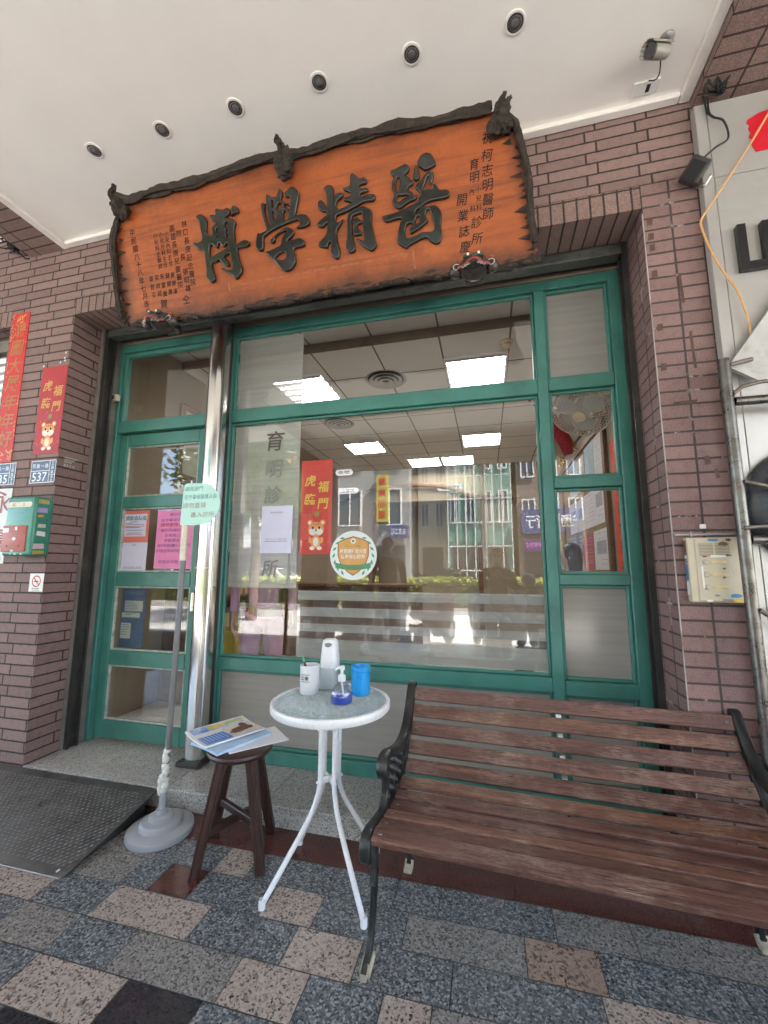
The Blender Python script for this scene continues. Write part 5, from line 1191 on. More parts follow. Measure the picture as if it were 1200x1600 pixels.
m = MB(); m.lathe((x, y_, ztop), [(0, .0005), (.040, .0005), (.047, .006), (.049, .02), (.049, .045), (.044, .062), (.030, .078), (.016, .088), (.0135, .094), (.0135, .102)], 40, caps=False); m.build('bottle_body', CLR.m, t, smooth=50)
m = MB(); m.lathe((x, y_, ztop), [(0, .003), (.039, .003), (.0455, .008), (.0470, .02), (.0470, .037), (0, .0372)], 40, caps=False); m.build('liquid', paint('blue_liquid', (.03, .07, .52), .08, .06), t, smooth=40)
m = MB(); m.lathe((x, y_, ztop), [(.0165, .094), (.0175, .097), (.0175, .118), (.012, .122), (.007, .123), (.007, .142), (.013, .143), (.013, .156), (.008, .160), (0, .161)], 24, caps=False); m.tube([(x, y_, ztop + .153), (x - .012, y_ - .022, ztop + .155), (x - .019, y_ - .036, ztop + .147)], [.008, .0065, .0045], 10); m.tube([(x, y_, ztop + .095), (x + .006, y_, ztop + .05), (x + .002, y_, ztop + .008)], .004, 8); m.build('pump', paint('clear_white_plastic', (.74, .77, .80), .25, .02), t, smooth=50)
t = thing('blue_cup', 'bright blue open plastic cup on the glass table', 'cup', (-.600, 1.945, ztop)); x, y_ = -.600, 1.945
m = MB(); m.lathe((x, y_, ztop), [(0, .0005), (.040, .0005), (.0445, .006), (.0445, .108), (.0405, .110), (.0405, .116), (.0455, .118), (.0455, .130), (.0415, .131), (.0395, .125), (.0395, .01), (0, .008)], 40, caps=False); m.build('cup_body', BLUEP, t, smooth=35)

# ------------------------------------------------------------------ park bench
bn = thing('park_bench', 'long wooden slat bench with black cast iron ends in front of the window', 'bench', (0, 0, 0))
LB = 1.345                                   # local x 0..LB, y and z as measured at the left end
def side(x, lab=None):
    ax = (1, 0, 0); V_ = lambda l: [(x, a, b2) for a, b2 in l]
    e = MB()
    # armrest rail: from the top of the back, down and forward to the scroll
    def smoothp(l, n=4):
        o = []
        for i in range(len(l) - 1):
            p0, p1, p2, p3 = (Vector(l[max(0, min(len(l) - 1, j))]) for j in (i - 1, i, i + 1, i + 2))
            for k in range(n):
                t0 = k / n; o.append(tuple(.5 * ((2 * p1) + (-p0 + p2) * t0 + (2 * p0 - 5 * p1 + 4 * p2 - p3) * t0 ** 2 + (-p0 + 3 * p1 - 3 * p2 + p3) * t0 ** 3)))
        return o + [tuple(l[-1])]
    e.bar(V_(smoothp([(2.150, .722), (2.125, .712), (2.085, .660), (2.035, .595), (1.965, .548), (1.87, .535), (1.77, .552), (1.69, .574), (1.640, .570), (1.622, .545), (1.637, .522), (1.662, .530)])), [.030] * 40 + [.034] * 5, .040, ax)
    e.bar(V_(smoothp([(2.118, .700), (2.08, .630), (2.02, .540), (1.955, .462), (1.885, .408), (1.80, .382), (1.68, .384), (1.56, .396), (1.475, .408), (1.440, .392), (1.438, .352), (1.455, .345)])), .030, .036, ax)
    e.bar(V_(smoothp([(1.675, .555), (1.668, .510), (1.668, .465), (1.660, .430), (1.625, .400), (1.59, .392)])), .022, .026, ax)
    f = e.build('end_frame', IRON, bn, smooth=40)
    e = MB()
    for i in range(7):
        for j in range(4):
            y_, z = 1.70 + i * .034, .415 + j * .038 + (.019 if i % 2 else 0)
            lim = .525 - max(0, (1.72 - y_)) ; low = .400 + max(0, (y_ - 1.84)) * .55
            if low < z < .528: e.tube([(x, y_ + .016 * math.cos(R(a)), z + .019 * math.sin(R(a))) for a in range(0, 360, 45)], .0048, 6, closed=True)
    e.build('lattice', IRON, f, smooth=60)
    e = MB(); e.bar(V_(smoothp([(1.56, .390), (1.545, .30), (1.535, .20), (1.52, .12), (1.49, .055), (1.455, .028), (1.432, .014)])), [.034] * 8 + [.026] * 12 + [.030] * 5, .020, ax); e.bar(V_([(1.542, .26), (1.525, .215)]), .036, .024, ax); e.build('front_leg', IRON, f, smooth=40)
    e = MB(); e.bar(V_(smoothp([(1.455, .030), (1.44, .018), (1.425, .012)])), .026, .0205, ax); e.bar(V_([(1.50, .028), (1.44, .013)]), .026, .034, ax); e.build('bare_foot', RUST, f)
    V_ = lambda l: [(x + (.022 if x < .5 else -.058), a_, b_) for a_, b_ in l]; e = MB(); e.bar(V_(smoothp([(1.86, .400), (1.905, .30), (1.945, .17), (1.965, .07), (1.968, .014)])), .030, .020, ax); e.bar(V_([(1.962, .035), (1.968, .012)]), .032, .022, ax); e.build('rear_leg', IRON, f, smooth=40)
    e = MB(); e.bar(V_([(1.969, .030), (1.955, .012), (1.925, .008)]), [.03, .028, .016], .034, ax); e.build('bare_foot', RUST, f)
side(.0); side(LB)
def slat(y_, z, ang, wd, th=.019, mt_=BENCH):
    m = MB(); m.box(.020, LB - .020, -wd / 2, wd / 2, -th / 2, th / 2, .004, 2, Matrix.Translation((0, y_, z)) @ Matrix.Rotation(R(ang), 4, 'X')); o = m.build('slat', mt_, bn)
    bl.append((y_, z, ang, th)); return o
bl = []
for y_, z, a in ((2.102, .689, 63), (2.071, .622, 62), (2.028, .556, 55), (1.976, .494, 50), (1.917, .438, 42)): slat(y_, z, a, .058, .019, BENCHO if abs(z - .622) < .01 else BENCH)
for y_, z, a in ((1.832, .411, 12), (1.757, .397, 4), (1.682, .393, 0), (1.607, .398, -4), (1.532, .408, -6)): slat(y_, z + rng.uniform(-.003, .003), a + rng.uniform(-3, 3), .0555, .019, BENCHO if y_ > 1.8 or 1.6 < y_ < 1.61 else BENCH)
slat(1.462, .410, 14, .058, .024)
m = MB()
for y_, z, a, th in bl:
    for x in (.045, LB - .045):
        n = Vector((0, -math.sin(R(a)), math.cos(R(a)))); c = Vector((x, y_, z)) + n * (th / 2 + .0004); m.tube([c, c + n * .003], [.008, .006], 10)
m.build('bolt', metal_mat('dull_bolt', (.18, .16, .14), .5), bn, smooth=40)
for x in (.675,):
    m = MB(); m.bar([(x, 2.125, .695), (x, 2.092, .617), (x, 2.043, .545), (x, 1.985, .478), (x, 1.93, .425)], .005, .022, (1, 0, 0)); m.bar([(x, 1.84, .392), (x, 1.68, .378), (x, 1.47, .388)], .005, .022, (1, 0, 0)); m.build('strap', ALU, bn)
m = MB(); m.tube([(.0, 1.75, .372), (LB, 1.75, .372)], .007, 8); m.build('tie_rod', IRON, bn, smooth=50)
yaw = R(-3.0)
piv = Vector((0, 1.75, 0)); bn.rotation_euler = (0, 0, yaw); bn.location = Vector((-.405, 0, 0)) + piv - Matrix.Rotation(yaw, 3, 'Z') @ piv
# ------------------------------------------------------------------ waiting room behind the glass
RX0, RX1, RY1, RZ = -2.95, .98, 8.6, 3.30
struct((m := MB()).box(RX0, RX1, 2.56, RY1, .0, .10) and m.build('room_floor', paint('room_floor_tile', (.80, .78, .74), .25, .06)))
m = MB(); m.box(RX0 - .1, RX0, 2.56, RY1, .10, 3.5); m.box(RX1, RX1 + .1, 2.56, RY1, .10, 3.5); m.box(RX0, RX1, RY1, RY1 + .1, .10, 3.5); struct(m.build('room_wall', WALLC))
t_ = NT('ceiling_grid_tile'); v = t_.mapping(src='UV'); br = t_.n('TexBrick', dict(offset=0.), Vector=v, Color1=(.80, .77, .71), Color2=(.77, .74, .68), Mortar=(.16, .13, .10), Scale=1., Mortar_Size=.008, Mortar_Smooth=.1, Brick_Width=.6, Row_Height=.6)
t_.pbsdf(br.outputs[0], .8)
m = MB(); m.box(RX0, RX1, 3.30, RY1, RZ, RZ + .05); m.box(RX0, RX1, 2.56, 3.299, RZ + .07, RZ + .12); struct(m.build('room_ceiling', t_.m, uvo=(.35, .29)))
m = MB(); m.box(RX0, RX1, 3.296, 3.2995, RZ - .02, RZ + .07); struct(m.build('room_ceiling', BROWNB))
LAMP = emit('lamp_tube', (1, .98, .94), 4.2)
pl0 = None
for x, y_, lab in ((-.05, 4.01, 'louvred ceiling panel light nearest the glass beside the smoke detector'), (-1.9, 4.01, 'louvred ceiling panel light nearest the glass, partly behind the frosted film'),
                   (-1.9, 6.27, 'louvred ceiling panel light behind the round air vent deep in the room'), (-.03, 6.27, 'louvred ceiling panel light in line behind the one beside the smoke detector'),
                   (-1.08, 7.40, 'rearmost louvred panel light, of the adjoining pair the one nearer the tiger poster'), (-.47, 7.40, 'rearmost louvred panel light, of the adjoining pair the one nearer the mullion')):
    if pl0 is None:
        pl0 = thing('panel_light', lab, 'ceiling light', (x, y_, RZ), 'louvred lights in the waiting room ceiling')
        m = MB()
        for a, b2, c, d in ((x - .3, x + .3, y_ - .3, y_ - .28), (x - .3, x + .3, y_ + .28, y_ + .3), (x - .3, x - .28, y_ - .279, y_ + .279), (x + .28, x + .3, y_ - .279, y_ + .279)): m.box(a, b2, c, d, RZ - .02, RZ - .001)
        m.build('frame', WHITEP, pl0)
        m = MB()
        for i in range(4): m.tube([(x - .27, y_ - .21 + i * .14, RZ - .013), (x + .27, y_ - .21 + i * .14, RZ - .013)], .017, 10, flat=.6, up=(0, 1, 0))
        m.build('tube', LAMP, pl0)
        m = MB(); m.box(x - .279, x + .279, y_ - .279, y_ + .279, RZ - .003, RZ - .001); m.build('reflector', paint('mirror_reflector', (.30, .30, .31), .3), pl0)
        m = MB()
        for i in range(5): m.box(x - .279, x + .279, y_ - .282 + i * .14, y_ - .278 + i * .14, RZ - .042, RZ - .004)
        for i in range(9): m.box(x - .27 + i * .0665, x - .267 + i * .0665, y_ - .279, y_ + .279, RZ - .040, RZ - .022)
        m.build('louvre', ALU, pl0)
    else:
        c = copy_tree(pl0); c.location = (x, y_, RZ); c['label'] = lab
for x, y_, lab in ((-.99, 4.01, 'round ceiling air vent between the two nearest panel lights'), (-1.944, 5.15, 'round ceiling air vent farther from the glass above the tiger poster')):
    t = thing('air_vent', lab, 'air vent', (x, y_, RZ), 'round air vents in the waiting room ceiling')
    m = MB()
    for r0, r1, z in ((.19, .22, -.004), (.14, .175, -.014), (.09, .125, -.022), (.04, .075, -.03)): m.lathe((x, y_, RZ), [(r0, z + .012), (r1, z), (r1, z - .004), (r0, z + .004)], 36, caps=False)
    m.build('ring', paint('vent_grey', (.45, .42, .38), .5), t, smooth=40)
    m = MB(); m.lathe((x, y_, RZ), [(.0, -.001), (.2, -.001)], 30, caps=False); m.build('duct', DARKM, t)
t = thing('smoke_detector', 'white smoke detector high in the window by the mullion', 'detector', (.25, 3.6, RZ))
m = MB(); m.lathe((.22, 3.55, RZ), [(.06, -.001), (.06, -.02), (.045, -.024), (.045, -.05), (.03, -.062), (0, -.064)], 28); m.build('body', paint('detector_cream', (.70, .62, .45), .4), t, smooth=40)
# back wall: doors, partitions, signs
def room_sign(lab, x, z, y_, s_, w_=.40):
    t = thing('room_sign', lab, 'sign', (x, y_, z), 'small white room signs')
    m = MB(); pts = [(x + sgn * (w_ / 2 - .06) + .06 * math.cos(R(a)) , z + .06 * math.sin(R(a))) for sgn, r_ in ((1, range(-90, 91, 30)), (-1, range(90, 271, 30))) for a in r_]
    m.prism(pts, lambda p: (p[0], y_, p[1]), lambda p: (p[0], y_ + .015, p[1])); m.build('plate', emit('sign_plate_glow', (.9, .88, .84), .055), t)  # slight glow added so the plates show white in the dim room
    m = MB(); put_text(m, s_, (x, y_ - .002, z), .075, off=.01, fitw=w_ * .72); m.build('lettering', INK, t)
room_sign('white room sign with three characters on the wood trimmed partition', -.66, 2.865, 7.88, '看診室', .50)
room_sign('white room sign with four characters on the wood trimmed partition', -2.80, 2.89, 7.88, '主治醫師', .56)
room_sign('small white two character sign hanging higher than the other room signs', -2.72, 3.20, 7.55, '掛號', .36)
pw = thing('partition_wall', 'brown wood trimmed partition at the back of the waiting room', 'partition', (-1, 7.9, .1))
m = MB(); m.box(RX0 + .002, -2.2, 7.9, 8.0, .1, 3.298); m.box(-2.2, -.1, 7.9, 8.0, 2.62, 3.298); m.box(-.1, RX1 - .002, 7.9, 8.0, .1, 3.298); m.build('panel', WALLC, pw)
for x in (-2.2, -.16):
    m = MB(); m.box(x, x + .08, 7.86, 8.02, .1, 2.62); m.build('door_post', BROWNW, pw)
m = MB(); m.tube(cat([(-2.94, 7.86, 2.60), (-2.3, 7.83, 2.84), (-1.5, 7.82, 2.94), (-.7, 7.83, 2.86), (-.2, 7.85, 2.66), (.5, 7.86, 2.62)]), .045, 10, flat=.5); m.build('wood_trim', BROWNW, pw, smooth=60)
t = thing('reception_counter', 'brown reception counter deep in the waiting room', 'counter', (-2, 5.4, .1))
m = MB(); m.box(-2.85, -.9, 5.4, 5.85, .1, 1.05, .01); m.build('body', BROWNW, t)
m = MB(); m.box(-2.9, -.87, 5.35, 5.9, 1.051, 1.09, .008); m.build('top', BROWNW, t)
t = thing('shelf_unit', 'brown shelf unit with coloured files along the wall behind the nurse', 'shelf', (-2.8, 3.6, .1))
m = MB(); m.box(-2.945, -2.60, 3.3, 4.5, .1, .13); m.box(-2.945, -2.92, 3.3, 4.5, .1305, 2.0)
for z in (.55, 1.0, 1.45, 1.98): m.box(-2.919, -2.60, 3.32, 4.48, z, z + .022)
for y_ in (3.3, 4.48): m.box(-2.919, -2.60, y_, y_ + .02, .1305, 2.0)
m.build('carcass', BROWNW, t)
m = MB(); fm = [paint('file_%d' % i, c, .6) for i, c in enumerate(((.45, .10, .08), (.50, .46, .36), (.12, .18, .34), (.55, .42, .10), (.32, .30, .28)))]
for z in (.573, 1.023, 1.473):
    y_ = 3.34
    while y_ < 4.4:
        d = rng.uniform(.02, .05); m.mi = rng.randrange(5); m.box(-2.9, -2.66 + rng.uniform(-.02, .02), y_, y_ + d, z, z + rng.uniform(.22, .32)); y_ += d + .003
m.build('files', fm, t)
t = thing('framed_picture', 'brown framed certificate seen through the upper pane of the door', 'picture', (-2.9, 4.0, 2.2))
m = MB(); m.box(-2.948, -2.92, 3.3, 4.25, 2.16, 2.95, .01); m.build('frame', BROWNW, t)
m = MB(); m.box(-2.925, -2.915, 3.37, 4.18, 2.23, 2.88); m.build('certificate', paint('certificate_paper', (.42, .40, .34), .4, .1), t)
# right wall: notice board with papers, couplet, ledge, wall fan, garland
WX = RX1
nb = thing('notice_board', 'brown framed cork notice board on the waiting room wall behind the masked person', 'notice board', (WX, 4.4, 1.2))
m = MB(); m.box(WX - .02, WX - .001, 3.64, 6.3, 1.26, 2.48); m.build('cork', paint('cork', (.30, .20, .10), .8, .25, 30), nb)
m = MB()
for a in ((3.57, 6.38, 1.18, 1.26), (3.57, 6.38, 2.48, 2.55), (3.57, 3.64, 1.2605, 2.4795), (6.3, 6.38, 1.2605, 2.4795), (5.46, 5.56, 1.2605, 2.4795)): m.box(WX - .035, WX - .0015, a[0], a[1], a[2], a[3], .004)
m.build('frame', BROWNW, nb)
PM = [paint('posted_%d' % i, c, .6, .1, 30) for i, c in enumerate(((.70, .70, .68), (.62, .60, .52), (.45, .58, .66), (.68, .42, .46), (.16, .24, .42), (.60, .55, .30), (.72, .70, .74), (.40, .06, .08)))]
LINEM = paint('posted_print', (.38, .38, .42), .6); rr = random.Random(21); k = 0
for row, (z0, z1) in enumerate(((2.07, 2.46), (1.68, 2.06), (1.29, 1.67))):
    y_ = 3.66 + .05 * (row % 2); nth = 0
    while y_ < 6.25:
        w_ = rr.uniform(.24, .46); z = z0 + rr.uniform(0, .03); h = (z1 - z0) * rr.uniform(.86, 1.0)
        if not (5.44 - w_ < y_ < 5.57):
            c_ = rr.randrange(8) if row else rr.choice((2, 4, 4, 0, 7, 2)); xq = WX - .022 - .0012 * (k % 3)
            cn = ('white', 'cream', 'pale blue', 'rose', 'dark blue', 'yellow', 'lilac', 'dark red')[c_]
            p_ = tag((q_ := MB()).box(xq - .001, xq, y_, y_ + w_, z, z + h) and q_.build('posted_paper', PM[c_]), '%s paper on the cork notice board, %s row, %s from the glass' % (cn, ('top', 'middle', 'bottom')[row], ('first', 'second', 'third', 'fourth', 'fifth', 'sixth', 'seventh', 'eighth', 'ninth', 'tenth', 'eleventh', 'twelfth', 'thirteenth', 'fourteenth', 'fifteenth', 'sixteenth', 'seventeenth', 'eighteenth', 'nineteenth', 'twentieth')[nth]), 'paper', 'papers pinned on the notice board')
            q_ = MB(); zz_ = z + h * .9
            if rr.random() < .6:
                q_.face([(xq - .002, y_ + w_ * .12, z + h * .4), (xq - .002, y_ + w_ * .8, z + h * .4), (xq - .002, y_ + w_ * .8, z + h * .72), (xq - .002, y_ + w_ * .12, z + h * .72)]) if rr.random() < .4 else None
            while zz_ > z + .03:
                L = rr.uniform(.4, .85) * w_; q_.face([(xq - .0024, y_ + w_ * .08, zz_), (xq - .0024, y_ + w_ * .08 + L, zz_), (xq - .0024, y_ + w_ * .08 + L, zz_ + .004), (xq - .0024, y_ + w_ * .08, zz_ + .004)]); zz_ -= rr.uniform(.024, .05)
            q_.build('print', LINEM if c_ != 4 else PM[0], p_); k += 1; nth += 1
        y_ += w_ + rr.uniform(-.01, .03)
t = thing('indoor_couplet', 'orange red paper couplet on the inner wall beside the cork notice board', 'couplet', (WX, 3.1, 1.2))
m = MB(); m.box(WX - .004, WX - .001, 3.26, 3.50, 1.20, 2.30); m.build('paper', REDO, t)
m = MB(); column(m, '萬事如意大吉祥', (WX - .0055, 3.38, 2.20), (WX - .0055, 3.38, 1.32), .11, (0, -1, 0), off=.012); m.build('lettering', paint('dark_gold', (.22, .06, .02), .5), t)
t = thing('window_ledge', 'white ledge with papers under the cork notice board inside', 'ledge', (WX, 4, 1.15))
m = MB(); m.box(WX - .24, WX - .001, 2.9, 4.9, 1.13, 1.155); m.build('board', WALLW, t)
m = MB(); m.box(WX - .22, WX - .05, 3.0, 3.7, 1.1555, 1.17); m.build('paper_stack', PAPER, t)
fan = thing('wall_fan', 'round grey wall fan hanging behind the pane above the notice board', 'fan', (WX, 3.3, 2.5)); fc = Vector((.70, 3.15, 2.44)); fn = Vector((-.35, -.50, -.79)).normalized(); fx = fn.orthogonal().normalized(); fy = fn.cross(fx)
m = MB()
for r_ in [.05 + .0195 * i for i in range(9)]: m.tube([fc + fx * r_ * math.cos(R(a)) + fy * r_ * math.sin(R(a)) + fn * (.045 * (1 - (r_ / .21) ** 2)) for a in range(0, 360, 12)], .0022, 5, closed=True)
for a in range(0, 360, 8): d = fx * math.cos(R(a)) + fy * math.sin(R(a)); m.tube([fc + d * .05 + fn * .045, fc + d * .13 + fn * .030, fc + d * .206, fc + d * .20 - fn * .05], .0019, 4)
m.tube([fc + fx * .208 * math.cos(R(a)) + fy * .208 * math.sin(R(a)) for a in range(0, 360, 10)], .005, 6, closed=True)
m.build('grille', paint('fan_wire', (.55, .53, .48), .35), fan, smooth=60)
m = MB()
for a in (0, 120, 240):
    ring_ = []
    for q_ in range(9):
        th_ = R(a + q_ * 10); d = fx * math.cos(th_) + fy * math.sin(th_); d2 = fx * math.cos(th_) + fy * math.sin(th_)
        ring_.append((fc + d * .05 - fn * .01, fc + d2 * (.12 + .06 * math.sin(R(q_ * 22))) - fn * (.012 + .002 * q_)))
    for (p, q2), (r_, s_) in zip(ring_, ring_[1:]): m.face([p, q2, s_, r_])
m.build('blade', paint('fan_blade', (.66, .68, .66), .3), fan, smooth=60)
m = MB(); m.tube([fc + fn * .04, fc + fn * .052], [.047, .044], 24); m.build('hub_cap', paint('fan_hub_cream', (.66, .56, .34), .4), fan, smooth=40)
m = MB(); m.tube([fc - fn * .05, fc - fn * .10, fc - fn * .16], [.07, .075, .04], 18); m.tube([fc - fn * .14, Vector((WX - .03, 3.3, 2.60)), Vector((WX - .002, 3.3, 2.60))], .022, 10); m.build('motor', paint('fan_body', (.60, .57, .50), .4), fan, smooth=50)
t = thing('gold_bell_garland', 'string of gold foil rosettes hanging on the inner wall behind the fan', 'garland', (WX, 4.5, 2.6))
m = MB(); m.tube([(WX - .04, 3.4, 2.62), (WX - .06, 3.9, 2.58), (WX - .06, 4.5, 2.60), (WX - .06, 5.3, 2.62)], .012, 6); m.build('cord', DARKM, t, smooth=60)
rr = random.Random(5)
for y_ in (3.52, 3.95, 4.55, 5.2):
    m = MB()
    for i in range(26): m.ball((WX - .07 + rr.uniform(-.03, .03), y_ + rr.uniform(-.05, .05), 2.585 + rr.uniform(-.05, .05)), (.016, .016, .006), 1, (rr.uniform(0, 180), 'X'))
    m.build('rosette', metal_mat('gold_foil', (.75, .52, .12), .2), t)
t = thing('red_ribbon', 'red cloth ribbon draped diagonally behind the fan in the window', 'ribbon', (.6, 3.6, 2.6))
m = MB(); m.tube([(.32, 3.35, 2.78), (.45, 3.42, 2.66), (.56, 3.48, 2.50), (.66, 3.55, 2.34), (.68, 3.57, 2.24)], [.05, .045, .05, .055, .035], 8, flat=.22, up=(1, 0, 0)); m.build('cloth', paint('red_cloth', (.34, .015, .025), .8, .2), t, smooth=60)
m = MB(); m.ball((.43, 3.40, 2.66), (.05, .02, .03), 2); m.build('white_tag', PAPER, t, smooth=60)
t = thing('yellow_bin', 'yellow plastic bin standing inside beside the nurse in pink', 'bin', (-2.25, 3.3, .1))
m = MB(); m.lathe((-2.25, 3.35, .1), [(0, .0), (.14, .0), (.17, .62), (.185, .63), (.185, .66), (.16, .66), (.12, .02)], 28); m.build('tub', paint('yellow_plastic', (.52, .38, .04), .45), t, smooth=40)
# ------------------------------------------------------------------ street behind the camera (seen mirrored in the glass)
def bldg(name, label, x0, x1, y1, h, wallm, floors, per, sign=None, lower=3.2):
    """house facing the clinic (front at y1, facing +Y)"""
    t = thing(name, label, 'building', ((x0 + x1) / 2, y1, 0))
    m = MB(); m.box(x0, x1, y1 - 10, y1, 0, h); m.build('wall', wallm, t)
    m = MB(); m.box(x0 - .1, x1 + .1, y1 - 10, y1 + .25, h, h + .35); m.build('roof', CONC, t)
    m = MB(); m.box(x0 + .3, x1 - .3, y1 + .002, y1 + .03, .05, lower - .5); m.build('shop_opening', paint('dark_shop_front', (.06, .06, .065), .3), t)
    fh = (h - lower) / floors; w_ = (x1 - x0) / per
    for f in range(floors):
        for i in range(per):
            xa, za = x0 + (i + .2) * w_, lower + f * fh + .8
            q_ = MB()
            for a in ((xa, xa + w_ * .6, za, za + .07), (xa, xa + w_ * .6, za + fh - 1.37, za + fh - 1.3), (xa, xa + .07, za + .0705, za + fh - 1.3705), (xa + w_ * .6 - .07, xa + w_ * .6, za + .0705, za + fh - 1.3705), (xa + w_ * .3 - .03, xa + w_ * .3 + .03, za + .0705, za + fh - 1.3705)): q_.box(a[0], a[1], y1 + .001, y1 + .09, a[2], a[3])
            wf = q_.build('window', WHITEP, t); q_ = MB(); q_.box(xa + .071, xa + w_ * .6 - .071, y1 + .002, y1 + .03, za + .071, za + fh - 1.371); q_.build('glass', paint('far_glass', (.10, .13, .15), .1), wf)
    if sign:
        for s_, xa, xb, za, zb_, cm, tm in sign:
            q_ = MB(); q_.box(xa, xb, y1 + .10, y1 + .32, za, zb_); sg = q_.build('sign_board', cm, t)
            q_ = MB(); vert = (zb_ - za) > (xb - xa)
            if vert: column(q_, s_, ((xa + xb) / 2, y1 + .325, zb_ - (xb - xa) * .6), ((xa + xb) / 2, y1 + .325, za + (xb - xa) * .6), (xb - xa) * .7, (-1, 0, 0), off=.015)
            else: put_text(q_, s_, ((xa + xb) / 2, y1 + .325, (za + zb_) / 2), (zb_ - za) * .55, (-1, 0, 0), off=.015, fitw=(xb - xa) * .85)
            q_.build('sign_lettering', tm, sg)
    return t
YB = -20.0
SGY = paint('yellow_signboard', (.50, .42, .08), .5); SGR = paint('red_signboard', (.60, .05, .04), .5); SGP = paint('purple_signboard', (.09, .04, .16), .4); SGB = paint('blue_signboard', (.05, .08, .22), .4)
bldg('shop_house', 'grey shop house with a tall yellow sign across the street', -12.5, -4.6, YB, 10.5, paint('grey_render', (.34, .34, .33), .8), 2, 3, [('專業加盟', -6.7, -5.95, 4.2, 7.2, SGY, REDI), ('洗衣工坊', -5.85, -4.7, 3.2, 3.95, SGB, WHITEP)])
bldg('apartment_block', 'cream apartment block with small windows across the street', -4.4, -2.5, YB - 2, 15, paint('cream_render', (.62, .56, .45), .8), 4, 2)
sc_b = bldg('scaffolded_building', 'building wrapped in green netting and scaffold across the street', -2.3, 1.5, YB, 13, paint('green_netting', (.14, .30, .25), .8, .2, 6), 3, 4, None)
m = MB()
for i in range(8): m.tube([(-2.2 + i * .52, YB + .55, 0), (-2.2 + i * .52, YB + .55, 12.5)], .03, 6)
for k in range(9): m.tube([(-2.25, YB + .55, 1.2 + k * 1.4), (1.45, YB + .55, 1.2 + k * 1.4)], .03, 6)
m.build('scaffold_pole', paint('white_scaffold', (.62, .64, .62), .4), sc_b)
bldg('purple_shop', 'dark purple fronted shop with a blue sign across the street', 1.8, 5.6, YB, 8.5, paint('brown_tile_front', (.22, .17, .14), .7), 2, 3, [('通訊行', 2.0, 5.2, 3.3, 4.7, SGB, WHITEP), ('OPEN', 2.1, 3.5, 2.3, 3.0, SGP, paint('magenta_light', (.65, .15, .60), .4))])
bldg('corner_house', 'white tiled corner house beyond the shop house across the street', -22, -12, YB, 16, paint('white_tiles', (.66, .66, .63), .5), 4, 4, [('檳榔', -13.6, -12.5, 4, 9, SGR, YEL)])
bldg('corner_house', 'beige corner house beyond the purple shop across the street', 6.0, 17, YB, 14, paint('beige_tiles', (.50, .44, .35), .6), 4, 4)
for i in range(2):
    y_ = (-8.6, -12.8)[i]
    t = thing('hedge', ('clipped yellow green hedge on the nearer median of the street', 'clipped yellow green hedge on the farther median of the street')[i], 'hedge', (0, y_, -.12), 'median hedges')
    m = MB(); m.box(-18, 18, y_ - .45, y_ + .45, -.12, .08); m.build('kerb_bed', STEP, t)
    m = MB(); rr = random.Random(40 + i)
    for k in range(9000):
        x = rr.uniform(-16, 16); a = rr.uniform(0, 6.28); s_ = rr.uniform(.03, .055)
        if rr.random() < .5: c = Vector((x, y_ + rr.uniform(-.4, .4), .92 + rr.uniform(-.05, .06)))
        else: c = Vector((x, y_ + rr.choice((-1, 1)) * rr.uniform(.3, .42), rr.uniform(.08, .94)))
        u = Vector((math.cos(a), math.sin(a), rr.uniform(-.5, .5))) * s_; n = Vector((-math.sin(a), math.cos(a), rr.uniform(-.6, .6))) * s_ * .55; m.face([c - u, c - n, c + u, c + n])
    m.build('foliage', paint('hedge_leaf', (.34, .40, .045), .5, .35, 3), t, keepn=True)
    m = MB(); m.box(-16, 16, y_ - .25, y_ + .25, .08, .82); m.build('core', paint('hedge_core', (.03, .04, .012), .9), t)
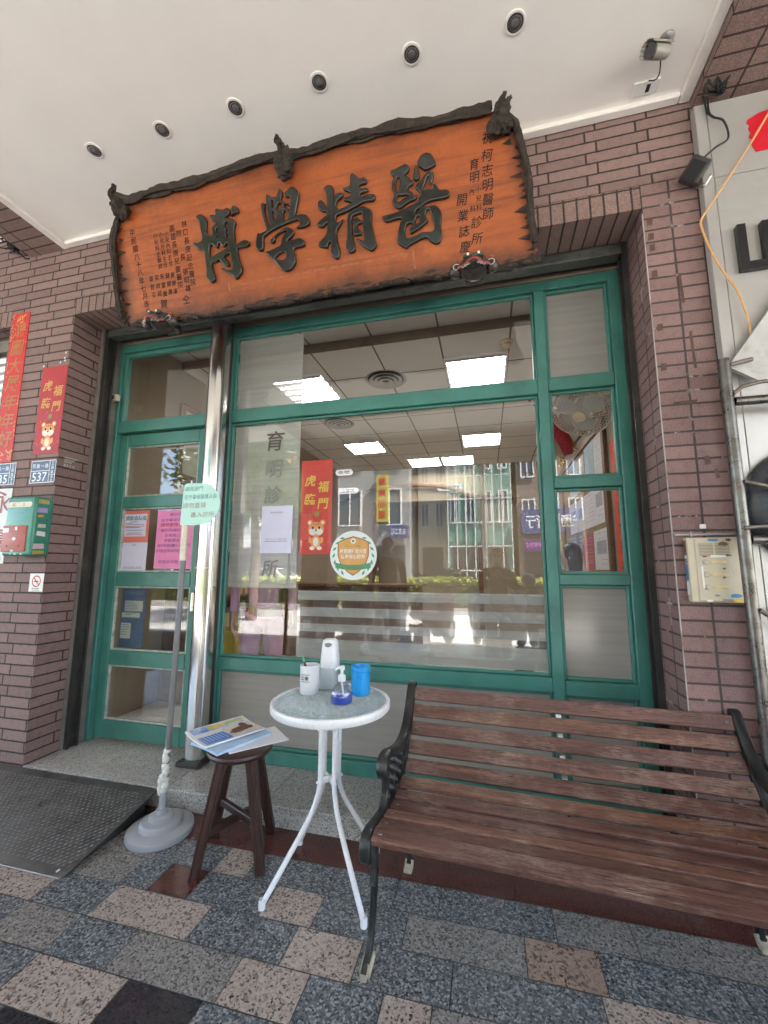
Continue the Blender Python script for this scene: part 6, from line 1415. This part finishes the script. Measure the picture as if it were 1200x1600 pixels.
def tree(label, x, y_, h, cr, kind):
    t = thing('palm_tree' if kind == 'palm' else 'street_tree', label, 'tree', (x, y_, 0)); rr = random.Random(int(x * 10) + 77)
    BARK = paint('bark', (.12, .09, .065), .9, .3, 12, .4)
    m = MB(); m.tube([(x, y_, -.1), (x + .06, y_, h * .3), (x - .04, y_ + .05, h * .62), (x, y_, h * .8)], [.16, .13, .10, .05], 10)
    if kind != 'palm':
        for k in range(7):
            a = k * .9; m.tube([(x, y_, h * (.42 + .04 * k)), (x + math.cos(a) * cr * .5, y_ + math.sin(a) * cr * .5, h * (.6 + .04 * k)), (x + math.cos(a) * cr * .85, y_ + math.sin(a) * cr * .85, h * (.68 + .04 * k))], [.06, .04, .015], 6)
    m.build('trunk', BARK, t, smooth=60)
    m = MB()
    if kind == 'palm':
        for k in range(17):
            a = k * 2.4; d = Vector((math.cos(a), math.sin(a), 0)); up_ = rr.uniform(.2, .9)
            P_ = [Vector((x, y_, h * .8)) + d * cr * u + Vector((0, 0, up_ * u * cr * .9 - 1.3 * u * u * cr)) for u in (0, .25, .5, .75, 1)]
            for p, q_ in zip(P_, P_[1:]):
                for j in range(5):
                    c = p.lerp(q_, j / 5); sd = d.cross(Vector((0, 0, 1)))
                    for s_ in (-1, 1): m.face([c, c + sd * s_ * cr * .22 + d * .05 + Vector((0, 0, -.10)), c + d * .06])
    else:
        for k in range(5200):
            cl = rr.randrange(26); q2 = random.Random(cl * 7 + int(x * 3)); a, el = q2.uniform(0, 6.28), q2.uniform(-.5, 1.3); rd = q2.uniform(.35, 1.) * cr
            c = Vector((x + rd * math.cos(a) * math.cos(el), y_ + rd * math.sin(a) * math.cos(el), h * .72 + rd * math.sin(el) * .9)) + Vector((rr.gauss(0, .3), rr.gauss(0, .3), rr.gauss(0, .24))) * cr * .5
            u = Vector((rr.uniform(-1, 1), rr.uniform(-1, 1), rr.uniform(-.6, .6))).normalized() * rr.uniform(.07, .13); n = u.orthogonal().normalized() * u.length * .5; m.face([c - u, c - n, c + u, c + n])
    m.build('crown', paint('leaf_canopy', (.11, .20, .035) if kind != 'palm' else (.05, .10, .03), .5, .4, 2.5), t, keepn=True)
tree('leafy street tree by the kerb beyond the arcade column', -6.4, -5.4, 5.4, 2.1, 'broad')
tree('leafy street tree on the median seen beside the grey shop house', -10.5, -13.6, 6.0, 2.0, 'broad')
tree('small palm tree in front of the purple shop', 4.3, -16.2, 4.4, 1.4, 'palm')
def car(label, x, y_, col, long=4.3):
    t = thing('parked_car', label, 'car', (x, y_, -.12)); pm = paint('car_paint', col, .2, .03); z0 = -.12; L = long / 2
    prof = [(-L, .38), (-L + .05, .72), (-L + .5, .86), (-L + 1.0, .92), (-L + 1.55, 1.38), (-.0, 1.46), (L - 1.35, 1.40), (L - .75, .98), (L - .1, .90), (L, .70), (L - .02, .36), (L - .5, .26), (-L + .5, .26)]
    m = MB(); m.prism(prof, lambda p: (x + p[0], y_ - .84, z0 + p[1]), lambda p: (x + p[0], y_ + .84, z0 + p[1])); bmesh.ops.bevel(m.bm, geom=m.bm.edges[:], offset=.05, segments=2, affect='EDGES'); m.build('body', pm, t, smooth=40)
    gm = paint('car_glass', (.03, .035, .04), .06)
    for s_ in (-1, 1):
        for a, b2, c, d in ((-L + 1.15, -L + 1.6, -.05, -.05), (.02, .02, L - 1.4, L - .98)):
            m = MB(); yq = y_ + s_ * .843; m.face([(x + a, yq, z0 + .95), (x + d, yq, z0 + .95), (x + c, yq, z0 + 1.34), (x + b2, yq, z0 + 1.34)]); m.build('window', gm, t)
    for s_ in (-1, 1):
        m = MB(); e = s_ * L; m.face([(x + (-L + 1.02 if s_ < 0 else L - .78), y_ - .7, z0 + .96), (x + (-L + 1.02 if s_ < 0 else L - .78), y_ + .7, z0 + .96), (x + (-L + 1.50 if s_ < 0 else L - 1.28), y_ + .62, z0 + 1.38), (x + (-L + 1.50 if s_ < 0 else L - 1.28), y_ - .62, z0 + 1.38)])
        for vv in m.bm.verts: vv.co.x += s_ * .035; vv.co.z += .02
        m.build('windscreen', gm, t)
    for a in (-L + .85, L - .85):
        for s_ in (-1, 1):
            m = MB(); m.lathe((x + a, y_ + s_ * .76, z0 + .32), [(.20, -.10), (.30, -.10), (.32, -.07), (.32, .07), (.30, .10), (.20, .10)], 24, 'Y', caps=False); wh = m.build('wheel', RUBBER, t, smooth=40)
            m = MB(); m.lathe((x + a, y_ + s_ * .76, z0 + .32), [(.0, s_ * .07), (.12, s_ * .09), (.20, s_ * .075)], 16, 'Y', caps=False); m.build('rim', ALU, wh, smooth=40)
    for s_ in (-1, 1):
        m = MB()
        m.box(x - L - .012, x - L + .06, y_ + s_ * .62 - .14, y_ + s_ * .62 + .14, z0 + .62, z0 + .74, .01); m.build('headlight', WHITEP, t)
        m = MB(); m.box(x + L - .06, x + L + .010, y_ + s_ * .62 - .14, y_ + s_ * .62 + .14, z0 + .68, z0 + .80, .01); m.build('tail_light', REDI, t)
car('silver grey sedan passing behind the median hedge', -5.6, -15.6, (.24, .25, .28)); car('dark blue car behind the silver sedan', -2.2, -16.6, (.05, .06, .09), 3.9); car('white car on the far lane behind the others', -11.8, -15.6, (.72, .72, .72))
def scooter(label, x, y_, col, hel, rz):
    """parked scooter nose towards the street"""
    t = thing('motor_scooter', label, 'scooter', (x, y_, -.12 if y_ < -2.5 else 0)); z0 = -.12 if y_ < -2.5 else 0.; pm = paint('scooter_paint', col, .22, .05)
    Q = lambda a, b2, c: (x + a, y_ + b2, z0 + c)
    for b2 in (-.62, .60):
        m = MB(); m.lathe(Q(0, b2, .24), [(.14, -.05), (.215, -.05), (.24, -.03), (.24, .03), (.215, .05), (.14, .05)], 24, 'X', caps=False); wh = m.build('wheel', RUBBER, t, smooth=40)
        m = MB(); m.lathe(Q(0, b2, .24), [(0, -.03), (.14, -.045), (.14, .045), (0, .03)], 14, 'X', caps=False); m.build('rim', ALU, wh, smooth=40)
    m = MB(); m.tube([Q(0, .88, .60), Q(0, .70, .66), Q(0, .35, .62), Q(0, .12, .45), Q(0, -.08, .30), Q(0, -.32, .32), Q(0, -.45, .55), Q(0, -.47, .80), Q(0, -.42, .92)], [.05, .13, .17, .15, .12, .12, .15, .13, .09], 12, flat=1.1); m.build('body_shell', pm, t, smooth=60)
    m = MB(); m.tube([Q(0, .86, .72), Q(0, .6, .78), Q(0, .25, .76), Q(0, .10, .72)], [.06, .12, .13, .09], 12, flat=1.1, up=(1, 0, 0)); m.build('seat', BLACKC, t, smooth=60)
    m = MB(); m.tube([Q(-.32, -.33, 1.02), Q(-.15, -.40, .99), Q(0, -.43, .97), Q(.15, -.40, .99), Q(.32, -.33, 1.02)], .016, 8); m.tube([Q(0, -.43, .95), Q(0, -.58, .50), Q(0, -.62, .26)], .03, 8); hb = m.build('handlebar', DARKM, t, smooth=60)
    for s_ in (-1, 1):
        m = MB(); m.tube([Q(.20 * s_, -.38, 1.0), Q(.26 * s_, -.40, 1.12), Q(.31 * s_, -.40, 1.17)], .006, 6); m.ball(Q(.35 * s_, -.40, 1.19), (.055, .015, .035), 2); m.build('mirror', DARKM, hb, smooth=60)
    m = MB(); m.ball(Q(0, -.60, .78), (.09, .05, .08), 2); m.build('headlight', paint('lamp_lens', (.60, .60, .58), .1), t, smooth=60)
    m = MB(); m.ball(Q(0, .90, .64), (.09, .03, .04), 2); m.build('tail_light', REDI, t, smooth=60)
    m = MB(); m.box(x - .07, x + .07, y_ + .925, y_ + .93, z0 + .38, z0 + .50); m.build('number_plate', WHITEP, t)
    if hel:
        h = thing('helmet', hel[0], 'helmet', Q(*hel[2])); c = Vector(Q(*hel[2])) + Vector((0, 0, .115))
        q_ = MB(); q_.ball(c, (.125, .145, .12), 3); bmesh.ops.bisect_plane(q_.bm, geom=q_.bm.verts[:] + q_.bm.edges[:] + q_.bm.faces[:], plane_co=c - Vector((0, 0, .08)), plane_no=(0, 0, -1), clear_outer=True); q_.build('shell', paint('helmet_shell', hel[1], .15), h, smooth=70)
        q_ = MB(); q_.tube([c + Vector((.122 * math.cos(R(a)), -.142 * math.sin(R(a)), -.02)) for a in range(30, 151, 15)], .022, 6, flat=.3, up=(0, 0, 1)); q_.build('visor', paint('visor_smoke', (.05, .05, .055), .1), h, smooth=60)
    t.rotation_euler = (0, 0, R(rz))
    return t
scooter('white scooter with a cream helmet on its mirror parked by the kerb', -1.55, -1.85, (.62, .62, .60), ('cream helmet hanging over the handlebar of the white scooter', (.70, .64, .52), (.02, -.42, 1.0)), 0)
scooter('red scooter parked by the kerb beside the white one', -.85, -1.95, (.42, .03, .03), None, 14)
scooter('black scooter with a grey helmet parked by the kerb beside the brick column', .72, -2.0, (.03, .03, .035), ('grey helmet hanging over the handlebar of the black scooter', (.22, .24, .27), (-.05, -.42, 1.0)), 0)
scooter('blue grey scooter parked by the kerb between the red and the black ones', -.12, -2.0, (.10, .13, .17), None, -9)
scooter('maroon scooter parked by the kerb next to the white one', -2.05, -1.9, (.16, .03, .04), None, -12)
scooter('silver scooter parked by the kerb next to the blue grey one', .34, -1.9, (.25, .26, .27), None, 17)
scooter('dark green scooter parked by the kerb beside the potted plant', -2.6, -2.0, (.05, .09, .08), None, 10)
t = thing('lamp_post', 'grey street lamp post on the median in front of the green netting', 'lamp post', (-.05, -10.2, 0))
m = MB(); m.tube([(-.05, -8.6, 0), (-.05, -8.6, 7.5), (-.05, -8.0, 8.0), (-.05, -7.0, 8.1)], [.09, .06, .05, .04], 10); m.build('pole', ALU, t, smooth=60)
m = MB(); m.box(-.2, .1, -7.4, -6.7, 8.03, 8.16, .03); m.build('lamp_head', GREYP, t)
t = thing('potted_plant', 'leafy potted plant by the street side of the arcade', 'plant', (-1.95, -.75, 0))
m = MB(); m.lathe((-1.95, -.75, 0), [(0, .001), (.14, .001), (.18, .30), (.19, .31), (.19, .34), (.16, .34), (.15, .30), (0, .29)], 24); m.build('pot', paint('terracotta', (.34, .14, .08), .8), t, smooth=40)
m = MB(); rr = random.Random(3)
for i in range(42):
    a = rr.uniform(0, 6.28); d = Vector((math.cos(a), math.sin(a), 0)); L = rr.uniform(.3, .6); h = rr.uniform(.4, .8); p0 = Vector((-1.95, -.75, .3)); n = d.cross(Vector((0, 0, 1))) * .03
    P_ = [p0 + d * L * u + Vector((0, 0, h * u - .35 * u * u * h)) for u in (0, .4, .75, 1)]
    for k, (p, q_) in enumerate(zip(P_, P_[1:])): m.face([p - n * (.5, 1, .7)[k], p + n * (.5, 1, .7)[k], q_ + n * (1, .7, .02)[k], q_ - n * (1, .7, .02)[k]])
m.build('foliage', paint('plant_leaf', (.06, .13, .03), .4, .3), t, keepn=True)
# ------------------------------------------------------------------ people
def skin_mesh(verts, edges, root=0, sub=2):
    """verts: (x, y, z, rx, ry); grows one continuous surface over the joints"""
    me = bpy.data.meshes.new('s'); me.from_pydata([v[:3] for v in verts], edges, []); o = bpy.data.objects.new('s', me); COL.objects.link(o)
    o.modifiers.new('skin', 'SKIN').use_smooth_shade = True
    if not me.skin_vertices:
        bpy.context.view_layer.objects.active = o; bpy.ops.mesh.customdata_skin_add()
    for i, v in enumerate(verts):
        sv = me.skin_vertices[0].data[i]; sv.radius = (v[3], v[4] if len(v) > 4 else v[3]); sv.use_root = (i == root)
    s_ = o.modifiers.new('sub', 'SUBSURF'); s_.levels = sub; s_.render_levels = sub
    bpy.context.view_layer.update()
    r = bpy.data.meshes.new_from_object(o.evaluated_get(bpy.context.evaluated_depsgraph_get())); bpy.data.objects.remove(o); return r
def person(label, loc, rz, top, trousers, hair='short', pose='stand', arms='down', hgt=1.70, shoe=None):
    k = hgt / 1.70; t = thing('person', label, 'person', loc); sit = pose == 'sit'; hz = .50 if sit else .92
    rot = Matrix.Rotation(R(rz), 4, 'Z'); W = lambda p: Vector(loc) + (rot @ (Vector(p[:3]) * k))
    def put(name, data, mat):
        m = MB()
        for verts, edges, root in data:
            me = skin_mesh([(*W(v), v[3] * k, (v[4] if len(v) > 4 else v[3]) * k) for v in verts], edges, root); m.bm.from_mesh(me); bpy.data.meshes.remove(me)
        return m.build(name, mat, t, smooth=80)
    chain = lambda n, s=0: [(s + i, s + i + 1) for i in range(n - 1)]
    # facing -Y
    sh = hz + .50
    arm = {}
    for s_ in (-1, 1):
        S = (.19 * s_, .01, sh - .02)
        if arms == 'down': E, Hn = (.235 * s_, .03, sh - .30), (.235 * s_, -.04, sh - .54)
        elif arms == 'phone': E, Hn = (.25 * s_, -.06, sh - .25), (.07 * s_, -.30, sh - .08)
        else: E, Hn = (.25 * s_, -.05, sh - .27), (.12 * s_, -.26, sh - .33)
        arm[s_] = (S, E, Hn)
    body = [(0, .01, hz, .155, .115), (0, .0, hz + .16, .125, .095), (0, 0, hz + .34, .155, .11), (0, .005, sh - .02, .12, .085), (0, .005, sh + .07, .052, .052)]
    be = chain(5); v = list(body)
    for s_ in (-1, 1):
        S, E, Hn = arm[s_]; b0 = len(v); v += [(*S, .062), (*E, .046), (*[E[i] * .1 + Hn[i] * .9 for i in range(3)], .036)]; be += [(3, b0), (b0, b0 + 1), (b0 + 1, b0 + 2)]
    put('top', [(v, be, 0)], top)
    legs = []; v = [(0, .01, hz + .03, .15, .11)]; e = []
    for s_ in (-1, 1):
        b0 = len(v)
        if sit: v += [(.10 * s_, -.02, hz - .02, .090), (.11 * s_, -.42, hz - .02, .066), (.11 * s_, -.44, .25, .052), (.11 * s_, -.43, .085, .046)]
        else: v += [(.095 * s_, .0, hz - .12, .094), (.10 * s_, -.015, .48, .072), (.102 * s_, .005, .28, .068), (.105 * s_, .015, .085, .064)]
        e += [(0, b0)] + chain(4, b0)
    put('trousers', [(v, e, 0)], trousers)
    m = MB()
    for s_ in (-1, 1):
        yq = -.43 if sit else .01
        m.tube([W((.105 * s_, yq + .06, .045)), W((.105 * s_, yq - .02, .05)), W((.11 * s_, yq - .12, .038)), W((.112 * s_, yq - .19, .026))], [.042 * k, .050 * k, .046 * k, .026 * k], 12, flat=.9)
    m.build('shoes', shoe or BLACKC, t, smooth=60)
    # head, neck, hands: skin
    hz2 = sh + .215
    m = MB()
    m.ball(W((0, .0, hz2)), (.077 * k, .092 * k, .112 * k), 4); c = W((0, 0, hz2))
    inv = rot.inverted()
    for vv in m.bm.verts:
        p = inv @ (vv.co - c) / k
        if p.z < 0: p.x *= 1 + .55 * p.z / .112 * .6; p.y = p.y * (1 + .25 * p.z / .112) - .012 * (-p.z / .112)
        if p.y < 0:                                            # nose, brow, eye sockets, mouth
            g = lambda x, z, sx, sz: math.exp(-((p.x - x) / sx) ** 2 - ((p.z - z) / sz) ** 2)
            p.y -= .024 * g(0, -.024, .013, .018) + .012 * g(0, .0, .009, .022) + .006 * g(0, -.062, .02, .008) + .006 * g(0, .028, .04, .008) - .009 * (g(.03, .004, .014, .010) + g(-.03, .004, .014, .010))
        vv.co = c + rot @ (p * k)
    for s_ in (-1, 1): m.ball(W((.078 * s_, .008, hz2 - .012)), (.012 * k, .022 * k, .030 * k), 2)
    m.tube([W((0, .012, sh + .03)), W((0, .008, sh + .09)), W((0, .004, sh + .14))], [.056 * k, .050 * k, .052 * k], 14)
    for s_ in (-1, 1):
        S, E, Hn = arm[s_]; E, Hn = Vector(E), Vector(Hn); d = (Hn - E).normalized(); sd = Vector((0, -1, 0)) if arms == 'down' else Vector((-s_, 0, .2)).normalized(); sd = (sd - d * sd.dot(d)).normalized(); nn = d.cross(sd)
        w0 = Hn - d * .03; m.tube([W(w0), W(Hn + d * .02), W(Hn + d * .06), W(Hn + d * .095)], [.026 * k, .034 * k, .040 * k, .034 * k], 12, flat=.5, up=tuple(rot.to_3x3() @ sd))
        for i, L in enumerate((.062, .072, .066, .052)):
            a = Hn + d * .088 + sd * (.030 - .019 * i); cu_ = nn * (.022 if arms == 'down' else -.03) * s_
            m.tube([W(a), W(a + d * L * .5 + cu_ * .3), W(a + d * L * .85 + cu_ * .9), W(a + d * L + cu_ * 1.3)], [.0092 * k, .0085 * k, .0078 * k, .006 * k], 8)
        a = Hn + d * .03 + sd * .030; m.tube([W(a), W(a + d * .03 + sd * .022), W(a + d * .055 + sd * .024 + nn * .008)], [.012 * k, .010 * k, .007 * k], 8)
    m.build('body', SKIN, t, smooth=80)
    m = MB()
    for s_ in (-1, 1): m.ball(W((.030 * s_, -.079, hz2 + .004)), (.011 * k, .007 * k, .008 * k), 2)
    m.build('eyes', BLACKG, t, smooth=60)
    m = MB(); c = W((0, .014, hz2 + .016)); m.ball(c, (.088 * k, .098 * k, .112 * k), 4)
    rr = random.Random(5)
    keep = []
    for vv in m.bm.verts:
        p = inv @ (vv.co - c) / k; 
        if p.y < -.045 and p.z < .055: p.y = -.045 + (p.y + .045) * .2
        if p.z < -.02: p.z = -.02 + (p.z + .02) * (.75 if hair == 'short' else 2.1); p.y = max(p.y, -.02); p.x *= 1.03 if hair != 'short' else .97
        vv.co = c + rot @ (p * k) + Vector((rr.uniform(-.002, .002), rr.uniform(-.002, .002), 0))
    m.build('hair', HAIR, t, smooth=70)
    m = MB(); n = 9; rows = []
    for j in range(4):
        z = -.018 - .026 * j; rows.append([W((.070 * math.sin(R(-62 + 124 * i / (n - 1))) * (1 - .06 * j), -.108 * math.cos(R((-62 + 124 * i / (n - 1)) * .9)) - .004 + .006 * j * j * .3 + .004, hz2 + z)) for i in range(n)])
    for j in range(3):
        for i in range(n - 1): m.face([rows[j][i], rows[j][i + 1], rows[j + 1][i + 1], rows[j + 1][i]])
    mk = m.build('face_mask', paint('mask_blue_white', (.58, .70, .74), .8), t, smooth=60); sm = mk.modifiers.new('solid', 'SOLIDIFY'); sm.thickness = .003
    return t, W
person('nurse in pink scrubs standing inside beside the yellow bin', (-1.75, 3.02, .10), 25, PINKC, PINKC, 'short', 'stand', 'down', 1.60, WHITEP)
person('person with dark bobbed hair and a face mask sitting inside under the notice board', (.665, 3.66, .24), -112, GREYC, BLACKC, 'bob', 'sit', 'lap', 1.62)
t = thing('waiting_stool', 'grey stool carrying the masked person inside the waiting room', 'stool', (.65, 3.66, .1))
m = MB(); m.lathe((.645, 3.66, .24), [(.0, .37), (.18, .37), (.19, .39), (.18, .41), (0, .415)], 28); m.build('seat', GREYC, t, smooth=40)
m = MB(); m.lathe((.645, 3.66, .10), [(0, .0), (.2, .0), (.19, .03), (.03, .05), (.03, .51)], 24); m.build('pedestal', ALU, t, smooth=40)
person('person in black taking the photograph under the arcade', (.12, -.52, 0), 180, BLACKC, BLACKC, 'short', 'stand', 'phone', 1.52)
person('person in dark clothes waiting under the arcade beside the photographer', (-1.35, -.62, 0), 165, GREYC, BLACKC, 'short', 'stand', 'down', 1.68)
